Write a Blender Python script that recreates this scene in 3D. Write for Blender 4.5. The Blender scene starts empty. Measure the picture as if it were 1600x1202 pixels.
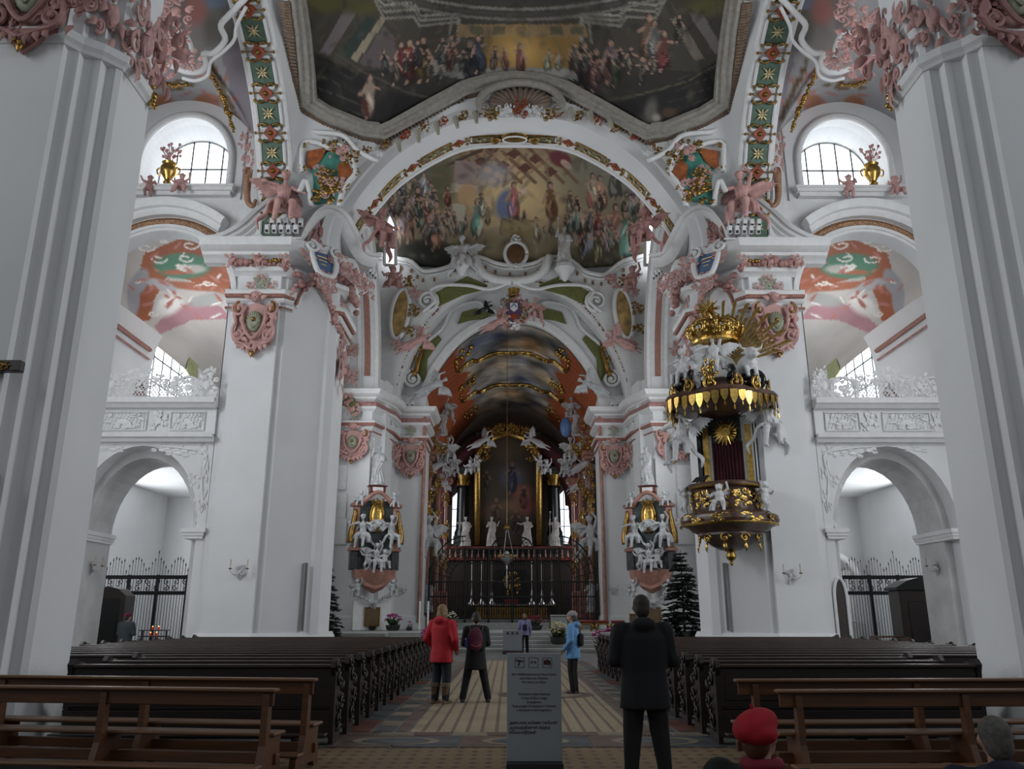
import bpy, bmesh, math, random
import numpy as np
from mathutils import Vector, Matrix, noise
from mathutils.geometry import tessellate_polygon
R = math.radians
PI = math.pi
C = bpy.context.scene.collection
# ---------------------------------------------------------------- camera
F, TH = 1258.0, R(16.0)
YAW = math.atan(5/1258*math.cos(TH))
CAM = Vector((-0.22, 0.0, 1.6))
cd = bpy.data.cameras.new('camera'); cam = bpy.data.objects.new('camera', cd); C.objects.link(cam)
cd.sensor_fit = 'HORIZONTAL'; cd.sensor_width = 36.0; cd.lens = 36.0*F/1600.0
cd.clip_start = 0.1; cd.clip_end = 400
cam.location = CAM; cam.rotation_euler = (PI/2+TH, 0, -YAW)
bpy.context.scene.camera = cam
# ---------------------------------------------------------------- world, exposure
sc = bpy.context.scene
w = bpy.data.worlds.new('world'); sc.world = w; w.use_nodes = True
bg = w.node_tree.nodes['Background']; bg.inputs[0].default_value = (0.87, 0.93, 1.0, 1); bg.inputs[1].default_value = 0.175
sc.view_settings.view_transform = 'Standard'; sc.view_settings.look = 'None'
sc.view_settings.gamma = 1.0; sc.view_settings.use_curve_mapping = False
sc.view_settings.exposure = 0.0
WIN = 3.6         # radiance of the overcast daylight behind the window glass
FR1, FR2 = 1.15, 1.25   # colour gain on the two dome frescoes, offsetting their dim light
def add_daylight(name, loc, rot, sx, sy, power):
    l = bpy.data.lights.new(name, 'AREA'); l.shape = 'RECTANGLE'; l.size = sx; l.size_y = sy
    l.energy = power; l.color = (0.92, 0.96, 1.0)
    o = bpy.data.objects.new(name, l); C.objects.link(o); o.location = loc; o.rotation_euler = rot
    return o
for s in (-1, 1):   # area lamps added for daylight from side windows, mostly unseen
    add_daylight('window_daylight', (s*16.9, 15.6, 13.0), (0, s*R(90), 0), 5.0, 6.5, 1120)
    add_daylight('window_daylight', (s*14.5, 2.0, 11.0), (0, s*R(90), 0), 6.0, 7.0, 450)   # added to brighten the near piers; nave windows here are unbuilt
    add_daylight('window_daylight', (s*16.9, 19.0, 4.5), (0, s*R(90), 0), 4.0, 6.0, 260)
    add_daylight('window_daylight', (s*10.2, 38.5, 11.5), (0, s*R(90), 0), 8.0, 10.0, 900)
    add_daylight('window_daylight', (s*19.3, 37.0, 5.2), (0, s*R(90), 0), 4.0, 9.0, 700)
    add_daylight('window_daylight', (s*16.6, 36.0, 12.5), (0, s*R(90), 0), 3.0, 6.0, 320)
    add_daylight('window_daylight', (s*7.3, 60.0, 9.0), (0, s*R(90), 0), 6.0, 5.0, 300)
# ---------------------------------------------------------------- pixel -> world
_S, _C = math.sin(TH), math.cos(TH)
_cy, _sy = math.cos(YAW), math.sin(YAW)
def ray(px, py):
    u = (px-800)/F; v = (601-py)/F
    f = _C - v*_S; z = _S + v*_C
    return Vector((u*_cy + f*_sy, -u*_sy + f*_cy, z))
def at(px, py, Y):
    r = ray(px, py); return CAM + r*(Y/r.y)
def atz(px, py, Z):
    r = ray(px, py); return CAM + r*((Z-CAM.z)/r.z)
def proj(p):
    d = Vector(p)-CAM
    rx = d.x*_cy - d.y*_sy; ry = d.x*_sy + d.y*_cy
    q = ry*_C + d.z*_S; up = -ry*_S + d.z*_C
    return 800+F*rx/q, 601-F*up/q
# ---------------------------------------------------------------- materials
MATS = {}
def lin(c):
    return tuple((x/12.92 if x <= .04045 else ((x+.055)/1.055)**2.4) for x in c)
def hexc(h): return lin(tuple(int(h[i:i+2], 16)/255 for i in (0, 2, 4)))
def mat(name, col, rough=.7, metal=0, vary=.12, scale=3.0, bump=0.0, bscale=40, emit=0, col2=None, spec=.5, stretch=None, coat=0):
    if name in MATS: return MATS[name]
    m = bpy.data.materials.new(name); m.use_nodes = True; nt = m.node_tree; b = nt.nodes['Principled BSDF']
    c = hexc(col) if isinstance(col, str) else col
    c2 = (hexc(col2) if isinstance(col2, str) else col2) if col2 else tuple(max(0, x*(1-vary*2)) for x in c)
    tc = nt.nodes.new('ShaderNodeTexCoord'); mp = nt.nodes.new('ShaderNodeMapping')
    nt.links.new(tc.outputs['Object'], mp.inputs[0])
    if stretch: mp.inputs['Scale'].default_value = stretch
    n = nt.nodes.new('ShaderNodeTexNoise'); n.inputs['Scale'].default_value = scale; n.inputs['Detail'].default_value = 6
    nt.links.new(mp.outputs[0], n.inputs['Vector'])
    r = nt.nodes.new('ShaderNodeValToRGB'); r.color_ramp.elements[0].position = .35; r.color_ramp.elements[1].position = .65
    r.color_ramp.elements[0].color = (*c2, 1); r.color_ramp.elements[1].color = (*c, 1)
    nt.links.new(n.outputs['Fac'], r.inputs[0]); nt.links.new(r.outputs[0], b.inputs['Base Color'])
    b.inputs['Roughness'].default_value = rough; b.inputs['Metallic'].default_value = metal
    b.inputs['Specular IOR Level'].default_value = spec
    if coat: b.inputs['Coat Weight'].default_value = coat
    if emit:
        b.inputs['Emission Color'].default_value = (*c, 1); b.inputs['Emission Strength'].default_value = emit
    if bump:
        n2 = nt.nodes.new('ShaderNodeTexNoise'); n2.inputs['Scale'].default_value = bscale; n2.inputs['Detail'].default_value = 4
        nt.links.new(mp.outputs[0], n2.inputs['Vector'])
        bp = nt.nodes.new('ShaderNodeBump'); bp.inputs['Strength'].default_value = bump; bp.inputs['Distance'].default_value = .02
        nt.links.new(n2.outputs['Fac'], bp.inputs['Height']); nt.links.new(bp.outputs[0], b.inputs['Normal'])
    MATS[name] = m; return m
def mat_attr(name, rough=.85):
    m = bpy.data.materials.new(name); m.use_nodes = True; nt = m.node_tree; b = nt.nodes['Principled BSDF']
    a = nt.nodes.new('ShaderNodeAttribute'); a.attribute_name = 'paint'
    n = nt.nodes.new('ShaderNodeTexNoise'); n.inputs['Scale'].default_value = 2.5; n.inputs['Detail'].default_value = 8
    mx = nt.nodes.new('ShaderNodeMix'); mx.data_type = 'RGBA'; mx.blend_type = 'MULTIPLY'; mx.inputs[0].default_value = .5
    r = nt.nodes.new('ShaderNodeValToRGB'); r.color_ramp.elements[0].position = .3; r.color_ramp.elements[1].position = .65
    r.color_ramp.elements[0].color = (.45, .45, .45, 1)
    nt.links.new(n.outputs['Fac'], r.inputs[0]); nt.links.new(a.outputs['Color'], mx.inputs[6]); nt.links.new(r.outputs[0], mx.inputs[7])
    nt.links.new(mx.outputs[2], b.inputs['Base Color']); b.inputs['Roughness'].default_value = rough
    MATS[name] = m; return m
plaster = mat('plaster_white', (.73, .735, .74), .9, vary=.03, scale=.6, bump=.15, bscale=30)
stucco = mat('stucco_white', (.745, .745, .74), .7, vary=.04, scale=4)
shade_pl = mat('plaster_soffit', (.62, .61, .60), .9, vary=.10, scale=1.2)  # darker plaster copy, shade of the wall passage put into its colour
gilt = mat('gilding', (.66, .43, .12), .28, 1.0, vary=.22, scale=9)
dgilt = mat('old_gilding', (.42, .25, .07), .38, .9, vary=.28, scale=9)
pink = mat('stucco_pink', (.60, .345, .315), .6, vary=.16, scale=5)
dpink = mat('stucco_dusky_pink', (.42, .215, .195), .6, vary=.18, scale=5)
lilac = mat('stucco_lilac', (.50, .43, .47), .8, vary=.08)
greenp = mat('green_ground', (.10, .17, .12), .6, vary=.15, scale=8)
olive = mat('olive_ground', (.17, .18, .055), .6, vary=.15, scale=6)
redp = mat('red_boss', (.36, .07, .025), .5, vary=.25, scale=9)
orange = mat('orange_lattice', (.42, .12, .035), .7, vary=.2, scale=6)
teal = mat('teal_relief', (.08, .30, .24), .6, vary=.15)
bluem = mat('blue_cartouche', (.12, .20, .36), .5)
glass = mat('window_daylight_glass', (.90, .95, 1.0), .3, vary=0, emit=WIN)
lead = mat('window_bars', (.05, .055, .06), .6)
iron = mat('wrought_iron', (.012, .012, .013), .5, .3)
pewwood = mat('dark_walnut', (.019, .011, .0085), .42, vary=.2, scale=4, stretch=(.6, 8, 8), bump=.1)
pewtop = mat('worn_walnut', (.045, .027, .02), .34, vary=.2, scale=4, stretch=(.6, 8, 8))  # lighter walnut: top-rail highlights put into the colour, besides wear
oak = mat('oiled_oak', (.115, .043, .014), .45, vary=.18, scale=3, stretch=(.5, 9, 9))
oaktop = mat('worn_oak', (.17, .08, .034), .42, vary=.18, scale=3, stretch=(.5, 9, 9))
pmarble = mat('pink_marble', (.42, .20, .15), .35, vary=.18, scale=3)
rmarble = mat('red_marble', (.16, .035, .025), .3, vary=.2, scale=4)
bmarble = mat('black_marble', (.012, .013, .015), .2, vary=.2)
gmarble = mat('green_marble', (.045, .06, .055), .3, vary=.3, scale=5)
stone = mat('grey_sandstone', (.30, .31, .30), .75, vary=.08, scale=5)
velvet = mat('crimson_velvet', (.055, .006, .012), .9, vary=.2, scale=3)
brown = mat('dark_altar_wood', (.028, .018, .013), .5, vary=.2)
pinkdot = mat('pink_bead', (.50, .22, .17), .6, vary=.35, scale=26)
# ---------------------------------------------------------------- mesh builder
class MB:
    def __init__(s): s.v = []; s.f = []
    def add(s, vs, fs, M=None):
        o = len(s.v)
        s.v.extend([tuple(M @ Vector(p)) for p in vs] if M is not None else [tuple(p) for p in vs])
        s.f.extend([tuple(i+o for i in f) for f in fs]); return s
    def box(s, x0, x1, y0, y1, z0, z1, M=None):
        vs = [(x, y, z) for z in (z0, z1) for y in (y0, y1) for x in (x0, x1)]
        return s.add(vs, [(0, 2, 3, 1), (4, 5, 7, 6), (0, 1, 5, 4), (2, 6, 7, 3), (0, 4, 6, 2), (1, 3, 7, 5)], M)
    def bbox(s, x0, x1, y0, y1, z0, z1, b=.01, M=None):      # chamfered box
        bm = bmesh.new(); bmesh.ops.create_cube(bm, size=1)
        for v in bm.verts: v.co = Vector(((x0+x1)/2+v.co.x*(x1-x0), (y0+y1)/2+v.co.y*(y1-y0), (z0+z1)/2+v.co.z*(z1-z0)))
        bmesh.ops.bevel(bm, geom=list(bm.edges), offset=b, segments=1, affect='EDGES')
        bm.verts.index_update()
        s.add([v.co for v in bm.verts], [[v.index for v in f.verts] for f in bm.faces], M); bm.free(); return s
    def prism(s, pts, d, M=None, ax='y', d0=0):               # outline in (x,z) extruded along y (or 'z': (x,y) along z; 'x': (y,z) along x)
        def P(a, b, c): return {'y': (a, c, b), 'z': (a, b, c), 'x': (c, a, b)}[ax]
        n = len(pts)
        vs = [P(a, b, d0) for a, b in pts] + [P(a, b, d) for a, b in pts]
        fs = [tuple(range(n)), tuple(range(2*n-1, n-1, -1))]
        fs += [(i, i+n, (i+1) % n+n, (i+1) % n) for i in range(n)]
        return s.add(vs, fs, M)
    def tube(s, pts, r, n=8, M=None, cap=True, flat=1.0, up=None):
        pts = [Vector(p) for p in pts]; m = len(pts)
        rs = r if isinstance(r, (list, tuple)) else [r]*m
        vs = []; fs = []; pn = None
        for i, p in enumerate(pts):
            t = (pts[min(i+1, m-1)]-pts[max(i-1, 0)])
            t = t.normalized() if t.length > 1e-9 else Vector((0, 0, 1))
            if pn is None:
                ref = Vector(up) if up else (Vector((0, 0, 1)) if abs(t.z) < .9 else Vector((1, 0, 0)))
                a = t.cross(ref).normalized()
            else:
                a = (pn - t*pn.dot(t)); a = a.normalized() if a.length > 1e-6 else t.orthogonal().normalized()
            pn = a; b = t.cross(a)
            for k in range(n):
                q = 2*PI*k/n; vs.append(p + a*math.cos(q)*rs[i] + b*math.sin(q)*rs[i]*flat)
        for i in range(m-1):
            for k in range(n): fs.append((i*n+k, i*n+(k+1) % n, (i+1)*n+(k+1) % n, (i+1)*n+k))
        if cap: fs += [tuple(range(n-1, -1, -1)), tuple(range((m-1)*n, m*n))]
        return s.add(vs, fs, M)
    def lathe(s, prof, n=16, M=None, a0=0, a1=2*PI):
        full = abs(a1-a0-2*PI) < 1e-6; k = n if full else n+1; vs = []; fs = []
        for r, z in prof:
            for i in range(k):
                a = a0+(a1-a0)*i/n; vs.append((r*math.cos(a), r*math.sin(a), z))
        for j in range(len(prof)-1):
            for i in range(n):
                i2 = (i+1) % k; fs.append((j*k+i, j*k+i2, (j+1)*k+i2, (j+1)*k+i))
        return s.add(vs, fs, M)
    def ball(s, c, r, n=10, m=7, M=None):
        r = (r, r, r) if not isinstance(r, (tuple, list)) else r
        vs = [(c[0], c[1], c[2]-r[2])]; fs = []
        for j in range(1, m):
            a = PI*j/m-PI/2
            for i in range(n):
                q = 2*PI*i/n; vs.append((c[0]+r[0]*math.cos(a)*math.cos(q), c[1]+r[1]*math.cos(a)*math.sin(q), c[2]+r[2]*math.sin(a)))
        vs.append((c[0], c[1], c[2]+r[2])); L = len(vs)-1
        for i in range(n):
            fs.append((0, 1+(i+1) % n, 1+i)); fs.append((L, L-n+i, L-n+(i+1) % n))
            for j in range(m-2): fs.append((1+j*n+i, 1+j*n+(i+1) % n, 1+(j+1)*n+(i+1) % n, 1+(j+1)*n+i))
        return s.add(vs, fs, M)
    def sweep(s, path, prof, close=False):                    # path: list of (point, outward normal, side) frames; prof: list of (a,b)
        k = len(prof); vs = []; fs = []
        for p, nrm, sd in path:
            for a, b in prof: vs.append(Vector(p)+Vector(nrm)*a+Vector(sd)*b)
        for i in range(len(path)-1):
            for j in range(k-1): fs.append((i*k+j, i*k+j+1, (i+1)*k+j+1, (i+1)*k+j))
            if close: fs.append((i*k+k-1, i*k, (i+1)*k, (i+1)*k+k-1))
        if close: fs += [tuple(range(k)), tuple(range((len(path)-1)*k+k-1, (len(path)-1)*k-1, -1))]
        return s.add(vs, fs)
    def grid(s, fn, nu, nv):
        vs = [fn(i/nu, j/nv) for j in range(nv+1) for i in range(nu+1)]
        fs = [(j*(nu+1)+i, j*(nu+1)+i+1, (j+1)*(nu+1)+i+1, (j+1)*(nu+1)+i) for j in range(nv) for i in range(nu)]
        return s.add(vs, fs)
    def mesh(s, name, m, smooth=False):
        me = bpy.data.meshes.new(name); me.from_pydata(s.v, [], s.f); me.validate(); me.update()
        bm = bmesh.new(); bm.from_mesh(me); bmesh.ops.recalc_face_normals(bm, faces=bm.faces[:]); bm.to_mesh(me); bm.free()
        if m is not None: me.materials.append(m)
        if smooth:
            me.shade_smooth() if smooth is True else me.set_sharp_from_angle(angle=R(smooth))
            if smooth is not True: me.shade_smooth(); me.set_sharp_from_angle(angle=R(smooth))
        return me
    def build(s, name, m, parent=None, loc=None, rot=None, smooth=False):
        return link(name, s.mesh(name, m, smooth), parent, loc, rot)
def link(name, me, parent=None, loc=None, rot=None, scale=None):
    o = bpy.data.objects.new(name, me); C.objects.link(o)
    if parent: o.parent = parent
    if loc is not None: o.location = loc
    if rot is not None: o.rotation_euler = rot
    if scale is not None: o.scale = scale if isinstance(scale, (tuple, list)) else (scale,)*3
    return o
def struct(o): o['kind'] = 'structure'; return o
def tag(o, label, cat, group=None):
    o['label'] = label; o['category'] = cat
    if group: o['group'] = group
    return o
def thing(name, label, cat, loc=(0, 0, 0), rz=0, group=None, scale=None):
    o = link(name, None, None, loc, (0, 0, rz), scale); return tag(o, label, cat, group)
def T(x=0, y=0, z=0): return Matrix.Translation((x, y, z))
def Rz(a): return Matrix.Rotation(a, 4, 'Z')
def Rx(a): return Matrix.Rotation(a, 4, 'X')
def Ry(a): return Matrix.Rotation(a, 4, 'Y')
def Sc(x, y=None, z=None): return Matrix.Diagonal((x, y if y is not None else x, z if z is not None else x, 1))
def spline(pts, n):                                            # Catmull-Rom through tuples
    P = [np.array(p, float) for p in pts]; P = [2*P[0]-P[1]]+P+[2*P[-1]-P[-2]]; out = []
    seg = len(P)-3
    for i in range(n+1):
        u = i/n*seg; k = min(int(u), seg-1); t = u-k
        a, b, c, d = P[k:k+4]
        out.append(tuple(.5*((2*b)+(-a+c)*t+(2*a-5*b+4*c-d)*t*t+(-a+3*b-3*c+d)*t**3)))
    return out
def holed(outer, holes, y0, y1, M=None, mb=None):              # wall slab in (x,z) with openings, between y0 and y1
    mb = mb or MB()
    loops = [[Vector((x, z, 0)) for x, z in L] for L in [outer]+holes]
    flat = [p for L in loops for p in L]; n = len(flat)
    tris = tessellate_polygon(loops)
    vs = [(p.x, y0, p.y) for p in flat]+[(p.x, y1, p.y) for p in flat]
    fs = [t for t in tris]+[tuple(i+n for i in reversed(t)) for t in tris]
    o = 0
    for L in loops:
        k = len(L)
        for i in range(k): fs.append((o+i, o+(i+1) % k, o+(i+1) % k+n, o+i+n))
        o += k
    return mb.add(vs, fs, M)
def archloop(cx, a, z0, zs, b, n=20):                          # opening: jambs from z0 to zs, elliptical head of rise b
    return [(cx-a, z0)]+[(cx-a*math.cos(PI*i/n), zs+b*math.sin(PI*i/n)) for i in range(n+1)]+[(cx+a, z0)]
# ================================================================ the building
def miter(path):
    out = []; n = len(path)
    for i, p in enumerate(path):
        p = Vector((*p, 0)); ds = []
        if i > 0: ds.append((p-Vector((*path[i-1], 0))).normalized())
        if i < n-1: ds.append((Vector((*path[i+1], 0))-p).normalized())
        ns = [Vector((d.y, -d.x, 0)) for d in ds]
        m = (ns[0]+ns[-1]).normalized(); m = m/max(.35, m.dot(ns[0]))
        out.append((p, m, Vector((0, 0, 1))))
    return out
def cornice(mb, path, prof):   # path left-to-right seen from the nave: outward normal = right-hand side
    return mb.sweep(miter(path), prof, close=True)
def mpath(path, s): return path if s < 0 else [(-x, y) for x, y in reversed(path)]
CORN = [(-0.3, 14.45), (-0.3, 13.75), (0.05, 13.75), (0.12, 13.85), (0.18, 13.9), (0.3, 13.96), (0.34, 14.06), (0.5, 14.12), (0.62, 14.2), (0.68, 14.36), (0.75, 14.45)]
NECK = [(-.3, 12.62), (-.3, 12.2), (.04, 12.2), (.10, 12.26), (.10, 12.36), (.22, 12.42), (.26, 12.58), (.30, 12.62)]
ASTR = [(-.3, 12.04), (-.3, 11.94), (.05, 11.94), (.10, 11.97), (.10, 12.01), (.05, 12.04)]
FRZ = [(-0.3, 13.48), (-0.3, 13.2), (0.1, 13.2), (0.18, 13.28), (0.3, 13.34), (0.34, 13.48)]
# --- floor -------------------------------------------------------
def floor_mat():
    m = bpy.data.materials.new('tiled_floor'); m.use_nodes = True; nt = m.node_tree; b = nt.nodes['Principled BSDF']
    N = lambda t: nt.nodes.new(t); L = nt.links.new
    tc = N('ShaderNodeTexCoord'); sp = N('ShaderNodeSeparateXYZ'); L(tc.outputs['Object'], sp.inputs[0])
    def M(op, a, bb=None, c=None):
        n = N('ShaderNodeMath'); n.operation = op
        for i, q in enumerate((a, bb, c)):
            if q is None: continue
            if isinstance(q, (int, float)): n.inputs[i].default_value = q
            else: L(q, n.inputs[i])
        return n.outputs[0]
    x, y = sp.outputs[0], sp.outputs[1]
    fx = M('FRACT', M('MULTIPLY', x, 1/.21)); fy = M('FRACT', M('MULTIPLY', y, 1/.105))
    stripe = M('LESS_THAN', fx, .26); dash = M('LESS_THAN', fy, .6)
    jx = M('LESS_THAN', M('FRACT', M('MULTIPLY', x, 1/.105)), .04); jy = M('LESS_THAN', fy, .05)
    dk = M('MAXIMUM', M('MULTIPLY', stripe, M('ADD', M('MULTIPLY', dash, .45), .55)), M('MULTIPLY', M('MAXIMUM', jx, jy), .35))
    n = N('ShaderNodeTexNoise'); n.inputs['Scale'].default_value = 1.4; n.inputs['Detail'].default_value = 6; L(tc.outputs['Object'], n.inputs['Vector'])
    mx = N('ShaderNodeMix'); mx.data_type = 'RGBA'; L(dk, mx.inputs[0]); mx.inputs[6].default_value = (.34, .275, .175, 1); mx.inputs[7].default_value = (.13, .085, .075, 1)
    m2 = N('ShaderNodeMix'); m2.data_type = 'RGBA'; m2.blend_type = 'MULTIPLY'; m2.inputs[0].default_value = .45
    L(mx.outputs[2], m2.inputs[6]); L(n.outputs['Fac'], m2.inputs[7]); L(m2.outputs[2], b.inputs['Base Color'])
    b.inputs['Roughness'].default_value = .55; return m
def diamond_mat(name, c1, c2, sx, sy, thr=.5):
    m = bpy.data.materials.new(name); m.use_nodes = True; nt = m.node_tree; b = nt.nodes['Principled BSDF']
    N = lambda t: nt.nodes.new(t); L = nt.links.new
    tc = N('ShaderNodeTexCoord'); sp = N('ShaderNodeSeparateXYZ'); L(tc.outputs['Object'], sp.inputs[0])
    def M(op, a, bb=None):
        n = N('ShaderNodeMath'); n.operation = op
        for i, q in enumerate((a, bb)):
            if q is None: continue
            if isinstance(q, (int, float)): n.inputs[i].default_value = q
            else: L(q, n.inputs[i])
        return n.outputs[0]
    ax = M('ABSOLUTE', M('SUBTRACT', M('FRACT', M('MULTIPLY', sp.outputs[0], sx)), .5)); ay = M('ABSOLUTE', M('SUBTRACT', M('FRACT', M('MULTIPLY', sp.outputs[1], sy)), .5))
    d = M('LESS_THAN', M('ADD', ax, ay), thr*.6)
    mx = N('ShaderNodeMix'); mx.data_type = 'RGBA'; L(d, mx.inputs[0]); mx.inputs[6].default_value = (*c1, 1); mx.inputs[7].default_value = (*c2, 1)
    n = N('ShaderNodeTexNoise'); n.inputs['Scale'].default_value = 2.2; n.inputs['Detail'].default_value = 6; L(tc.outputs['Object'], n.inputs['Vector'])
    m2 = N('ShaderNodeMix'); m2.data_type = 'RGBA'; m2.blend_type = 'MULTIPLY'; m2.inputs[0].default_value = .5
    L(mx.outputs[2], m2.inputs[6]); L(n.outputs['Fac'], m2.inputs[7]); L(m2.outputs[2], b.inputs['Base Color'])
    b.inputs['Roughness'].default_value = .55; return m
flo = struct(MB().box(-22, 22, -3, 70, -.3, 0).build('floor', mat('stone_floor', (.13, .125, .12), .6, vary=.15, scale=1.5)))
MB().box(-3.3, 3.3, 1, 10.95, 0, .006).build('patterned_paving', diamond_mat('cement_tiles', (.22, .15, .075), (.10, .055, .04), 5.6, 3.8), flo)
MB().box(-1.62, 1.62, 12.35, 31, 0, .008).build('tile_field', floor_mat(), flo)
bstone = mat('blue_grey_slab', (.075, .085, .09), .5, vary=.25, scale=3); rstone = mat('brown_slab', (.13, .085, .065), .5, vary=.25, scale=3)
bmed = [mat('slab_sand', (.22, .18, .13), .5, vary=.2), bstone, rstone, mat('slab_red', (.13, .045, .03), .5, vary=.2)]
def slab(me_cache={}, *a): pass
random.seed(5)
def slabs(x0, x1, y0, y1, nx, ny, seq, name='paving_slab'):
    dx, dy = (x1-x0)/nx, (y1-y0)/ny; cache = {}
    for j in range(ny):
        for i in range(nx):
            k = seq(i, j)
            if k not in cache: cache[k] = MB().bbox(.012, dx-.012, .012, dy-.012, 0, .012, .006).mesh(name, bmed[k])
            link(name, cache[k], flo, (x0+i*dx, y0+j*dy, 0))
for s in (-1, 1):
    X = lambda a: s*a
    lo = sorted
    a, b = lo((s*1.66, s*1.82)); slabs(a, b, 12.35, 31, 1, 14, lambda i, j: 2)
    a, b = lo((s*1.84, s*2.16)); slabs(a, b, 12.35, 31, 1, 30, lambda i, j: 0 if j % 2 else 1)
    a, b = lo((s*2.18, s*2.55)); slabs(a, b, 12.35, 31, 1, 14, lambda i, j: 1 if j % 3 else 3)
slabs(-2.55, 2.55, 11.95, 12.33, 10, 1, lambda i, j: 0 if i % 2 else 2)
slabs(-2.55, 2.55, 10.97, 11.93, 6, 1, lambda i, j: 1 if i % 2 else 2)
for cx in (-1.7, 0, 1.7):   # inlaid ovals of the threshold band
    o = MB().lathe([(0, .0), (.46, .0), (.46, .004), (0, .004)], 28).build('oval_inlay', bmed[0], flo, (cx, 11.45, .012)); o.scale = (1.25, .75, 1)
    o = MB().lathe([(0, .0), (.36, .0), (.36, .007), (0, .007)], 28).build('oval_inlay', bstone, flo, (cx, 11.45, .012)); o.scale = (1.25, .75, 1)
o = MB().lathe([(0, 0), (1.0, 0), (1.0, .006), (0, .006)], 40).build('round_inlay', bmed[2], flo, (.55, 17.9, .008)); o.scale = (1.0, .8, 1)
o = MB().lathe([(0, 0), (.8, 0), (.8, .01), (0, .01)], 8).build('round_inlay', bmed[0], flo, (.55, 17.9, .008)); o.scale = (1.0, .8, 1)
# sanctuary steps and platform
plat = struct(MB().box(-11, 11, 40.1, 70, 0, .80).build('floor_sanctuary', stone))
MB().box(-11, -5.9, 38.7, 40.1, 0, .80).build('side_podium', stone, plat); MB().box(5.9, 11, 38.7, 40.1, 0, .80).build('side_podium', stone, plat)
for i in range(4):
    MB().bbox(-5.9, 5.9, 38.1+i*.5, 40.12, .16*i, .16*(i+1), .02).build('step', mat('step_stone%d' % (i % 2), (.33-.05*(i % 2), .34-.05*(i % 2), .33-.05*(i % 2)), .7, vary=.08, scale=5), plat)
for i in range(3):
    MB().bbox(-5.0, 5.0, 52.2+i*.45, 70, .8+.17*i, .8+.17*(i+1), .02).build('step', stone, plat)
# --- near piers ---------------------------------------------------
NP = [(-17.3, 10.75), (-8.05, 10.75), (-8.05, 10.3), (-6.95, 10.3), (-6.95, 10.42), (-6.80, 10.47), (-6.80, 10.62), (-6.70, 10.66), (-6.56, 10.66), (-6.56, 10.85), (-6.42, 10.85), (-6.36, 10.92), (-6.36, 11.9), (-17.3, 11.9)]
PB = [(-.2, 0), (.10, 0), (.10, .9), (.05, .98), (.02, 1.05), (-.2, 1.05)]
near = {}
for s in (-1, 1):
    side = 'left' if s < 0 else 'right'
    o = struct(MB().prism([(s*abs(x), y) for x, y in NP], 13.5, ax='z').build('wall_%s_near_pier' % side, plaster)); near[s] = o
    mb = MB(); pth = mpath([(-9.0, 10.3), (-6.95, 10.3), (-6.80, 10.5), (-6.56, 10.66), (-6.36, 10.9), (-6.36, 11.9)], s)
    cornice(mb, pth, [(-.2, 10.12), (-.2, 9.90), (.02, 9.90), (.05, 9.95), (.10, 10.0), (.12, 10.12)])
    mb.build('capital_moulding', stucco, o)
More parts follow.
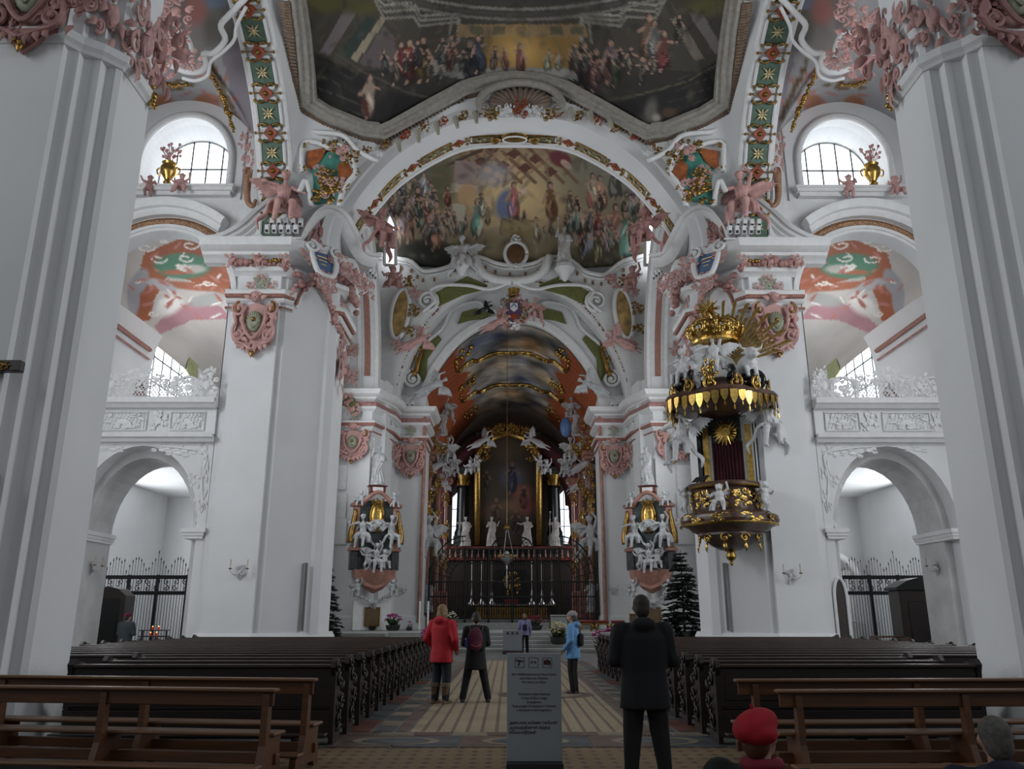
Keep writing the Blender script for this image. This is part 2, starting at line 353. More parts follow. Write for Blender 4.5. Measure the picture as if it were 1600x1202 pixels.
# --- crossing piers and pierced cross walls ------------------------
P2 = [(-11.0, 26.7), (-8.2, 26.7), (-6.6, 28.35), (-6.6, 30.4)]
cross = {}
for s in (-1, 1):
    side = 'left' if s < 0 else 'right'
    plan = [(-10.14, 26.66), (-9.85, 26.66), (-9.85, 26.52), (-8.32, 26.52), (-8.32, 26.7), (-8.12, 26.7), (-6.95, 27.9), (-6.82, 27.9), (-6.6, 28.12), (-6.6, 28.3), (-6.72, 28.42), (-6.72, 30.4), (-10.14, 30.4)]
    o = struct(MB().prism([(s*abs(x), y) for x, y in plan], 16.2, ax='z').build('wall_%s_crossing_pier' % side, plaster)); cross[s] = o
    for nm, pr, m in (('cornice', CORN, stucco), ('frieze_moulding', FRZ, stucco), ('neck_moulding', NECK, stucco), ('astragal', ASTR, stucco)):
        pth = mpath([(-11.15, 26.62), (-8.2, 26.62), (-6.6, 28.3), (-6.6, 30.4)] if nm == 'cornice' else [(-10.0, 26.62), (-8.2, 26.62), (-6.6, 28.3), (-6.6, 30.4)], s)
        if nm in ('neck_moulding', 'astragal'):   # they break round the arched panel of the chamfer
            pth = mpath([(-10.2, 26.58), (-8.2, 26.58), (-7.95, 26.85)], s)
            cornice(MB(), pth, pr).build(nm, m, o, smooth=30)
            pth = mpath([(-6.85, 28.0), (-6.6, 28.3), (-6.6, 30.4)], s)
        cornice(MB(), pth, pr).build(nm, m, o, smooth=30)
    # pink egg-and-dart lines under the neck moulding
    for pth in ([(-10.2, 26.5), (-8.2, 26.5), (-7.95, 26.78)], [(-6.85, 27.93), (-6.52, 28.25), (-6.52, 30.4)]):
        cornice(MB(), mpath(pth, s), [(0, 12.50), (0, 12.36), (.14, 12.36), (.18, 12.43), (.14, 12.50)]).build('bead_moulding', pinkdot, o)
        cornice(MB(), mpath(pth, s), [(0, 12.03), (0, 11.96), (.06, 11.96), (.06, 12.03)]).build('bead_moulding', pinkdot, o)
    # arched panel on the chamfer: raised arch moulding
    dv = Vector((1.6, 1.65, 0)).normalized(); nv = Vector((dv.y, -dv.x, 0)); cpt = Vector((-7.4, 27.52, 0))
    def dpt(a, z, out): q = cpt+dv*a+nv*out; return (q.x*(-s), q.y, z)
    hump = spline([(-.72, 12.2), (-.66, 12.25), (-.60, 12.55), (-.36, 13.0), (0, 13.15), (.36, 13.0), (.60, 12.55), (.66, 12.25), (.74, 11.8)], 28)
    MB().tube([dpt(a, z, .05) for a, z in hump], .09, 6).build('arch_moulding', stucco, o, smooth=True)
    MB().tube([dpt(a*1.09, z+.1, .12) for a, z in hump], .06, 6).build('bead_moulding', pinkdot, o, smooth=True)
    hump2 = spline([(-.52, 10.5), (-.52, 12.1), (-.45, 12.45), (-.25, 12.72), (0, 12.8), (.25, 12.72), (.45, 12.45), (.52, 12.1), (.52, 10.5)], 30)
    MB().tube([dpt(a, z, .0) for a, z in hump2], .05, 6).build('arch_moulding', stucco, o, smooth=True)
    # sweeping broken pediment above the cornice: swan-neck on the front, hump over the chamfer
    def ped(pts, Yf, dep, name):
        path = spline(pts, 26); fr = []
        for i, p in enumerate(path):
            q0 = path[max(0, i-1)]; q1 = path[min(len(path)-1, i+1)]
            tx, tz = q1[0]-q0[0], q1[1]-q0[1]; L = math.hypot(tx, tz)
            nx, nz = -tz/L, tx/L
            fr.append((Vector((-s*p[0], Yf, p[1])), Vector((-s*nx, 0, nz)), Vector((0, -1, 0))))
        MB().sweep(fr, [(-.42, -1.2), (-.42, .0), (-.34, .10), (-.30, .10), (-.22, .22), (-.12, .26), (-.10, .36), (0, .44), (0, -1.2)], close=True).build(name, stucco, o, smooth=30)
    ped([(-11.3, 14.55), (-10.6, 14.65), (-9.9, 15.05), (-9.3, 15.7), (-8.75, 16.2), (-8.3, 16.32)], 26.5, .6, 'pediment_sweep')
    path = spline([(-7.95, 26.5, 14.6), (-7.75, 26.55, 15.2), (-7.4, 26.75, 15.9), (-6.95, 27.05, 16.15), (-6.45, 27.4, 15.9), (-6.05, 27.75, 15.2), (-5.75, 28.0, 14.75), (-5.3, 28.1, 14.7)], 26)
    fr = []
    for i, p in enumerate(path):
        t = Vector(path[min(i+1, 26)])-Vector(path[max(i-1, 0)]); t.x *= -s
        t.normalize(); nv2 = Vector((-.69*s, -.72, 0)); up = nv2.cross(t); up = up if up.z > 0 else -up
        fr.append((Vector((-s*p[0], p[1], p[2])), up.normalized(), nv2))
    MB().sweep(fr, [(-.42, -1.3), (-.42, .0), (-.34, .10), (-.22, .22), (-.12, .26), (-.10, .36), (0, .44), (0, -1.3)], close=True).build('pediment_hump', stucco, o, smooth=30)
    wb = MB().prism([(s*abs(x), y) for x, y in [(-10.4, 26.64), (-8.2, 26.64), (-6.3, 28.3), (-6.3, 30.4), (-10.4, 30.4)]], 16.3, ax='z', d0=14.3)
    wb.build('attic_block', stucco, o)
    # pilaster plinth
    cornice(MB(), mpath([(-10.2, 26.7), (-9.85, 26.52), (-8.32, 26.52), (-8.12, 26.7), (-6.6, 28.2), (-6.6, 30.4)], s), PB).build('plinth', plaster, o)
    # --- cross wall with aisle arch, gallery arch and lunette
    lo = archloop(s*12.55, 2.1, 0.0, 4.3, 2.8); up = archloop(s*12.7, 2.6, 8.55, 12.4, 2.66, 24); lu = archloop(s*12.35, 1.75, 16.9, 17.9, 2.0, 24)
    outer = [(s*10.15, -.001), (s*10.15, 23.5), (s*19.5, 23.5), (s*19.5, -.001)]
    lo[0] = (lo[0][0], 0.0005); lo[-1] = (lo[-1][0], 0.0005)
    wl = struct(holed(outer, [lo, up, lu], 26.7, 27.35).build('wall_%s_cross' % side, plaster))
    lo2 = archloop(s*12.6, 1.78, 0.0005, 4.3, 2.5); up2 = archloop(s*12.7, 2.6, 8.55, 12.4, 2.66, 24); lu2 = archloop(s*12.42, 1.52, 17.45, 18.1, 1.6, 24)
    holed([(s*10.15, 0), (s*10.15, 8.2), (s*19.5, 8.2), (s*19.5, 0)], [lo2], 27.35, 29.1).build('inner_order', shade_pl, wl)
    # lunette splay (loft from the big arch to the glazed arch)
    mb = MB(); n = len(lu); mb.add([(x, 27.3, z) for x, z in lu]+[(x, 28.2, z) for x, z in lu2], [(i, (i+1) % n, (i+1) % n+n, i+n) for i in range(n)]); mb.build('lunette_splay', plaster, wl)
    arch = lu[1:-1]
    MB().tube([(x, 26.66, z) for x, z in lu], .14, 8).build('lunette_moulding', stucco, wl, smooth=True)
    MB().box(*sorted((s*10.35, s*14.4)), 26.35, 26.9, 16.55, 16.68).box(*sorted((s*10.45, s*14.3)), 26.45, 26.9, 16.40, 16.55).box(*sorted((s*10.3, s*14.45)), 26.3, 26.9, 16.68, 16.78).build('window_sill_ledge', stucco, wl)
    wn = struct(MB().prism(lu2, 28.24, d0=28.2).build('window_%d' % (1 if s < 0 else 2), glass))
    mb = MB()
    for k in (-.9, -.3, .3, .9): mb.box(s*12.42+k-.025, s*12.42+k+.025, 28.12, 28.17, 17.45, 18.1+1.6*math.sqrt(1-(k/1.52)**2))
    mb.box(s*12.42-1.5, s*12.42+1.5, 28.12, 28.17, 18.42, 18.47); mb.build('glazing_bars', lead, wn)
    MB().tube([(x, 28.16, z) for x, z in lu2+[lu2[0]]], .04, 6).build('window_frame', stone, wn)
    # archivolt round the gallery opening with gilt beads
    ua = archloop(s*12.7, 2.6, 12.0, 12.4, 2.66, 28)[1:-1]
    fr = []
    for i, p in enumerate(ua):
        a = PI*i/28
        fr.append((Vector((p[0], 26.7, p[1])), Vector((-math.cos(a), 0, math.sin(a))), Vector((0, -1, 0))))
    MB().sweep(fr, [(0, -.1), (0, .06), (.10, .08), (.10, .14), (.22, .14), (.22, -.1)], close=True).build('archivolt', stucco, wl, smooth=30)
    fr = [q for q in fr if abs(q[0].x+q[1].x*.5) > 10.2]
    MB().sweep(fr, [(.28, -.1), (.28, .03), (.40, .10), (.52, .03), (.52, -.1)], close=True).build('gilt_bead', mat('gilt_bead', (.45, .24, .12), .5, .3, vary=.4, scale=22), wl)
    fh = [q for q in fr if abs(q[0].x+q[1].x*1.1) > 10.2]
    MB().sweep(fh, [(.56, -.1), (.56, .25), (.66, .34), (.76, .38), (.8, .5), (1.0, .6), (1.08, .6), (1.08, -.1)], close=True).build('archivolt_hood', stucco, wl, smooth=30)
    MB().box(*sorted((s*8.1, s*10.3)), 26.78, 27.4, 14.5, 23.5).build('rib_backing', plaster, wl)
    # gallery parapet: cornices, panel, aisle imposts
    a, b = sorted((s*10.15, s*16)); mb = MB()
    prof = [(26.9, 8.35), (26.4, 8.35), (26.3, 8.45), (26.22, 8.5), (26.2, 8.68), (26.9, 8.68)]
    MB().prism(prof, b, ax='x', d0=a).build('gallery_handrail', stucco, wl)
    MB().prism([(26.9, 7.2), (26.52, 7.2), (26.45, 7.3), (26.36, 7.34), (26.34, 7.46), (26.9, 7.46)], b, ax='x', d0=a).build('gallery_cornice', stucco, wl)
    MB().box(a, b, 26.55, 26.9, 7.4, 8.4).build('parapet_panel', plaster, wl)
    MB().box(a, b, 26.75, 29.05, 8.2, 8.55).build('gallery_floor', stone, wl)
    for x0, x1, ya, yb in ((10.2, 10.82, 26.6, 27.4), (14.2, 14.75, 26.6, 29.15)):
        aa, bb = sorted((s*x0, s*x1))
        if x0 > 14: aa, bb = sorted((s*14.30, s*14.9))
        MB().box(aa, bb, ya, yb, 4.0, 4.1).box(aa-.03, bb+.03, ya-.04, yb+.02, 4.1, 4.2).box(aa-.08, bb+.08, ya-.08, yb+.02, 4.2, 4.34).build('impost', stucco, wl)
    # --- aisle beyond: outer wall, back wall, gallery vault
    ow = struct(MB().box(*sorted((s*17.3, s*17.7)), 10.5, 26.7, 0, 18).build('wall_%s_outer' % side, plaster))
    aw = struct(MB().box(*sorted((s*19.5, s*19.9)), 29.1, 46, 0, 8.2).box(*sorted((s*10.6, s*19.9)), 45.6, 46, 0, 18).box(*sorted((s*10.6, s*10.9)), 30.4, 46.3, 0, 24).build('wall_%s_aisle' % side, plaster))
    MB().box(*sorted((s*10.3, s*19.9)), 29.1, 46, 8.0, 8.3).build('aisle_ceiling', plaster, aw)
    MB().box(*sorted((s*15.6, s*16.4)), 43.5, 45.7, 0, 8.0).build('aisle_pilaster', plaster, aw)
    MB().box(*sorted((s*11.2, s*11.7)), 44.5, 45.7, 0, 8.0).build('aisle_pilaster', plaster, aw)
    # gallery outer wall with big window opening on its inner face
    wy = archloop(38.6, 2.5, 8.8, 12.2, 3.2, 24)
    g = holed([(27.3, 8.3), (27.3, 19), (45.6, 19), (45.6, 8.3)], [wy], 0, .5, Matrix(((0, s, 0, s*17.0), (1, 0, 0, 0), (0, 0, 1, 0), (0, 0, 0, 1))))
    gw = struct(g.build('wall_%s_gallery' % side, plaster))
    wg = struct(MB().prism(wy, s*17.4, ax='x', d0=s*17.36).build('window_%d' % (3 if s < 0 else 4), glass))
    mb = MB()
    for k in (37, 38, 39, 40): mb.box(*sorted((s*17.30, s*17.34)), k-.03, k+.03, 8.8, 14.6)
    for z in (10, 11.2, 12.4, 13.6): mb.box(*sorted((s*17.30, s*17.34)), 36.2, 41, z-.03, z+.03)
    mb.build('glazing_bars', lead, wg)
    # painted panels of the window splay (green and gilt)
    for zz, hh in ((13.6, 1.1), (10.4, 1.2)):
        MB().prism([(40.9, zz), (41.6, zz+hh*.25), (41.5, zz+hh), (40.7, zz+hh*1.25), (40.2, zz+hh*.9), (40.1, zz+.2)], s*16.96, ax='x', d0=s*17.02).build('splay_panel', mat('splay_green', (.42, .44, .22), .6, vary=.2, scale=8), gw)
    # cornice with brown bead running back on the gallery wall
    for z, m, r in ((13.45, pinkdot, .10), (13.0, dpink, .05)):
        MB().tube([(s*16.9, 27.4, z), (s*16.9, 35.6, z)], r, 6).build('gallery_wall_moulding', m, gw)
# --- choir piers ---------------------------------------------------
CP = [(-10.6, 46.4), (-8.3, 46.4), (-7.55, 48.6), (-7.4, 50.6), (-5.6, 50.6), (-5.6, 53.5)]
choir = {}
for s in (-1, 1):
    side = 'left' if s < 0 else 'right'
    plan = [(-11, 46.4), (-8.9, 46.4), (-8.9, 46.3), (-8.3, 46.3), (-7.9, 47.3), (-7.65, 47.3), (-7.45, 48.8), (-7.45, 50.5), (-7.2, 50.6), (-5.6, 50.6), (-5.6, 53.5), (-11, 53.5)]
    o = struct(MB().prism([(s*abs(x), y) for x, y in plan], 15.4, ax='z', d0=.8).build('wall_%s_choir_pier' % side, plaster)); choir[s] = o
    pth = mpath(CP, s)
    for nm, pr, m in (('cornice', CORN, stucco), ('frieze_moulding', FRZ, stucco), ('neck_moulding', NECK, stucco), ('astragal', ASTR, stucco)):
        cornice(MB(), pth, pr).build(nm, m, o, smooth=30)
    cornice(MB(), pth, [(.1, 12.50), (.1, 12.34), (.27, 12.34), (.31, 12.42), (.27, 12.50)]).build('bead_moulding', pinkdot, o)
    cornice(MB(), pth, [(.0, 12.03), (.0, 11.95), (.13, 11.95), (.13, 12.03)]).build('bead_moulding', pinkdot, o)
    cornice(MB(), pth, [(.0, 13.76), (.0, 13.5), (.30, 13.5), (.36, 13.62), (.30, 13.76)]).build('bead_moulding', dpink, o)
    cornice(MB(), pth, [(-.2, .8), (.08, .8), (.08, 1.5), (.03, 1.6), (-.2, 1.6)]).build('plinth', plaster, o)
    MB().tube([(s*5.62, 50.5, 1.2), (s*5.62, 50.5, 14.0)], .12, 8).build('pink_edge_moulding', pmarble, o)
    # wall between: transverse strip at the outer side of bay two with relief panels
    for zz in (8.0, 9.6, 6.2):
        q = at(527 if s < 0 else 1072, 745 if zz == 9.6 else (790 if zz == 8.0 else 830), 46.1)
        MB().bbox(q.x-.5, q.x+.5, 46.25, 46.42, q.z-.75, q.z+.75, .05).build('relief_panel', stucco, o)
# --- arches -----------------------------------------------------------
def half(pts): return [(-x, z) for x, z in reversed(pts) if x > 0]+list(pts)
A1 = half([(0, 20.16), (1.91, 20.03), (3.28, 19.38), (4.54, 18.44), (5.37, 17.45), (6.15, 16.2), (6.5, 15.3), (6.55, 14.6)])
A1o = half([(0, 20.75), (2.0, 20.5), (3.8, 19.6), (5.4, 18.3), (6.6, 16.8), (7.2, 15.7), (7.5, 14.7)])
def archframes(pts, n, Y):
    path = spline(pts, n); fr = []
    for i, p in enumerate(path):
        q0 = path[max(0, i-1)]; q1 = path[min(n, i+1)]; tx, tz = q1[0]-q0[0], q1[1]-q0[1]; L = math.hypot(tx, tz)
        fr.append((Vector((p[0], Y, p[1])), Vector((-tz/L, 0, tx/L)), Vector((0, -1, 0))))
    return fr
ar1 = struct(MB().sweep(archframes(A1, 60, 27.4), [(0, -1.8), (-.05, -1.78), (-.05, -1.6), (0, -1.55), (0, .25), (.1, .3), (.3, .34), (.34, .46), (.55, .5), (.62, .5), (.62, -1.8)], close=True).build('ceiling_crossing_arch', plaster, smooth=30))
CA = half([(0, 23.0), (2.4, 22.6), (4.6, 21.2), (6.3, 18.9), (7.3, 16.4), (7.55, 14.7)])
CAi = half([(0, 20.6), (1.9, 20.25), (3.6, 19.0), (4.9, 17.2), (5.55, 15.6), (5.75, 14.7)])
ca = struct(MB().sweep(archframes(CA, 60, 50.0), [(-.25, -2), (-.25, .2), (.0, .3), (.0, .45), (.2, .5), (.2, .6), (.5, .7), (.55, -2)], close=True).build('ceiling_choir_arch', stucco, smooth=30))
MB().sweep(archframes(CAi, 60, 51.2), [(0, -2), (0, .2), (.12, .34), (.5, .34), (.55, -2)], close=True).build('inner_arch', stucco, ca, smooth=30)
# wall ring between outer and inner choir arch
rg = MB(); a_ = spline(CA, 60); b_ = spline(CAi, 60)
rg.add([(x, 51.0, z) for x, z in a_]+[(x, 51.1, z) for x, z in b_], [(i, i+1, i+62, i+61) for i in range(60)]); rg.build('arch_ring', plaster, ca)
# wall over the choir arch up to the dome
top = half([(0, 22.9), (3, 23.4), (6, 25.5), (10.6, 26.5)])
hole = [(x, z) for x, z in spline(CA, 40)]
wc = struct(holed([(-11, 14.0), (-11, 26.5)]+spline(top, 20)+[(11, 26.5), (11, 14.0), (7.56, 14.0)]+[(x, z) for x, z in reversed(hole)]+[(-7.56, 14.0)], [], 50.2, 51.4).build('wall_choir_arch', plaster))
# --- longitudinal ribs -------------------------------------------------
def rib(s, yc, a, zs, b, x0, x1, name, n=48):
    mb = MB(); fr = []
    for i in range(n+1):
        t = PI*i/n; fr.append((Vector((s*x0, yc+a*math.cos(t), zs+b*math.sin(t))), Vector((0, math.cos(t)/a, math.sin(t)/b)).normalized(), Vector((s, 0, 0))))
    W = x1-x0
    mb.sweep(fr, [(-.05, 0), (.0, -.08), (.7, -.12), (.7, W+.1), (0, W+.06), (-.05, W), (-.05, W-.12), (.03, W-.16), (.03, .16), (-.05, .12)], close=True)
    return struct(mb.build(name, stucco, smooth=30)), fr
RIB1 = {s: rib(s, 19.2, 7.35, 14.8, 6.5, 8.2, 9.35, 'ceiling_rib_%s' % ('left' if s < 0 else 'right')) for s in (-1, 1)}
RIB2 = {s: rib(s, 38.4, 8.05, 14.2, 9.0, 8.15, 10.0, 'ceiling_far_rib_%s' % ('left' if s < 0 else 'right')) for s in (-1, 1)}
for s in (-1, 1):
    MB().sweep([(p+n_*-.02, n_, sd) for p, n_, sd in RIB2[s][1]], [(0, .42), (-.05, .46), (-.05, .72), (0, .76)], close=True).build('bead_moulding', pinkdot, RIB2[s][0])
    MB().sweep([(p+n_*-.02, n_, sd) for p, n_, sd in RIB2[s][1]], [(0, .95), (-.07, 1.0), (-.07, 1.15), (0, 1.2)], close=True).build('rib_moulding', stucco, RIB2[s][0])
# --- dome of the crossing: pendentives and fresco boundary -----------------
A_loop = [(0, 27.05, 20.75), (-2.0, 27.05, 20.45), (-3.8, 27.05, 19.5), (-5.4, 27.0, 18.2), (-6.6, 26.95, 16.8), (-7.4, 26.8, 15.4), (-8.15, 26.5, 15.6), (-8.15, 26.0, 17.6), (-8.15, 24.6, 19.3), (-8.15, 22.5, 20.7), (-8.15, 20.8, 21.2), (-8.15, 19.2, 21.3)]
B_loop = [(0, 26.9, 21.5), (-1.0, 26.9, 21.4), (-2.0, 26.85, 21.05), (-3.6, 26.75, 20.0), (-5.0, 26.6, 19.0), (-5.7, 26.45, 18.98), (-7.0, 26.0, 19.3), (-7.75, 25.5, 19.55), (-7.65, 24.6, 20.1), (-7.5, 23.2, 20.7), (-7.4, 22, 21.1), (-7.35, 19.2, 21.5)]
def resamp(L, n): return spline(L, n)
def sharp(L, n):
    P = [Vector(p) for p in L]; d = [0]
    for i in range(1, len(P)): d.append(d[-1]+(P[i]-P[i-1]).length)
    out = []
    for k in range(n+1):
        t = d[-1]*k/n; i = max(j for j in range(len(d)) if d[j] <= t+1e-9); i = min(i, len(P)-2)
        out.append(tuple(P[i].lerp(P[i+1], (t-d[i])/(d[i+1]-d[i]))))
    return out
QN = 40
Bq = [B_loop[0]]
def idxmap(L, n):   # keep the same vertex index spacing on both loops
    out = []; m = len(L)-1
    for k in range(n+1):
        u = k/n*m; i = min(int(u), m-1); out.append(tuple(Vector(L[i]).lerp(Vector(L[i+1]), u-i)))
    return out
Aq, Bq = idxmap(A_loop, 44), idxmap(B_loop, 44)
def full(q):
    l = list(q); back = [(x, 38.4-y, z) for x, y, z in reversed(q)][1:]
    left = l+back; right = [(-x, y, z) for x, y, z in reversed(left)][1:-1]
    return left+right
Af, Bf = full(Aq), full(Bq); nL = len(Af)
pen = MB()
def pmix(k, t):
    a, b = Vector(Af[k]), Vector(Bf[k]); q = a.lerp(b, t); q.z += .25*math.sin(PI*t)*(1 if abs(a.x) > 3 else .2); return q
vs = [pmix(k, j/6) for j in range(7) for k in range(nL)]
pen.add(vs, [(j*nL+k, j*nL+(k+1) % nL, (j+1)*nL+(k+1) % nL, (j+1)*nL+k) for j in range(6) for k in range(nL)])
dome = struct(pen.build('ceiling_crossing', plaster, smooth=True))
# frame mouldings of the fresco
def loopframe(L):
    fr = []; n = len(L)
    for i in range(n+1):
        p = Vector(L[i % n]); t = (Vector(L[(i+1) % n])-Vector(L[(i-1) % n])).normalized()
        c = Vector((0, 19.2, p.z+3)); inn = (c-p); inn = (inn-t*inn.dot(t)).normalized(); dn = t.cross(inn).normalized()
        if dn.z > 0: dn = -dn
        fr.append((p, inn, dn))
    return fr
gfr = mat('grey_gilt_frame', (.34, .32, .28), .6, vary=.12, scale=6)
MB().sweep(loopframe(Bf), [(-.10, .0), (-.06, .18), (.06, .24), (.12, .15), (.30, .15), (.34, .05), (.46, .05), (.5, -.1), (-.1, -.1)], close=True).build('fresco_frame', gfr, dome, smooth=30)
mb = MB(); fr = loopframe(Bf)
for (p, inn, dn), (p2, i2, d2_) in zip(fr[:-1], fr[1:]):
    for k in (0, .33, .67):
        a_, b_, c_ = p.lerp(p2, k), inn.lerp(i2, k), dn.lerp(d2_, k); mb.tube([a_-b_*.40+c_*.04, a_-b_*.26+c_*.14, a_-b_*.08+c_*.2], [.05, .075, .05], 5)
#      # dentil-like gilt flutes beside the frame
mb.build('gilt_flutes', mat('brown_gilt_flute', (.22, .15, .10), .6, vary=.2, scale=9), dome)['kind'] = 'stuff'
# --- side bay vaults -------------------------------------------------------
# ---------------------------------------------------------------- painter for the frescoes (flat print on the vaults)
class Canvas:
    def __init__(s, x0, y0, x1, y1, col):
        s.x0, s.y0 = x0, y0; s.w, s.h = int(x1-x0), int(y1-y0)
        s.a = np.zeros((s.h, s.w, 3)); s.a[:] = [c/255 for c in col]
        s.X, s.Y = np.meshgrid(np.arange(s.w)+x0, np.arange(s.h)+y0)
    def mix(s, m, col):
        m = np.clip(m, 0, 1)[..., None]; s.a = s.a*(1-m)+np.array([c/255 for c in col])*m
    def ell(s, cx, cy, rx, ry, col, rot=0, soft=.35, al=1):
        c, n = math.cos(rot), math.sin(rot); dx, dy = s.X-cx, s.Y-cy
        d = np.sqrt(((dx*c+dy*n)/rx)**2+((-dx*n+dy*c)/ry)**2)
        s.mix(al*np.clip((1+soft*.5-d)/soft, 0, 1), col)
    def poly(s, pts, col, al=1):
        ins = np.zeros((s.h, s.w), bool); n = len(pts)
        for i in range(n):
            (xa, ya), (xb, yb) = pts[i], pts[(i+1) % n]
            if ya == yb: continue
            cnd = ((ya > s.Y) != (yb > s.Y)) & (s.X < (xb-xa)*(s.Y-ya)/(yb-ya)+xa); ins ^= cnd
        s.mix(ins*al, col)
    def line(s, pts, w, col, al=1):
        for (xa, ya), (xb, yb) in zip(pts[:-1], pts[1:]):
            dx, dy = xb-xa, yb-ya; L = dx*dx+dy*dy+1e-9
            t = np.clip(((s.X-xa)*dx+(s.Y-ya)*dy)/L, 0, 1)
            d = np.hypot(s.X-xa-t*dx, s.Y-ya-t*dy); s.mix(al*np.clip(w*.5+.7-d, 0, 1), col)
    def fig(s, x, y, h, robe, robe2=None, lean=0, skin=(172, 128, 104), sit=False, seed=0):
        r = random.Random(seed+int(x*7+y*3)); robe2 = robe2 or tuple(int(c*.55) for c in robe)
        hi = tuple(min(255, int(c*1.35+18)) for c in robe); lo_ = tuple(int(c*.5) for c in robe)
        k = h/30.0; L = lean
        s.ell(x-2*L*k, y-5*k, 5.2*k, 10.5*k, lo_, rot=L*.2); s.ell(x-1.2*L*k, y-7*k, 4.2*k, 9*k, robe, rot=L*.25)
        s.ell(x+(2.5 if r.random() > .5 else -2.5)*k, y-4*k, 2.2*k, 8*k, robe2, rot=r.uniform(-.4, .4))
        s.ell(x+L*k, y-17*k, 4.3*k, 6.5*k, robe2 if r.random() > .6 else robe, rot=L*.3)
        for q in range(3): s.ell(x+r.uniform(-3, 3)*k, y-r.uniform(2, 18)*k, .9*k, 5*k, hi if q else lo_, rot=r.uniform(-.5, .5), al=.7)
        a = r.uniform(-1, 1); s.line([(x+L*k-3*k, y-19*k), (x-7*k, y-(15+6*a)*k)], 1.9*k, skin); s.line([(x+L*k+3*k, y-19*k), (x+7.5*k, y-(16-5*a)*k)], 1.9*k, skin)
        s.ell(x+1.4*L*k, y-26*k, 2.5*k, 3.1*k, (62, 46, 36)); s.ell(x+1.4*L*k+.5*k, y-25.4*k, 2.0*k, 2.6*k, skin)
        s.line([(x-2*k, y+4*k), (x-3*k, y+6*k)], 1.6*k, skin)
    def sample(s, px, py):
        i = np.clip(px-s.x0, 0, s.w-1.001); j = np.clip(py-s.y0, 0, s.h-1.001)
        return s.a[j.astype(int), i.astype(int)]
def paint(me, col):      # per-vertex paint (srgb 0..1 -> linear)
    c = np.where(col <= .04045, col/12.92, ((col+.055)/1.055)**2.4)
    at_ = me.color_attributes.new('paint', 'FLOAT_COLOR', 'POINT')
    at_.data.foreach_set('color', np.concatenate([c, np.ones((len(c), 1))], 1).astype('f').ravel())
def projv(me):
    v = np.zeros(len(me.vertices)*3, 'f'); me.vertices.foreach_get('co', v); d = v.reshape(-1, 3)-np.array(CAM)
    rx = d[:, 0]*_cy-d[:, 1]*_sy; ry = d[:, 0]*_sy+d[:, 1]*_cy; q = np.maximum(ry*_C+d[:, 2]*_S, .5); up = -ry*_S+d[:, 2]*_C
    return 800+F*rx/q, 601-F*up/q, v.reshape(-1, 3)
def gainmap(a, g, sat=.68):
    gr = a.mean(1, keepdims=True); a = gr+(a-gr)*sat; return np.clip(a*g, 0, 1)
fresco = mat_attr('fresco_paint')
# --- crossing dome fresco: a supper scene with painted architecture -------------------------
cv = Canvas(430, -60, 1190, 240, (52, 48, 42))
cv.poly([(430, -60), (1190, -60), (1190, 120), (1000, 105), (820, 100), (640, 105), (430, 120)], (70, 64, 52))
# steps and dark ground
cv.poly([(440, 60), (520, 95), (600, 140), (680, 160), (820, 170), (960, 160), (1040, 140), (1110, 100), (1190, 50), (1190, 240), (430, 240)], (38, 36, 34))
for k in range(5):
    y0 = 86+k*17
    cv.line([(500-8*k+20, y0), (548+4*k, y0+22+k)], 1.6, (78, 74, 66), .8); cv.line([(1120-4*k, y0), (1068-8*k, y0+20+k)], 1.6, (70, 66, 58), .8)
cv.line([(470, 45), (560, 108), (640, 146), (700, 158)], 2.2, (84, 76, 60)); cv.line([(1150, 85), (1070, 128), (990, 150), (930, 158)], 2.2, (92, 84, 60))
# columns / pilasters of the painted hall
for pts, c in (([(500, 80), (515, 86), (556, 20), (540, 10)], (118, 106, 108)), ([(528, 84), (545, 92), (586, 30), (574, 24)], (46, 62, 56)), ([(548, 90), (558, 96), (604, 28), (596, 24)], (150, 136, 108)),
               ([(1116, 84), (1132, 78), (1090, 10), (1074, 18)], (112, 104, 100)), ([(1085, 95), (1100, 90), (1060, 24), (1048, 30)], (120, 110, 92)), ([(560, 98), (612, 112), (618, 60), (600, 40)], (96, 82, 82))):
    cv.poly(pts, c)
for q in ((505, 5, 40, 16, (92, 86, 34)), (1110, 10, 36, 14, (96, 88, 40)), (565, 10, 30, 12, (86, 82, 36))): cv.ell(*q[:4], q[4], soft=.9)
# entablatures
for dx in (-1, 1):
    X = lambda x: x if dx < 0 else 1624-x
    for k, c in enumerate(((150, 146, 130), (84, 82, 74), (136, 130, 112), (70, 68, 60), (128, 122, 106))):
        cv.line([(X(556+k*5), -30+k*3), (X(600), 8+k*5), (X(646), 2+k*6), (X(655), 24+k*4), (X(712), 22+k*3)], 3.5, c)
    cv.line([(X(716), 22), (X(716), 64)], 5, (140, 136, 122)); cv.line([(X(706), 26), (X(700), 66)], 3.5, (122, 118, 104))
# oculus rings
for r_, c, w_ in ((330, (120, 116, 106), 4), (322, (74, 72, 66), 4), (314, (132, 128, 116), 4), (304, (66, 66, 62), 6), (292, (98, 96, 88), 6), (276, (60, 62, 64), 10), (262, (86, 88, 88), 5)):
    cv.line([(812+r_*1.5*math.sin(a), -300+r_*math.cos(a)) for a in np.linspace(-.7, .7, 24)], w_, c)
for a in np.linspace(-.5, .5, 15): cv.ell(812+284*1.5*math.sin(a), -300+284*math.cos(a), 7, 4, (120, 120, 116), soft=.8)
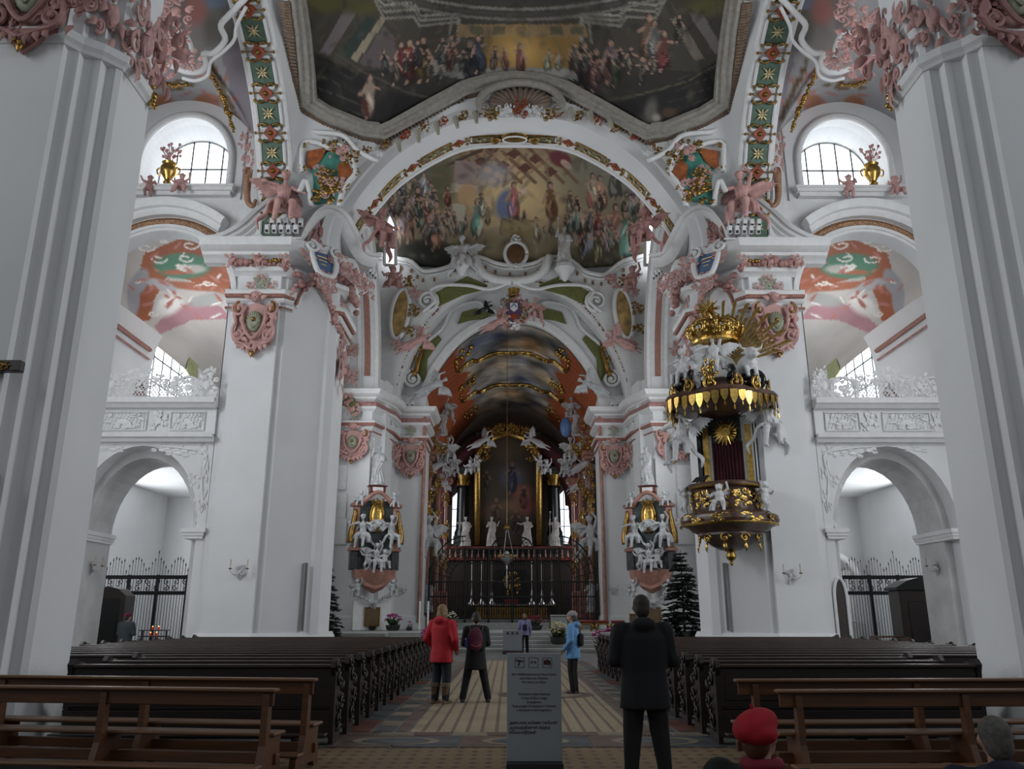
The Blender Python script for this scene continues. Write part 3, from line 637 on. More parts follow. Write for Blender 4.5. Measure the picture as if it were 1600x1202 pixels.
# ornate band and glowing niche
cv.poly([(716, 38), (914, 38), (918, 58), (712, 58)], (146, 112, 68)); cv.ell(814, 46, 15, 9, (170, 126, 60)); cv.ell(814, 46, 9, 6, (122, 92, 62))
for x in (735, 770, 860, 892): cv.poly([(x, 41), (x+20, 41), (x+20, 54), (x, 54)], (96, 88, 58))
cv.poly([(756, 58), (905, 58), (900, 106), (752, 106)], (150, 108, 40)); cv.ell(812, 80, 34, 26, (206, 152, 62), soft=1.2)
# table
cv.poly([(672, 92), (740, 104), (760, 106), (890, 106), (960, 96), (968, 112), (884, 126), (758, 128), (680, 116)], (124, 124, 116)); cv.poly([(758, 108), (888, 108), (880, 128), (762, 128)], (140, 138, 128))
R3 = random.Random(3)
for x, y, h, c in ((640, 118, 60, (120, 44, 34)), (660, 116, 62, (120, 92, 38)), (626, 112, 50, (112, 40, 44)), (690, 96, 40, (92, 98, 92)), (704, 96, 44, (120, 116, 100)), (735, 126, 68, (56, 50, 56)), (748, 104, 52, (60, 66, 84)), (772, 104, 34, (120, 96, 84)), (788, 106, 34, (150, 90, 70)), (812, 108, 42, (150, 84, 72)), (856, 106, 30, (150, 152, 120)), (872, 106, 26, (170, 164, 140)), (895, 106, 36, (104, 100, 84)), (912, 126, 64, (50, 34, 30)), (930, 132, 60, (110, 66, 62)), (955, 118, 60, (116, 96, 112)), (962, 126, 46, (60, 78, 48)), (1012, 84, 66, (130, 96, 70)), (1022, 88, 60, (140, 140, 130)), (1036, 100, 56, (140, 60, 54)), (1060, 60, 40, (92, 86, 70))):
    cv.fig(x, y, h, tuple(int(v*.88) for v in c), lean=R3.uniform(-.8, .8))
for k in range(260):
    cv.ell(R3.uniform(460, 1165), R3.uniform(-10, 150), R3.uniform(3, 16), R3.uniform(1.5, 6), R3.choice(((36, 34, 30), (96, 88, 70), (80, 66, 50), (60, 62, 56), (112, 104, 84))), rot=R3.uniform(-1.5, 1.5), soft=1.2, al=.35)
cv.fig(576, 176, 64, (150, 128, 108), (96, 40, 30), lean=.3); [cv.fig(600+k*17.5, 118+14*math.sin(k*1.7)-8*abs(k-12)/12, 34+8*math.sin(k*2.3), R3.choice(((84, 74, 62), (96, 60, 50), (70, 72, 66), (104, 92, 72), (60, 52, 56))), lean=R3.uniform(-.8, .8)) for k in list(range(0, 8))+list(range(17, 25))]; cv.ell(515, 185, 30, 16, (84, 38, 40), rot=.4); cv.ell(500, 180, 16, 9, (44, 42, 66), rot=.3); cv.line([(490, 142), (506, 164)], 1.6, (120, 104, 86))
cv.ell(1016, 175, 10, 22, (96, 92, 84), rot=.2, soft=.8); cv.ell(1025, 184, 7, 7, (150, 142, 126), soft=.8); cv.ell(1000, 188, 9, 9, (70, 62, 54), soft=.8); cv.ell(1045, 176, 12, 8, (84, 60, 40), soft=.8)
n3 = nL*4
Bx = [Vector(Bf[i//4 % nL]).lerp(Vector(Bf[(i//4+1) % nL]), (i % 4)/4) for i in range(n3)]
mb = MB(); NR = 190; cen = Vector((0, 19.2, 0))
vs = []
for j in range(NR+1):
    r_ = 1-(j/NR)*.999
    for p in Bx:
        q = Vector((p.x*r_, 19.2+(p.y-19.2)*r_, 0)); zb = p.z*(r_**.5)+21.0*(1-r_**.5); q.z = zb+.05+4.2*(1-r_*r_); vs.append(q)
mb.add(vs, [(j*n3+k, j*n3+(k+1) % n3, (j+1)*n3+(k+1) % n3, (j+1)*n3+k) for j in range(NR) for k in range(n3)])
me = mb.mesh('supper_fresco', fresco, True); px, py, _ = projv(me); paint(me, gainmap(cv.sample(px, py), FR1)); link('supper_fresco', me, dome)
# --- second dome: nativity-like crowd under a ruined roof -----------------------------------------
cv = Canvas(560, 190, 1060, 480, (120, 108, 84))
cv.ell(800, 300, 130, 80, (176, 142, 92), soft=1.6); cv.ell(810, 300, 60, 44, (214, 178, 112), soft=1.4); cv.ell(650, 270, 60, 40, (96, 92, 76), soft=1.5); cv.ell(950, 270, 70, 40, (128, 126, 104), soft=1.6)
for k in range(7):
    cv.line([(700+k*24, 225), (770+k*22, 285)], 5, (130, 92, 64)); cv.line([(890-k*26, 222), (800-k*14, 290)], 4.5, (170, 124, 86))
for x, y in ((770, 232), (802, 240), (836, 248), (786, 258), (820, 262), (750, 252), (860, 268)): cv.poly([(x-11, y), (x, y-8), (x+11, y), (x, y+8)], (112, 60, 46))
cv.line([(688, 262), (752, 234), (760, 220)], 5, (92, 66, 50)); cv.line([(740, 284), (772, 232)], 4, (120, 92, 70)); cv.line([(852, 258), (862, 300)], 4, (150, 120, 84))
cv.poly([(706, 290), (742, 294), (744, 252), (712, 250)], (150, 124, 116)); cv.poly([(700, 300), (752, 302), (750, 290), (704, 286)], (178, 158, 132)); cv.ell(730, 304, 15, 17, (186, 140, 92)); cv.ell(690, 285, 16, 40, (96, 92, 60), soft=.9)
for k in range(16): cv.fig(random.Random(k).uniform(700, 890), random.Random(k+50).uniform(345, 385), random.Random(k+9).uniform(20, 32), random.Random(k+3).choice(((128, 108, 84), (104, 92, 76), (146, 128, 104), (96, 108, 96))), seed=k)
cv.ell(770, 272, 26, 18, (150, 144, 150), soft=.9)
for x, y in ((762, 266), (776, 272), (768, 282), (785, 278)): cv.ell(x, y, 6, 5, (190, 160, 140), soft=.6)
cv.ell(875, 248, 18, 12, (124, 48, 52), rot=.4); cv.ell(884, 256, 10, 5, (196, 160, 134), rot=.6)
cv.poly([(560, 380), (640, 372), (720, 382), (860, 386), (1000, 376), (1060, 380), (1060, 480), (560, 480)], (70, 64, 44)); cv.ell(800, 384, 110, 20, (128, 116, 82), soft=.9)
cv.ell(650, 400, 60, 24, (44, 44, 34), soft=.5); cv.ell(690, 415, 50, 16, (40, 42, 34), soft=.5); cv.ell(950, 420, 70, 16, (58, 56, 38), soft=.6)
cv.poly([(708, 318), (728, 320), (724, 345), (704, 344)], (170, 158, 134))
# holy group
cv.ell(790, 318, 15, 24, (92, 106, 142), rot=.35, soft=.5); cv.fig(802, 334, 52, (176, 92, 92), (92, 106, 150)); cv.ell(818, 298, 5, 6, (214, 180, 150)); cv.fig(860, 336, 54, (124, 84, 46), (104, 56, 40), lean=-.4)
cv.poly([(783, 344), (838, 344), (832, 372), (788, 372)], (134, 112, 66)); cv.ell(810, 352, 26, 8, (150, 128, 76))
for x, y, h, c, c2 in ((625, 322, 44, (72, 76, 96), None), (640, 300, 36, (140, 120, 96), None), (662, 304, 36, (150, 156, 160), None), (650, 340, 50, (140, 96, 72), None), (626, 352, 46, (150, 112, 84), None), (668, 358, 64, (116, 48, 40), (86, 36, 30)), (682, 376, 66, (164, 72, 52), (178, 132, 104)), (640, 370, 44, (130, 88, 64), None), (612, 348, 40, (110, 92, 72), None), (700, 352, 34, (156, 128, 110), None), (708, 364, 36, (150, 130, 112), None), (745, 362, 54, (84, 130, 112), (180, 170, 140)), (752, 334, 34, (170, 164, 140), None), (838, 372, 34, (150, 140, 110), None), (925, 318, 50, (178, 150, 120), (170, 90, 70)), (938, 318, 46, (190, 130, 96), None), (962, 300, 56, (130, 124, 112), None), (988, 318, 48, (128, 110, 128), None), (1004, 330, 44, (150, 140, 140), None), (905, 372, 50, (150, 60, 50), (178, 166, 140)), (918, 384, 52, (178, 160, 140), (120, 136, 170)), (935, 370, 48, (146, 50, 48), None), (950, 380, 46, (120, 104, 110), None), (962, 372, 56, (150, 96, 76), (104, 120, 150)), (978, 392, 66, (104, 150, 128), (84, 130, 108)), (990, 384, 50, (112, 146, 124), None), (934, 400, 44, (140, 128, 84), None), (912, 396, 40, (130, 140, 176), None), (890, 330, 34, (140, 120, 96), None), (890, 352, 30, (118, 100, 82), None), (1000, 376, 40, (150, 140, 120), None)):
    cv.fig(x, y, h, c, c2, lean=R3.uniform(-.8, .8))
R9 = random.Random(9)
for k in range(46):
    x = R9.choice((R9.uniform(602, 700), R9.uniform(890, 1015))); y = R9.uniform(315, 385)+ (10 if x > 890 else 0); g = R9.choice(((120, 92, 74), (150, 128, 104), (96, 88, 84), (128, 60, 50), (104, 116, 100), (140, 120, 128), (86, 78, 60)))
    cv.fig(x, y, R9.uniform(26, 40), g, lean=R9.uniform(-1, 1), seed=k)
for k in range(240):
    cv.ell(R9.uniform(590, 1025), R9.uniform(215, 440), R9.uniform(3, 12), R9.uniform(1.5, 5), R9.choice(((70, 60, 46), (170, 150, 118), (140, 110, 80), (60, 56, 50), (128, 120, 100))), rot=R9.uniform(-1.5, 1.5), soft=1.2, al=.35)
D2 = lambda x, y: 23.6+4.0*(1-min(1, abs((y-38.6)/10.2)**12))*(1-.2*(x/10.5)**2)+.35*(abs(x)/8)**2*max(0, (y-40)/8)
def d2(u, v):
    x = -10.6+21.2*u; y = 29.6+6.0*v/.12 if v < .12 else 35.6+13.6*(v-.12)/.88; return (x, y, D2(x, y))
me = MB().grid(d2, 330, 260).mesh('ceiling_far_dome', fresco, True); px, py, _ = projv(me); paint(me, gainmap(cv.sample(px, py), FR2))
dome2 = struct(link('ceiling_far_dome', me))
# attic front over the choir arch: outline traced on the plane of the wall
topf = [(590, 398), (602, 400), (622, 405), (642, 409), (655, 421), (668, 425), (700, 418), (712, 408), (735, 401), (755, 404), (775, 412), (805, 416), (835, 412), (852, 404), (878, 402), (896, 410), (912, 424), (928, 429), (945, 430), (958, 420), (975, 408), (1000, 402), (1012, 398), (1024, 397)]
YA = 48.6
tw = [(at(x, y, YA).x, at(x, y, YA).z) for x, y in topf]; tw = spline(tw, 60)
CA48 = [(x*.985, (z-1.6)*.985+1.9) for x, z in spline(CA, 50)]
mb = holed(tw+[(9.6, 15.0), (7.65, 15.0)]+list(reversed(CA48))+[(-7.65, 15.0), (-9.6, 15.0)], [], YA, YA+1.4)
attic = struct(mb.build('wall_choir_attic', stucco))
MB().tube([(x, YA-.05, z) for x, z in tw], .16, 8).build('fresco_frame', stucco, attic, smooth=True)
MB().tube([(x, YA-.12, z-.3) for x, z in tw], .08, 6).build('fresco_frame', stucco, attic, smooth=True)
# green fields above the choir arch
for s in (-1, 1):
    g = [(812-s*38, 446), (812-s*70, 432), (812-s*100, 447), (812-s*125, 462), (812-s*118, 470), (812-s*132, 488), (812-s*108, 476), (812-s*78, 462), (812-s*40, 452)]
    g = [(x-12+(0 if s > 0 else 4), y) for x, y in g]
    MB().prism([(at(x, y, YA).x, at(x, y, YA).z) for x, y in g], YA, d0=YA-.06).build('green_field', olive, attic)
# bright tall windows of the second bay, seen past the arch
for s in (-1, 1):
    xs = (601, 618) if s < 0 else (1008, 1030)
    pts = [(xs[0], 414), (xs[0], 352), (sum(xs)/2, 336), (xs[1], 352), (xs[1], 414)]
    ws = struct(MB().prism([(at(x, y, 47.6).x, at(x, y, 47.6).z) for x, y in pts], 47.68, d0=47.6).build('window_%d' % (5 if s < 0 else 6), glass))
    q = [at(x, y, 47.5) for x, y in pts]; MB().tube(q+[q[0]], .12, 6).build('window_frame', stucco, ws)
# --- side bay vaults (painted) -----------------------------------------------------------------
cv = Canvas(150, -80, 440, 330, (150, 148, 150))
cv.poly([(330, -80), (372, -80), (398, 160), (402, 330), (380, 330), (372, 200), (345, 80)], (128, 118, 128))
cv.ell(330, 20, 70, 60, (96, 92, 84), soft=.4); cv.ell(300, 60, 20, 45, (120, 112, 108), soft=.6); cv.ell(330, 0, 26, 14, (92, 106, 130)); cv.ell(305, 15, 18, 24, (150, 84, 76), soft=.7)
cv.ell(255, 162, 16, 14, (170, 98, 60), soft=.4); cv.ell(323, 158, 20, 12, (170, 98, 60), soft=.4)
for a in range(22): cv.ell(R3.uniform(240, 370), R3.uniform(110, 180), R3.uniform(5, 12), R3.uniform(1.5, 3), (178, 104, 96), rot=R3.uniform(-1, 1), soft=.6)
for a in range(14): cv.ell(330+a*3.2, 100+a*7+R3.uniform(-4, 4), 4, 5, (96, 72, 40), soft=.7); 
for a in range(10): cv.ell(265+R3.uniform(-25, 35), 130+R3.uniform(-4, 10), 7, 2.5, (110, 86, 50), soft=.7)
for s in (-1, 1):
    def sv(u, v):
        x = 9.36+6.9*u; y = 11.8+14.88*v
        bx = 14.8+6.5*math.sqrt(max(0, 1-((y-19.2)/7.5)**2)); by = 16.2+4.25*math.sqrt(max(0, 1-((x-12.5)/3.4)**2)) if abs(x-12.5) < 3.4 else 0
        return (s*x, y, max(bx, by)+.1)
    me = MB().grid(sv, 90, 110).mesh('ceiling_side_bay', fresco, True); px, py, _ = projv(me)
    if s > 0: px = 1590-px
    paint(me, gainmap(cv.sample(px, py), 1.1)); o = struct(link('ceiling_side_bay_%s' % ('left' if s < 0 else 'right'), me))
    MB().box(*sorted((s*15.9, s*17.5)), 11.8, 26.7, 16.0, 16.4).build('vault_springer', plaster, o)
# --- gallery vaults: barrel painted white, rust, green, grey, pink -----------------------------------
cv = Canvas(180, 330, 370, 560, (158, 152, 146))
cv.poly([(225, 395), (300, 365), (350, 400), (368, 440), (368, 470), (300, 440), (262, 430), (240, 470), (235, 500), (212, 505), (205, 470)], (140, 74, 44))
cv.ell(285, 415, 45, 20, (66, 112, 88), soft=.25); cv.ell(300, 420, 22, 7, (160, 156, 146), soft=.5); cv.ell(275, 425, 22, 4, (150, 86, 60), soft=.6); cv.ell(300, 447, 60, 6, (142, 82, 56), soft=.5, rot=.1)
cv.ell(218, 440, 12, 22, (128, 128, 132), soft=.3, rot=.4); cv.ell(208, 465, 10, 30, (132, 130, 134), soft=.3); cv.ell(250, 445, 26, 8, (140, 138, 140), soft=.3, rot=.3)
cv.poly([(240, 510), (262, 488), (300, 470), (345, 478), (362, 498), (300, 500), (250, 522)], (150, 106, 112)); cv.ell(325, 468, 30, 10, (136, 136, 132), soft=.5, rot=-.2); cv.ell(262, 478, 24, 14, (190, 186, 180), soft=.6, rot=-.5)
for a in range(9):
    x, y = R3.uniform(205, 350), R3.uniform(375, 490); r_ = R3.uniform(7, 16); cv.line([(x+r_*(1-.1*k/2)*math.cos(k*.5), y+.6*r_*(1-.08*k)*math.sin(k*.5)) for k in range(12)], 1.8, (196, 190, 184))
for a in range(60): cv.ell(R3.uniform(205, 360), R3.uniform(355, 500), R3.uniform(4, 11), R3.uniform(1, 2.5), R3.choice([(150, 84, 72), (190, 184, 178), (160, 100, 90)]), rot=R3.uniform(-1, 1), soft=.6)
for s in (-1, 1):
    def gv(u, v):
        a = PI*u; y = 27.36+18.2*v; return (s*(13.6-3.5*math.cos(a)), y, 13.6+2.5*math.sin(a)+.4*math.sin(PI*v))
    me = MB().grid(gv, 150, 150).mesh('ceiling_gallery', fresco, True); px, py, _ = projv(me)
    if s > 0: px = 1612-px
    paint(me, gainmap(cv.sample(px, py), 1.25, .85)); struct(link('ceiling_gallery_%s' % ('left' if s < 0 else 'right'), me))
# --- choir vault ----------------------------------------------------------------------------------------
def czv(v): return 1-.17*v
def chv(u, v):
    p = CVp[int(round(u*80))]; y = 51.3+15.0*v; k = czv(v); return (p[0]*(1-.05*v), y, 14.7+(p[1]-14.7)*k-1.0*v)
CVp = spline(half([(0, 20.5), (1.9, 20.15), (3.6, 18.9), (4.9, 17.1), (5.55, 15.6), (5.8, 13.4)]), 80)
me = MB().grid(chv, 80, 120).mesh('ceiling_choir', fresco, True)
_, _, co = projv(me)
N_ = len(co); col = np.zeros((N_, 3)); rs = np.random.RandomState(4)
for i in range(N_):
    x, y, z = co[i]; v = (y-51.3)/15.0; u = x/5.7
    n1 = noise.fractal(Vector((x*.45, y*.5, 3.1)), .9, 2.0, 5); n2 = noise.fractal(Vector((x*.4+9, y*.45, 1.7)), .9, 2.0, 4)
    bandi = 0 if y < 54.9 else (1 if y < 60.6 else 2); lim = (.62, .60, .56)[bandi]+.05*math.sin(y*2.2)
    if abs(u) < lim:
        c = np.array((150, 144, 132))/255*(1+.75*n1); c = c*(1-.2*(bandi == 0))+np.array((.30, .16, .0))*max(0, n2)+np.array((-.08, -.02, .12))*max(0, -n2)
    else:
        lat = (abs(((x*1.6+y*1.3) % 1)-.5) < .06) or (abs(((x*1.6-y*1.3) % 1)-.5) < .06)
        c = np.array((178, 92, 50))/255*(1.0 if not lat else .78)
    col[i] = c
paint(me, np.clip(col, 0, 1)); chvault = struct(link('ceiling_choir', me))
# gilt frames of the vault panels
def vpt(x, y, dz=-.12):
    v = (y-51.3)/15.0; xs = [p[0] for p in CVp]; X = x/(1-.05*v); z = np.interp(X, xs, [p[1] for p in CVp]); return (x, y, 14.7+(z-14.7)*czv(v)-1.0*v+dz)
for Yb in (54.9, 60.6):
    pts = spline([(-3.9, Yb-1.6), (-3.75, Yb-.5), (-2.9, Yb-.35), (-2.4, Yb+.35), (-1.2, Yb+.25), (0, Yb+.5), (1.2, Yb+.25), (2.4, Yb+.35), (2.9, Yb-.35), (3.75, Yb-.5), (3.9, Yb-1.6)], 60)
    for dy, r_ in ((0, .11), (.32, .06)):
        MB().tube([vpt(a, b+dy, -.1) for a, b in pts], [r_*(1+.5*math.sin(k*2.1)) for k in range(61)], 6).build('gilt_vault_frame', gilt, chvault, smooth=True)
for s in (-1, 1):
    for Yb in (52.5, 58, 63.5):
        mb = MB()
        for k in range(14): mb.ball(vpt(s*(3.3+random.uniform(-.5, .6)), Yb+random.uniform(-.7, .7)), random.uniform(.08, .2), 6, 5)
        mb.build('gilt_spray', gilt, chvault, smooth=True)
# choir side walls and end wall
cw = struct(MB().box(-8.2, -7.6, 53.4, 67, .8, 14.6).box(7.6, 8.2, 53.4, 67, .8, 14.6).build('wall_choir_sides', mat('choir_wall', (.42, .36, .33), .8)))
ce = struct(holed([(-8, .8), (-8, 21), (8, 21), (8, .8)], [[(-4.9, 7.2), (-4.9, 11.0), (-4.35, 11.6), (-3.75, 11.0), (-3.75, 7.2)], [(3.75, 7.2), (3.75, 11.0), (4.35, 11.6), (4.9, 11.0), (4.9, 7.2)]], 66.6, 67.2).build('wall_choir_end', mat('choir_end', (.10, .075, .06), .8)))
for i, s in enumerate((-1, 1)):
    wd = struct(MB().box(s*4.33-.58, s*4.33+.58, 66.95, 67.0, 7.2, 11.6).build('window_%d' % (7+i), mat('choir_window_glass', (.85, .92, 1.0), .3, vary=0, emit=1.6)))
    MB().box(s*4.33-.03, s*4.33+.03, 66.85, 66.92, 7.2, 11.5).box(s*4.33-.57, s*4.33+.57, 66.85, 66.92, 8.6, 8.66).box(s*4.33-.57, s*4.33+.57, 66.85, 66.92, 10.0, 10.06).build('glazing_bars', lead, wd)
# ================================================================ carved ornament and figures
def scroll(mb, c, r, turns=1.6, w=.05, flip=1, a0=0, M=None, n=26, out=0):
    pts = []; rs = []
    for i in range(n+1):
        t = i/n; a = a0+flip*2*PI*turns*t; q = r*(1-.85*t)
        pts.append((c[0]+q*math.cos(a), c[1]-out*t, c[2]+q*math.sin(a))); rs.append(w*(1.0-.45*t))
    mb.tube(pts, rs, 6, M)
    mb.ball((c[0], c[1]-out, c[2]), w*1.1, 6, 5, M)
def leaf(mb, base, d, L, W, curl=.3, M=None):       # acanthus lobe: base point, direction in xz, length, width
    d = Vector((d[0], 0, d[1])).normalized(); b = Vector(base)
    pts = [b+d*L*t+Vector((0, -curl*L*math.sin(t*2.4), 0)) for t in (0, .25, .5, .75, 1)]
    mb.tube(pts, [W*.35, W*.9, W, W*.6, W*.08], 6, M, flat=.45, up=(0, 1, 0))
_cart = {}
def cartouche_meshes(seed=0):
    if seed in _cart: return _cart[seed]
    r = random.Random(seed); p = MB(); m = MB(); g = MB()
    out = [(-.40, .5), (-.46, .40), (-.50, .22), (-.40, .05), (-.44, -.12), (-.40, -.36), (-.24, -.40), (-.12, -.52), (0, -.62), (.12, -.52), (.24, -.40), (.40, -.36), (.44, -.12), (.40, .05), (.50, .22), (.46, .40), (.40, .5), (.2, .44), (0, .52), (-.2, .44)]
    p.prism(out, 0, d0=-.06)
    for s in (-1, 1):
        scroll(p, (s*.36, -.10, .36), .15, 1.7, .045, -s, PI/2, out=.06)
        scroll(p, (s*.34, -.10, -.20), .12, 1.4, .04, s, PI/2, out=.05)
        p.tube(spline([(s*.46, -.09, .25), (s*.40, -.14, .08), (s*.46, -.12, -.08), (s*.40, -.12, -.3), (s*.2, -.12, -.38), (0, -.16, -.5)], 16), [.045*(1-.02*k) for k in range(17)], 6)
        p.tube(spline([(s*.22, -.1, .42), (s*.26, -.15, .2), (s*.2, -.16, -.05), (s*.08, -.15, -.22), (0, -.14, -.26)], 14), .035, 6)
        for k in range(7):
            a = r.uniform(-.3, .3); leaf(p, (s*r.uniform(.1, .42), -.08, r.uniform(-.35, .25)), (s*r.uniform(-.2, 1), r.uniform(-1, .6)), r.uniform(.12, .2), .045, .35)
        for k in range(3): leaf(p, (s*(.06+.1*k), -.09, -.36), (s*(.1+.25*k), -1), .22-.04*k, .05, .3)
        g.tube(spline([(s*.36, -.16, .5), (s*.42, -.17, .44), (s*.42, -.17, .32), (s*.34, -.18, .28)], 8), .022, 5)
    p.ball((0, -.14, .60), (.10, .09, .11), 10, 8); p.ball((0, -.22, .585), (.02, .03, .02), 6, 5)
    for s in (-1, 1): leaf(p, (s*.08, -.12, .58), (s, .25), .2, .05, .2); p.ball((s*.05, -.21, .57), .03, 6, 5)
    for k in range(5): p.ball((-.09+.045*k, -.14, .68+.02*math.sin(k)), .04, 6, 5)
    m.ball((0, -.08, .10), (.18, .10, .22), 12, 8)
    for k in range(9): m.tube([(.0, -.17, -.05), (.14*math.cos(PI*k/8), -.15, .12+.18*math.sin(PI*k/8))], [.012, .03], 5)
    leaf(g, (0, -.1, -.5), (0, -1), .16, .05, .1)
    for k in range(5): g.ball((r.uniform(-.05, .05), -.14, -.52+r.uniform(-.05, .05)), .028, 6, 5)
    g.ball((0, -.19, .12), .05, 6, 5)
    _cart[seed] = (p, m, g); return _cart[seed]
_cm = {}
def cartouche(parent, loc, rz, w, h, pm=None, mm=None, gm=None, seed=0, name='cartouche', d=1.0):
    pm = pm or pink; mm = mm or mat('sage_relief', (.36, .38, .27), .6, vary=.15, scale=8); gm = gm or dgilt
    key = (seed, pm.name, mm.name, gm.name)
    if key not in _cm:
        p, m, g = cartouche_meshes(seed); _cm[key] = (p.mesh('cartouche', pm, 40), m.mesh('medallion', mm, True), g.mesh('gilt_tip', gm, True))
    a, b, c = _cm[key]
    o = link(name, a, parent, loc, (0, 0, rz), (w, w*d, h)); link('medallion', b, o); link('gilt_tip', c, o); return o
_rm = {}
def rocaille_mesh(seed, n=14, aspect=1.0):         # loose cluster of scrolls and leaves in a 1 x 1 field, facing -y
    r = random.Random(seed); p = MB()
    for k in range(n):
        x, z = r.uniform(-.38, .38), r.uniform(-.42, .42)
        if r.random() < .5: scroll(p, (x, -.05, z), r.uniform(.08, .17), r.uniform(1, 1.7), .035, r.choice((-1, 1)), r.uniform(0, 6), out=.06, n=18)
        else: leaf(p, (x, -.04, z), (r.uniform(-1, 1), r.uniform(-1, 1)), r.uniform(.15, .3), .06, .35)
    for k in range(n//2):
        a = r.uniform(0, 6.28); leaf(p, (.25*math.cos(a), -.04, .25*math.sin(a)), (math.cos(a), math.sin(a)), r.uniform(.18, .28), .055, .3)
    p.ball((0, -.06, 0), (.14, .10, .16), 8, 6); return p
def rocaille(parent, loc, rz, w, h, m, seed=0, d=1.0, name='rocaille', tilt=0):
    key = (seed, m.name)
    if key not in _rm: _rm[key] = rocaille_mesh(seed).mesh(name, m, 40)
    o = link(name, _rm[key], parent, loc, (tilt, 0, rz), (w, (w+h)/2*d, h)); return o
def garland(parent, pts, r, m, seed=0, name='garland', step=.5):
    rr = random.Random(seed); p = MB(); P = [Vector(q) for q in pts]; L = [0]
    for a, b in zip(P[:-1], P[1:]): L.append(L[-1]+(b-a).length)
    n = max(4, int(L[-1]/(r*step*2)))
    for k in range(n+1):
        t = L[-1]*k/n; i = min(max(j for j in range(len(L)) if L[j] <= t+1e-9), len(P)-2); q = P[i].lerp(P[i+1], (t-L[i])/max(1e-6, L[i+1]-L[i]))
        s_ = r*rr.uniform(.55, 1.1); p.ball(q+Vector((rr.uniform(-.4, .4), rr.uniform(-.3, .1), rr.uniform(-.4, .4)))*r, (s_, s_*.8, s_*rr.uniform(.7, 1.2)), 6, 5)
    return p.build(name, m, parent, smooth=True)
# ---------------------------------------------------------------- figures: union of tapered forms, fused into one skin
def fuse(mb, name, m, vox, smooth_it=4):
    me = bpy.data.meshes.new('tmp'); me.from_pydata(mb.v, [], mb.f); me.update()
    bm = bmesh.new(); bm.from_mesh(me); bmesh.ops.recalc_face_normals(bm, faces=bm.faces[:]); bm.to_mesh(me); bm.free()
    o = bpy.data.objects.new('tmp', me); C.objects.link(o)
    rm = o.modifiers.new('r', 'REMESH'); rm.mode = 'VOXEL'; rm.voxel_size = vox
    if smooth_it:
        sm = o.modifiers.new('s', 'SMOOTH'); sm.factor = .5; sm.iterations = smooth_it
    dg = bpy.context.evaluated_depsgraph_get(); dg.update()
    out = bpy.data.meshes.new_from_object(o.evaluated_get(dg)); out.name = name
    out.materials.clear(); out.materials.append(m); out.shade_smooth()
    bpy.data.objects.remove(o); bpy.data.meshes.remove(me); return out
def robe(mb, rings, folds=11, amp=.035, seed=0, M=None, n=56):    # rings: (x, y, z, rx, ry)
    r = random.Random(seed); ph = r.uniform(0, 6); vs = []; fs = []
    if amp > .02: rings = spline(rings, 4*(len(rings)-1))
    zt = rings[-1][2]; zb = rings[0][2]
    for x, y, z, rx, ry in rings:
        f = max(0, (zt-z)/(zt-zb))**.7
        for k in range(n):
            a = 2*PI*k/n; q = 1+amp*(f+.15)*4*(math.sin(a*folds+ph+z*3+1.2*math.sin(a*2+ph))*.6+math.sin(a*3+ph*2-z*4)*.4)
            vs.append((x+rx*q*math.cos(a), y+ry*q*math.sin(a), z))
    m = len(rings)
    for j in range(m-1):
        for k in range(n): fs.append((j*n+k, j*n+(k+1) % n, (j+1)*n+(k+1) % n, (j+1)*n+k))
    fs += [tuple(range(n-1, -1, -1)), tuple(range((m-1)*n, m*n))]; mb.add(vs, fs, M)
def limb(mb, pts, rs, M=None):
    mb.tube(pts, rs, 8, M)
    for p, r in zip(pts, rs): mb.ball(p, r, 8, 6, M)
def hand(mb, w, d, s=1.0, M=None, curl=.5, side=1):              # palm and five fingers at wrist w, pointing along d
    d = Vector(d).normalized(); w = Vector(w); u = d.orthogonal().normalized() if abs(d.z) > .95 else Vector((0, 0, 1)).cross(d).normalized(); v = d.cross(u)
    mb.tube([w, w+d*.05*s, w+d*.09*s], [.024*s, .036*s, .034*s], 8, M, flat=.55)
    for k, L in enumerate((.065, .078, .072, .055)):
        b = w+d*.085*s+u*(-.027+.018*k)*s; e = b+d*L*.5*s-v*curl*.012*s; f = e+d*L*.45*s-v*curl*.03*s
        mb.tube([b, e, f], [.0095*s, .009*s, .007*s], 6, M)
    b = w+d*.035*s-u*.03*s*side; mb.tube([b, b+(d*.6-u*.6*side)*.04*s, b+(d*.95-u*.55*side)*.07*s], [.011*s, .010*s, .008*s], 6, M)
def head(mb, c, s=1.0, rz=0, M=None, tilt=0, hair=True, beard=False):
    H = (M if M is not None else Matrix()) @ T(*c) @ Rz(rz) @ Rx(tilt) @ Sc(s)
    mb.ball((0, 0, 0), (.078, .098, .112), 12, 9, H); mb.ball((0, -.045, -.05), (.056, .055, .062), 10, 7, H)
    mb.tube([(0, -.088, .02), (0, -.118, -.02), (0, -.095, -.028)], [.010, .017, .010], 6, H)
    for q in (-1, 1):
        mb.ball((q*.08, .005, -.01), (.014, .024, .032), 6, 5, H); mb.ball((q*.032, -.088, .012), (.018, .010, .010), 6, 5, H); mb.ball((q*.033, -.090, .032), (.024, .012, .007), 6, 5, H)
    mb.ball((0, -.092, -.062), (.026, .012, .009), 6, 5, H)
    if hair:
        for k in range(14):
            a = 2*PI*k/14; mb.ball((.072*math.cos(a), .02+.085*math.sin(a) if math.sin(a) > -.4 else -.05, .06+.03*math.sin(k*2.1)), .035, 6, 5, H)
        mb.ball((0, .02, .07), (.075, .085, .06), 8, 6, H)
    if beard: mb.ball((0, -.08, -.11), (.045, .035, .06), 8, 6, H)
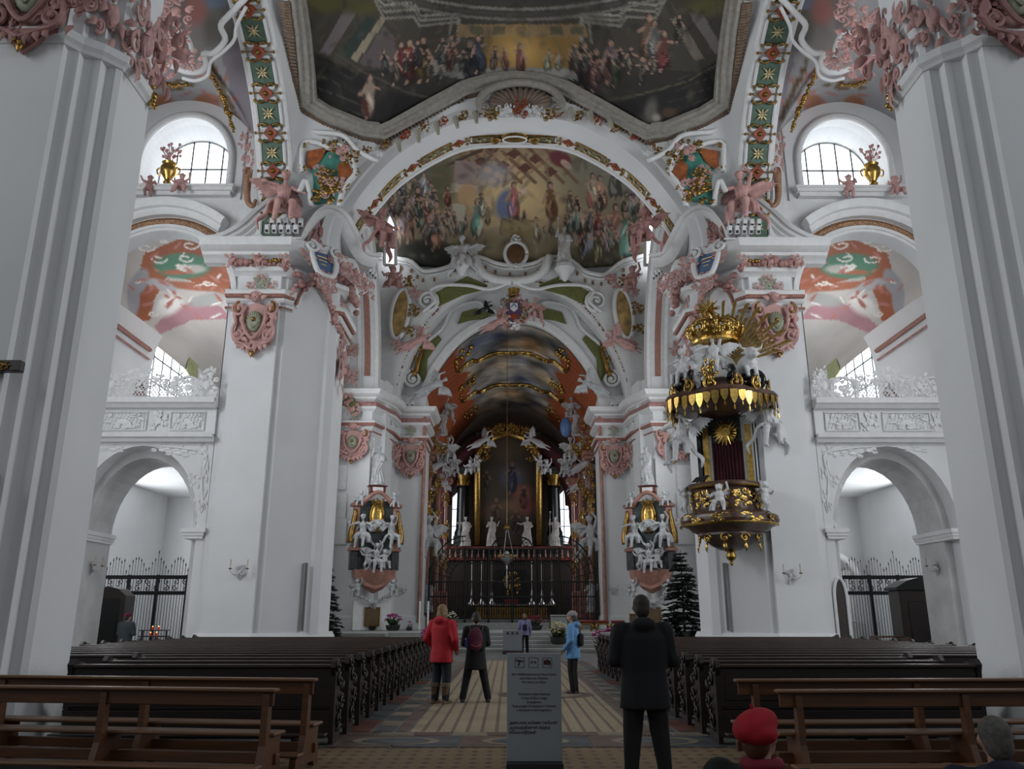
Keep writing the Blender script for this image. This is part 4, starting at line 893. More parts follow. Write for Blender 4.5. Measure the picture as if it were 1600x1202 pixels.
def wing(mb, root, dirv, L, M=None, n=9, face=(0, 1, 0)):
    d = Vector(dirv).normalized(); f = Vector(face); dn = d.cross(f).normalized()
    if dn.z > 0: dn = -dn
    r0 = Vector(root)
    for k in range(n):
        t = k/(n-1); b = r0+d*L*.55*t; e = b+(d*(.25+.5*t)+dn*(1.0-.45*t)).normalized()*L*(.62-.12*t)
        mb.tube([b, b.lerp(e, .5)+f*.01, e], [L*.06, L*.065, L*.02], 6, M, flat=.35, up=tuple(f))
    mb.tube([r0, r0+d*L*.3, r0+d*L*.6], [L*.07, L*.09, L*.06], 8, M)
STAT = {}
def statue_mesh(kind, m, vox=.019):
    key = (kind, m.name)
    if key in STAT: return STAT[key]
    mb = MB(); seed = sum(map(ord, kind))
    if kind.startswith('saint'):
        robe(mb, [(0, 0, 0, .30, .26), (.01, 0, .25, .29, .24), (-.02, .01, .55, .25, .21), (0, 0, .85, .22, .18), (.01, 0, 1.05, .20, .15), (0, .0, 1.25, .23, .15), (0, .01, 1.40, .21, .13), (0, 0, 1.50, .09, .08)], seed=seed, amp=.05)
        limb(mb, [(0, 0, 1.45), (0, -.01, 1.58)], [.06, .055]); head(mb, (0, -.02, 1.66), 1.05, beard=kind[-1] in 'ac', rz=.3 if kind[-1] == 'b' else -.2)
        robe(mb, [(-.12, -.1, .25, .16, .1), (-.08, -.12, .6, .2, .1), (.05, -.12, .9, .2, .08), (.14, -.06, 1.2, .12, .1), (.15, 0, 1.42, .06, .06)], seed=seed+1, amp=.07, n=20)
        if kind[-1] == 'a':      # raised staff hand
            limb(mb, [(-.2, 0, 1.4), (-.36, -.08, 1.28), (-.30, -.2, 1.62)], [.075, .06, .04]); mb.tube([(-.33, -.24, .02), (-.29, -.21, 2.05)], .02, 6); mb.ball((-.29, -.21, 2.06), .05, 8, 6); mb.box(-.36, -.22, -.225, -.195, 2.1, 2.13)
            limb(mb, [(.2, 0, 1.4), (.34, -.05, 1.15), (.18, -.24, 1.12)], [.075, .06, .045]); mb.bbox(.02, .22, -.30, -.22, 1.02, 1.28, .01)
        elif kind[-1] == 'b':    # arm stretched out
            limb(mb, [(-.2, 0, 1.4), (-.40, -.08, 1.30), (-.62, -.18, 1.40)], [.075, .06, .04]); limb(mb, [(.2, 0, 1.4), (.36, -.02, 1.16), (.22, -.22, 1.05)], [.075, .06, .04])
        else:
            limb(mb, [(-.2, 0, 1.4), (-.34, -.05, 1.14), (-.10, -.24, 1.22)], [.075, .06, .04]); limb(mb, [(.2, 0, 1.4), (.36, -.05, 1.2), (.46, -.15, 1.5)], [.075, .06, .04])
        for q in (-1, 1): mb.ball((q*.1, -.24, .03), (.06, .12, .04), 8, 5)
        mb.lathe([(0, -.10), (.36, -.10), (.36, 0.0), (.30, .03), (0, .03)], 14)
    elif kind.startswith('angel'):   # kneeling / seated angel with spread wings
        robe(mb, [(0, -.16, -.12, .17, .16), (0, -.10, .0, .22, .2), (0, -.02, .14, .20, .17), (0, .03, .36, .145, .11), (0, .02, .58, .185, .115), (0, 0, .71, .085, .07)], seed=seed, amp=.06)
        for q in (-1, 1):
            mb.tube(spline([(q*.1, -.15, .2), (q*.34, -.1, .05), (q*.42, .05, -.25), (q*.62, .1, -.45), (q*.55, .12, -.7)], 12), [.10, .11, .12, .12, .13, .12, .11, .12, .11, .1, .08, .06, .03], 8, flat=.5)
        limb(mb, [(.10, -.2, .08), (.16, -.45, .02), (.14, -.5, -.45), (.13, -.62, -.5)], [.11, .10, .07, .045]); limb(mb, [(-.10, -.2, .08), (-.2, -.40, .0), (-.25, -.36, -.5), (-.26, -.5, -.55)], [.11, .10, .07, .045])
        limb(mb, [(0, 0, .7), (0, -.03, .82)], [.06, .05]); head(mb, (0, -.07, .94), 1.2, rz=-.3)
        limb(mb, [(-.2, 0, .66), (-.42, -.08, .62), (-.62, -.2, .5)], [.07, .055, .04])
        if kind[-1] == 'b': limb(mb, [(.2, 0, .66), (.30, -.05, .95), (.12, -.08, 1.2)], [.07, .055, .04])
        else: limb(mb, [(.2, 0, .66), (.42, -.1, .55), (.5, -.3, .42)], [.07, .055, .04])
        wing(mb, (-.12, .12, .58), (-1, .2, .62), .85, n=10); wing(mb, (.12, .12, .58), (1, .2, .4), .85, n=10)
        robe(mb, [(.35, -.2, -.3, .1, .06), (.3, -.18, 0, .14, .08), (.12, -.1, .2, .2, .12)], seed=seed+3, amp=.09, n=18)
    elif kind.startswith('fly'):     # angel in flight, body along +x, facing down
        M = Ry(R(62))
        robe(mb, [(0, .02, -.75, .14, .10), (.02, 0, -.4, .22, .14), (0, 0, 0, .19, .14), (0, 0, .3, .17, .12), (0, 0, .55, .21, .13), (0, 0, .66, .1, .08)], seed=seed, amp=.06, M=M)
        limb(mb, [(.08, 0, -.6), (.1, .03, -.95), (.12, .1, -1.15)], [.08, .06, .035], M); limb(mb, [(-.08, 0, -.6), (-.12, -.06, -.9), (-.1, .02, -1.12)], [.08, .06, .035], M)
        limb(mb, [(0, 0, .62), (0, -.03, .74)], [.06, .05], M); head(mb, (0, -.05, .83), 1.05, M=M, rz=.4)
        limb(mb, [(-.2, 0, .58), (-.36, -.15, .72), (-.30, -.25, 1.0)], [.07, .055, .04], M); limb(mb, [(.2, 0, .58), (.4, -.12, .5), (.55, -.25, .62)], [.07, .055, .04], M)
        wing(mb, (-.1, .12, .5), (-.9, .2, .45), .85, M); wing(mb, (.1, .12, .5), (.75, .25, .6), .85, M)
    elif kind.startswith('putto'):
        z0 = 0
        mb.ball((0, 0, .42), (.15, .13, .18), 10, 8); mb.ball((0, -.01, .58), (.14, .11, .15), 10, 8)
        mb.ball((0, -.03, .80), (.105, .11, .12), 12, 9); mb.ball((0, -.13, .785), (.02, .025, .018), 6, 5)
        for q in (-1, 1): mb.ball((q*.05, -.10, .765), .045, 6, 5)
        for k in range(9): mb.ball((.09*math.cos(k*.7), .02+.08*math.sin(k*.7), .87+.02*math.sin(k*2)), .045, 6, 5)
        if kind[-1] == 'a':   # standing
            limb(mb, [(.08, 0, .36), (.10, -.04, .2), (.09, .02, .02), (.09, -.06, 0)], [.085, .07, .05, .035]); limb(mb, [(-.08, 0, .36), (-.14, -.10, .22), (-.12, .02, .06), (-.13, -.04, .02)], [.085, .07, .05, .035])
            limb(mb, [(-.13, 0, .64), (-.26, -.05, .66), (-.34, -.1, .80)], [.055, .045, .035]); limb(mb, [(.13, 0, .64), (.25, -.08, .55), (.2, -.2, .62)], [.055, .045, .035])
        else:                 # seated, legs hanging
            limb(mb, [(.08, -.04, .34), (.13, -.22, .34), (.14, -.24, .12), (.14, -.3, .1)], [.085, .075, .05, .035]); limb(mb, [(-.08, -.04, .34), (-.15, -.2, .36), (-.18, -.20, .12), (-.18, -.27, .1)], [.085, .075, .05, .035])
            limb(mb, [(-.13, 0, .64), (-.28, -.02, .55), (-.36, -.06, .62)], [.055, .045, .035]); limb(mb, [(.13, 0, .64), (.26, -.03, .76), (.24, -.08, .95)], [.055, .045, .035])
            robe(mb, [(-.3, -.05, .1, .06, .04), (-.2, -.1, .3, .09, .06), (0, -.1, .40, .16, .12)], seed=seed, amp=.08, n=14)
        wing(mb, (-.05, .09, .58), (-.9, .2, .6), .32, n=6); wing(mb, (.05, .09, .58), (.9, .2, .6), .32, n=6)
        vox = min(vox, .014)
    STAT[key] = fuse(mb, kind, m, vox, 1); return STAT[key]
def statue(name, kind, m, loc, rz, scale, parent=None, rot=None, vox=.019):
    o = link(name, statue_mesh(kind, m, vox), parent, loc, rot or (0, 0, rz), scale); return o
wstat = mat('polished_white_stucco', (.66, .66, .67), .45, vary=.10, scale=6)
gstat = mat('silvery_stucco', (.52, .53, .54), .35, vary=.15, scale=6)
# ================================================================ ornament on the building
for s in (-1, 1):
    o = cross[s]; ch = choir[s]; nr = near[s]
    # pilaster capital cartouches: near piers (only their lower parts show), crossing piers, choir piers
    cartouche(nr, (s*7.5, 10.26, 10.5), 0, 1.25, 1.35, pm=dpink, seed=2)
    for k, (x, z) in enumerate(((7.02, 10.5), (7.95, 10.55), (6.85, 10.9), (7.5, 11.2))): rocaille(nr, (s*x, 10.25, z), 0, .8, 1.1, dpink, seed=4+k)
    rocaille(nr, (s*6.30, 11.35, 10.75), -s*PI/2, 1.1, 1.5, pink, seed=8, d=.7); rocaille(nr, (s*6.38, 11.95, 11.1), -s*PI/3, 1.0, 1.9, dpink, seed=9, d=.8)
    rocaille(nr, (s*6.55, 10.72, 10.75), -s*PI/4, .8, 1.4, pink, seed=10, d=.7)
    garland(nr, [(s*6.26, 11.75, 10.2), (s*6.24, 11.83, 9.85)], .07, gilt, 3, 'gilt_drop')
    cartouche(o, (s*9.08, 26.48, 11.25), 0, 1.55, 1.75, seed=1)
    rocaille(o, (s*6.62, 29.2, 10.6), -s*PI/2, 1.5, 2.6, pink, seed=11, d=.5); rocaille(o, (s*6.6, 28.7, 12.9), -s*PI/2, 1.0, 1.3, pink, seed=12, d=.5)
    cartouche(ch, (s*9.35, 46.25, 11.15), 0, 1.9, 1.75, seed=1); rocaille(ch, (s*10.35, 46.3, 11.1), 0, 1.0, 1.5, pink, seed=8)
    cartouche(ch, (s*6.45, 50.5, 11.1), 0, 1.8, 1.95, seed=2); rocaille(ch, (s*7.35, 49.6, 11.2), -s*PI/2.4, 1.3, 1.7, pink, seed=9)
    # frieze ornaments: sage and pink
    rocaille(o, (s*9.0, 26.5, 12.93), 0, .8, .6, mat('sage_relief', (.36, .38, .27), .6, vary=.15, scale=8), seed=14, d=.5)
    for dx, dz in ((-.35, -.2), (.35, -.2), (0, .3)): rocaille(o, (s*(9.0+dx), 26.46, 12.93+dz*.8), 0, .4, .42, pink, seed=15, d=.5)
    for x, y, rz in ((9.3, 46.25, 0), (6.5, 50.45, 0), (7.6, 48.2, -s*1.2)):
        rocaille(ch, (s*x, y, 12.95), rz, .9, .65, mat('sage_relief', (.36, .38, .27), .6), seed=14, d=.5)
        rocaille(ch, (s*x, y-.05, 13.3), rz, .5, .5, pink, seed=15, d=.5)
    # garlands under the main cornice
    garland(o, [(s*10.1, 26.3, 13.62), (s*9.1, 26.2, 13.66), (s*8.2, 26.3, 13.6), (s*7.8, 26.6, 13.3), (s*7.55, 26.9, 12.9)], .16, dpink, 5)
    garland(o, [(s*10.0, 26.26, 13.62), (s*8.3, 26.18, 13.65)], .09, dgilt, 6)
    for x in (10.0, 9.05, 8.1): rocaille(o, (s*x, 26.15, 13.62), 0, .55, .6, pink, seed=16)
    garland(o, [(s*7.3, 27.0, 13.5), (s*6.8, 27.55, 13.75), (s*6.45, 28.0, 13.8), (s*6.2, 28.4, 13.5), (s*6.15, 29.4, 13.0)], .2, pink, 7)
    garland(o, [(s*8.0, 26.55, 12.5), (s*7.75, 26.85, 13.0), (s*7.35, 27.2, 13.3), (s*6.95, 27.6, 13.05), (s*6.7, 27.9, 12.4), (s*6.55, 28.1, 11.9), (s*6.4, 28.5, 11.6)], .13, pink, 8)
    # cartouche with blue field on the chamfer
    c = link('chamfer_cartouche', MB().tube(spline([(-.42, 0, .6), (-.5, -.12, .1), (-.32, -.1, -.5), (0, -.1, -.62), (.32, -.1, -.5), (.5, -.12, .1), (.42, 0, .6), (.2, -.1, .75), (0, -.05, .62), (-.2, -.1, .75), (-.42, 0, .6)], 40), .10, 7).mesh('chamfer_cartouche', stucco, True), o, (s*6.95, 26.8, 13.8), (R(-18), 0, -s*R(44)))
    MB().prism([(-.38, .55), (-.42, .1), (-.26, -.44), (0, -.54), (.26, -.44), (.42, .1), (.38, .55), (0, .6)], .12, d0=-.03).build('blue_field', bluem, c)
    for k in range(3): MB().tube([(-.22+.04*k, -.05, .28-.17*k), (-.05, -.052, .29-.17*k), (.2-.05*k, -.05, .28-.17*k)], .014, 4).build('gilt_lettering', gilt, c)
    for dx, dz, sz in ((-.3, .9, .9), (.25, .95, .9), (0, -.85, 1.0), (.55, .1, .7), (-.6, .0, .7)): rocaille(c, (dx, -.05, dz), 0, sz, sz, pink, seed=17+int(dz*4) % 5, d=.7)
    for dx in (-.5, .55): scroll_mb = MB(); scroll(scroll_mb, (dx, -.18, .55), .28, 1.6, .07, 1 if dx > 0 else -1, PI/2); scroll_mb.build('volute', stucco, c, smooth=True)
    # pink panel beneath the hump, volutes
    q = Vector((s*7.15, 26.95, 15.0)); rz = -s*R(42)
    pn = MB().prism([(-.45, -.6), (-.5, 0), (-.32, .1), (-.34, .5), (0, .75), (.34, .5), (.32, .1), (.5, 0), (.45, -.6)], .1, d0=0).build('lilac_panel', mat('lilac_pink', (.42, .28, .28), .7), o, q, (0, 0, rz))
    rocaille(pn, (0, -.03, .1), 0, .8, 1.2, dpink, seed=20, d=.5)
    mb = MB(); scroll(mb, (0, 0, 0), .36, 2.0, .10, -s, PI/2 if s < 0 else PI/2); mb.build('volute', stucco, o, (s*8.15, 26.15, 15.05), smooth=True)
    for k in range(4): rocaille(o, (s*(6.35-.2*k), 27.3+.5*k, 14.0-.1*k), -s*R(50), .8, .8, pink, seed=21+k, d=.7)
    # pendentive relief: teal shield with rust mosaic fields, gilt and pink
    P = lambda px, py, Y: at(px if s < 0 else 1602-px, py, Y)
    for pts, m, dy in (([(480, 246), (500, 240), (530, 234), (545, 262), (528, 284), (520, 312), (488, 318), (490, 285), (486, 262)], teal, 0), ([(480, 236), (512, 230), (500, 252), (486, 264), (479, 260)], orange, -.06), ([(538, 246), (549, 268), (540, 285), (529, 278), (527, 260)], orange, -.06)):
        vs = [P(x, y, 26.15+dy) for x, y in pts]; n = len(vs)
        MB().add(vs+[v+Vector((0, .5, .2)) for v in vs], [tuple(range(n)), tuple(range(2*n-1, n-1, -1))]+[(i, (i+1) % n, (i+1) % n+n, i+n) for i in range(n)]).build('pendentive_field', m, dome)
    for px_, py_, sz, m in ((512, 300, 1.1, dgilt), (508, 276, .8, dgilt), (520, 292, .9, pink), (500, 268, .6, pink), (530, 238, .9, pink), (516, 228, .7, dgilt), (548, 246, .7, dgilt), (476, 226, .35, dgilt), (556, 268, .35, dgilt), (540, 292, .35, dgilt), (474, 262, .35, dgilt)):
        q = P(px_, py_, 25.98); rocaille(dome, q, 0, sz, sz, m, seed=int(px_) % 7+30, d=.7)
    for pts in ([(472, 268), (472, 240), (474, 222), (500, 224), (515, 232), (528, 226), (545, 238), (556, 268), (545, 284), (535, 300), (530, 322)], [(468, 300), (478, 282), (484, 300), (486, 322)], [(450, 188), (470, 196), (490, 206), (515, 208), (540, 214), (560, 236), (590, 252)]):
        MB().tube(spline([tuple(P(x, y, 26.02)) for x, y in pts], 24), .10, 6).build('pendentive_moulding', stucco, dome, smooth=True)
    for k in range(9):
        px_, py_ = 462+k*16, 183+k*7+(4 if k > 4 else 0); q = P(px_, py_, 26.2); rocaille(dome, q, 0, .45, .45, dgilt if k % 2 else stucco, seed=40+k % 3, d=.8)
    # rib soffit: green panels and red bosses
    rb, fr = RIB1[s]; N = len(fr)-1
    for k in range(9):
        i = .9+k*3.1; p0, n0, sd = fr[int(i)]; p = p0.lerp(fr[int(i)+1][0], i-int(i)); n0 = n0.lerp(fr[int(i)+1][1], i-int(i)).normalized()
        if p.y < 18.5: continue
        tg = n0.cross(sd).normalized(); tg = tg if tg.z > 0 else -tg
        Mx = Matrix((( -sd.x, n0.x, tg.x, p.x+sd.x*.575), (-sd.y, n0.y, tg.y, p.y), (-sd.z, n0.z, tg.z, p.z), (0, 0, 0, 1)))
        oc = [(-.3, -.26), (-.2, -.38), (.2, -.38), (.3, -.26), (.3, .26), (.2, .38), (-.2, .38), (-.3, .26)]
        e = link('soffit_panel', MB().prism(oc, .03, d0=-.03).mesh('soffit_panel', greenp), rb); e.matrix_local = Mx @ Sc(1.28) @ T(0, -.04, 0)
        MB().tube([(x*1.12, -.04, z*1.08) for x, z in oc+oc[:1]], .045, 6).build('panel_frame', stucco, e)
        g = MB()
        for a in range(8): leaf(g, (0, -.05, 0), (math.cos(a*PI/4), math.sin(a*PI/4)), .24 if a % 2 else .17, .028, .15)
        g.ball((0, -.07, 0), .05, 6, 5); g.build('gilt_rosette', mat('pale_gilding', (.62, .52, .30), .4, .6, vary=.2), e, smooth=True)
        i2 = i+1.55; p = fr[int(i2)][0].lerp(fr[min(N, int(i2)+1)][0], i2-int(i2)); Mx2 = Mx.copy(); Mx2.translation = p+sd*.575
        e = link('red_boss', MB().prism([(-.2, 0), (0, -.24), (.2, 0), (0, .24)], .03, d0=-.06).mesh('red_boss', redp), rb); e.matrix_local = Mx2 @ Sc(1.25) @ T(0, -.09, 0)
        g = MB(); g.ball((0, -.08, 0), .07, 6, 5)
        for q in (-1, 1):
            g.tube([(q*.2, -.05, 0), (q*.42, -.05, 0)], .02, 5); g.ball((q*.42, -.05, 0), .045, 6, 5)
            for qq in (-1, 1): g.tube(spline([(q*.06, -.05, qq*.2), (q*.2, -.06, qq*.26), (q*.32, -.05, qq*.2)], 6), .03, 5); g.ball((q*.32, -.05, qq*.2), .05, 6, 5)
        g.build('gilt_sprigs', dgilt, e, smooth=True)
    # pink scroll strip beside the rib
    for px_, py_ in ((372, 110), (378, 150), (385, 215), (388, 250)): rocaille(rb, P(px_, py_, 25.9), 0, .5, 1.1, pink, seed=50+py_ % 3, d=.6)
    mb = MB(); pts = [tuple(P(x, y, 26.1)) for x, y in ((388, 268), (387, 285), (386, 302), (388, 316), (395, 322), (399, 314))]; sp_ = spline(pts, 22)
    for k, q in enumerate(sp_): mb.ball(q, .17*(1-.6*k/22), 6, 5)
    mb.build('horn_drop', mat('dusky_gilt_pink', (.40, .22, .13), .5, .2), rb, smooth=True)
    # crossing arch soffit face: alternating green-gilt panels and red bosses
A1f = archframes(A1, 240, 27.3); Ls = [0]
for a, b in zip(A1f[:-1], A1f[1:]): Ls.append(Ls[-1]+(b[0]-a[0]).length)
def onarch(t):
    d = Ls[-1]*t; i = max(j for j in range(len(Ls)) if Ls[j] <= d+1e-9); return A1f[min(i, 239)]
for k in range(-7, 8):
    p, nn, sd = onarch(.5+k*.058); tg = Vector((nn.z, 0, -nn.x))
    Mx = Matrix(((tg.x, nn.x, 0, p.x), (tg.y, nn.y, 1, 28.45), (tg.z, nn.z, 0, p.z), (0, 0, 0, 1)))
    if k == 0:
        e = link('keystone_medallion', MB().ball((0, 0, .05), (.62, .12, .34), 20, 8).mesh('keystone_medallion', dgilt, True), ar1); e.matrix_local = Mx
        MB().tube([(.48*math.cos(a), -.12, .05+.24*math.sin(a)) for a in np.linspace(0, 2*PI, 25)], .035, 6).build('medallion_rim', stucco, e)
        for q in (-1, 1):
            for j in range(4): g = MB(); leaf(g, (q*.5, -.05, .1), (q, .5-.35*j), .55, .08, .2); g.build('gilt_leaf', dgilt, e, smooth=True)
        continue
    if k % 2:
        e = link('arch_panel', MB().prism([(-.62, -.1), (.62, -.1), (.62, .3), (-.62, .3)], .03, d0=-.03).mesh('arch_panel', mat('sage_gilt_panel', (.30, .27, .16), .5, .2, vary=.4, scale=14)), ar1); e.matrix_local = Mx
        MB().tube([(-.66, -.03, -.12), (.66, -.03, -.12), (.66, -.03, .33), (-.66, -.03, .33), (-.66, -.03, -.12)], .04, 5).build('panel_frame', dgilt, e)
        g = MB()
        for j in range(5): leaf(g, (-.4+.2*j, -.05, .1), (math.cos(j*2), math.sin(j*2)), .2, .05, .2)
        g.build('gilt_sprigs', mat('pale_gilding', (.62, .52, .30), .4, .6, vary=.2), e, smooth=True)
    else:
        e = link('red_boss', MB().prism([(-.26, .1), (0, -.14), (.26, .1), (0, .34)], .03, d0=-.06).mesh('red_boss', redp), ar1); e.matrix_local = Mx
        g = MB(); g.ball((0, -.08, .1), .09, 6, 5)
        for q in (-1, 1):
            g.tube([(q*.2, -.05, .1), (q*.44, -.05, .1)], .025, 5)
            for qq in (-1, 1): g.ball((q*.34, -.06, .1+qq*.18), .07, 6, 5)
        g.build('gilt_sprigs', dgilt, e, smooth=True)
# shell cartouche at the crown, gilt tassels along the arch edge
q = at(813, 165, 26.8)
sh = MB()
for k in range(15):
    a = PI*k/14; sh.tube([(0, -.15, -.35), (.9*math.cos(a), -.25, -.1+.55*math.sin(a)), (1.15*math.cos(a), -.1, .05+.66*math.sin(a))], [.05, .11, .1], 6)
sho = sh.build('shell_crest', mat('umber_shell', (.24, .17, .13), .6, vary=.2), dome, q, smooth=True)
MB().tube(spline([(-1.5, -.15, -.3), (-1.55, -.2, .1), (-1.1, -.2, .62), (0, -.25, .85), (1.1, -.2, .62), (1.55, -.2, .1), (1.5, -.15, -.3)], 30), .17, 8).build('shell_hood', gfr, sho, smooth=True)
for s in (-1, 1):
    mb = MB(); scroll(mb, (s*1.38, -.25, -.25), .26, 1.5, .09, -s, PI/2); mb.build('volute', gfr, sho, smooth=True)
    for k in range(3): rocaille(sho, (s*(.35+.35*k), -.3, -.45-.1*k), 0, .6, .6, stucco if k < 2 else dgilt, seed=60+k)
rocaille(sho, (0, -.35, -.4), 0, .6, .8, redp, seed=63)
for k in range(-7, 8):
    if abs(k) < 2: continue
    px_ = 813+k*30; py_ = 172+(abs(k)*30)**2/820.0; qq = at(px_, py_, 26.75)
    rocaille(dome, qq, 0, .5, .5, dgilt if k % 2 else redp, seed=64+k % 3, d=.7)
    MB().tube([qq+Vector((.45, -.05, .15)), qq+Vector((.55, -.1, -.35))], [.12, .07], 6).build('ribbon', mat('sage_ribbon', (.40, .38, .30), .6), dome)
# choir arch: gilt dotted garlands, green fields and big scrolls in the ring, coat of arms
caf = archframes(CA, 80, 49.2); garland(ca, [p+n*-.05 for p, n, _ in caf[4:-4]], .10, mat('rust_gilt', (.36, .15, .08), .5, .3, vary=.3, scale=9), 9, 'gilt_garland', step=1.0)
garland(ca, [p+n*.6 for p, n, _ in caf[4:-4]], .12, dgilt, 10, 'gilt_garland', step=2.6)
for s in (-1, 1):
    X = lambda x: x if s < 0 else 1600-x
    for pts, m in (([(664, 600), (668, 560), (690, 530), (682, 520), (662, 545), (652, 580)], olive), ([(715, 506), (722, 488), (745, 482), (770, 490), (755, 498), (735, 500)], olive)):
        MB().prism([(at(X(x), y, 50.9).x, at(X(x), y, 50.9).z) for x, y in pts], 51.0, d0=50.9).build('green_field', olive, ca)
    for (px_, py_, r_, a0) in ((645, 592, .62, 0), (668, 470, .75, 0)):
        mb = MB(); q = at(X(px_), py_, 50.6 if py_ > 500 else 48.4); scroll(mb, (q.x, q.y, q.z), r_, 2.0, .13, -s, PI/2 if py_ > 500 else -PI/2); mb.build('volute', stucco, ca, smooth=True)
    MB().tube(spline([tuple(at(X(x), y, 50.8)) for x, y in ((640, 572), (655, 545), (690, 515), (700, 495), (712, 480), (745, 472), (760, 480), (775, 486))], 24), .12, 7).build('ring_moulding', stucco, ca, smooth=True)
    MB().tube(spline([tuple(at(X(x), y, 48.3)) for x, y in ((660, 488), (680, 470), (672, 455), (690, 446), (730, 446), (765, 452), (800, 440))], 24), .12, 7).build('attic_moulding', stucco, attic, smooth=True)
    MB().tube(spline([tuple(at(X(x), y, 48.3)) for x, y in ((740, 400), (752, 424), (772, 436), (800, 440))], 20), .3, 8).build('attic_scroll', stucco, attic, smooth=True)
    for k in range(5):
        q = at(X(650), 575-k*4, 50.6); 
    mb = MB(); g = [tuple(at(X(x), y, 50.6)) for x, y in ((650, 590), (652, 570), (658, 552), (662, 535))]; mb.tube(g, [.1, .2, .16, .05], 6); 
    for k in range(5): leaf(mb, g[k % 4], (s*(.2+.1*k), 1), .7, .1, .2)
    mb.build('gilt_palm', dgilt, ca, smooth=True)
    # gold oval paintings
    q = at(X(625), 490, 48.2)
    ov = link('oval_frame', MB().tube([(.56*math.cos(a), 0, 1.7*math.sin(a)) for a in np.linspace(0, 2*PI, 41)], .14, 8).mesh('oval_frame', stucco, True), attic, q, (0, -s*R(6), 0))
    MB().ball((0, .02, 0), (.52, .10, 1.62), 20, 10).build('oval_painting', mat('ochre_grisaille', (.55, .36, .13), .6, vary=.32, scale=1.6), ov, smooth=True)
    for dx, dz, m in ((-.3, 2.1, pink), (.3, 2.2, dgilt), (.8, 1.4, pink), (.8, -1.2, dgilt), (.2, -2.2, pink), (-.5, 2.4, pink), (.9, .2, dgilt)): rocaille(ov, (dx, -.1, dz), 0, .9, .9, m, seed=70+int(dz*3) % 5)
    # pink floral stucco on far rib foot and red-beaded cornice
    for px_, py_, sz in ((548, 545, 1.1), (545, 585, 1.3), (540, 620, 1.0), (552, 640, .9)): rocaille(RIB2[s][0], at(X(px_)+(4 if s > 0 else 0), py_, 45.9), 0, sz, sz, pink, seed=80+py_ % 4)
    for pts in ([(534, 618), (552, 622), (562, 636), (548, 642), (538, 634)], ):
        MB().prism([(at(X(x), y, 46.0).x, at(X(x), y, 46.0).z) for x, y in pts], 46.1, d0=46.0).build('green_field', olive, RIB2[s][0])
# painted attic dots band, standing shield, coat of arms
for px_, py_, w_, h_ in ((806, 397, 30, 34),):
    q = at(px_, py_, 48.2)
    a = MB().ball((0, 0, 0), (.62, .2, .72), 14, 10).build('attic_shield', mat('umber_shield', (.14, .07, .03), .5), attic, q, smooth=True)
    MB().tube([(.72*math.cos(t), -.02, .84*math.sin(t)) for t in np.linspace(0, 2*PI, 25)], .13, 6).build('shield_rim', stucco, a, smooth=True)
    rocaille(a, (0, -.1, -.95), 0, 1.4, .5, stucco, seed=90); rocaille(a, (0, -.1, 1.0), 0, .8, .7, stucco, seed=91)
mb = MB()
for k, (x, z) in enumerate(tw[4:-4]):
    if k % 2: continue
    mb.box(x-.07, x+.07, YA-.08, YA-.02, z-.75, z-.5)
mb.build('pattern_band', mat('rust_dots', (.30, .17, .10), .7), attic)
# stucco frames round the paintings of the side bay vaults
for s in (-1, 1):
    P = lambda px, py, Y: at(px if s < 0 else 1604-px, py, Y); vb = [o for o in C.objects if o.name == 'ceiling_side_bay_%s' % ('left' if s < 0 else 'right')][0]
    for pts, r_ in (([(400, -20), (362, 20), (345, 40), (352, 62), (335, 82), (318, 84), (322, 100), (312, 112), (290, 112), (272, 104), (255, 100)], .10), ([(385, 10), (370, 40), (366, 62), (350, 80), (330, 96), (324, 118), (305, 126), (285, 122)], .06), ([(265, 60), (285, 50), (298, 70), (300, 95)], .08)):
        MB().tube(spline([tuple(P(x, y, 21.5+y*.012)) for x, y in pts], 40), r_, 7).build('painting_frame', stucco, vb, smooth=True)
    garland(vb, [tuple(P(x, y, 22.6+y*.012)) for x, y in ((318, 92), (332, 120), (346, 150), (358, 178), (366, 205))], .10, dgilt, 33, 'gilt_garland', step=.35)
    garland(vb, [tuple(P(x, y, 22.6+y*.012)) for x, y in ((252, 128), (270, 134), (290, 132))], .09, dgilt, 34, 'gilt_garland', step=.35)
    for px_, py_, sz, sd in ((300, 95, .8, 5), (262, 80, 1.3, 6), (280, 60, 1.0, 7), (255, 40, 1.2, 8), (275, 20, 1.2, 5), (258, 110, .9, 6)): rocaille(vb, P(px_, py_, 20.5+py_*.012), 0, sz, sz, pink, seed=sd+195, d=.6)
# ================================================================ pews, benches
def pew_meshes(L, s):
    endprof = [(0, 0), (.46, 0), (.47, .10), (.40, .16), (.42, .30), (.50, .40), (.52, .50), (.46, .58), (.36, .62), (.30, .70), (.30, .80), (.26, .90), (.20, .985), (.10, 1.04), (.02, 1.06), (-.06, 1.02), (-.09, .95), (-.05, .88), (-.02, .84), (-.03, .4)]
    e = MB().prism(endprof, .06, ax='x', d0=0)
    cvd = MB(); M = Rz(PI/2)      # carved relief on the face
    for (y, z, r_, f) in ((.02, .96, .085, 1), (.36, .50, .11, -1), (.18, .78, .09, 1), (.2, .3, .12, -1)): scroll(cvd, (y, -.005, z), r_, 1.5, .022, f, 1.0, M=M, n=18, out=.03)
    for k in range(5): leaf(cvd, (.12+.05*k, -.005, .15+.12*k), (math.cos(k*1.3), 1), .16, .03, .2, M=M)
    return e, cvd
E_, CV_ = pew_meshes(1, 1)
pew_end = E_.mesh('bench_end', pewwood, 30); pew_carve = CV_.mesh('carving', pewwood, True)
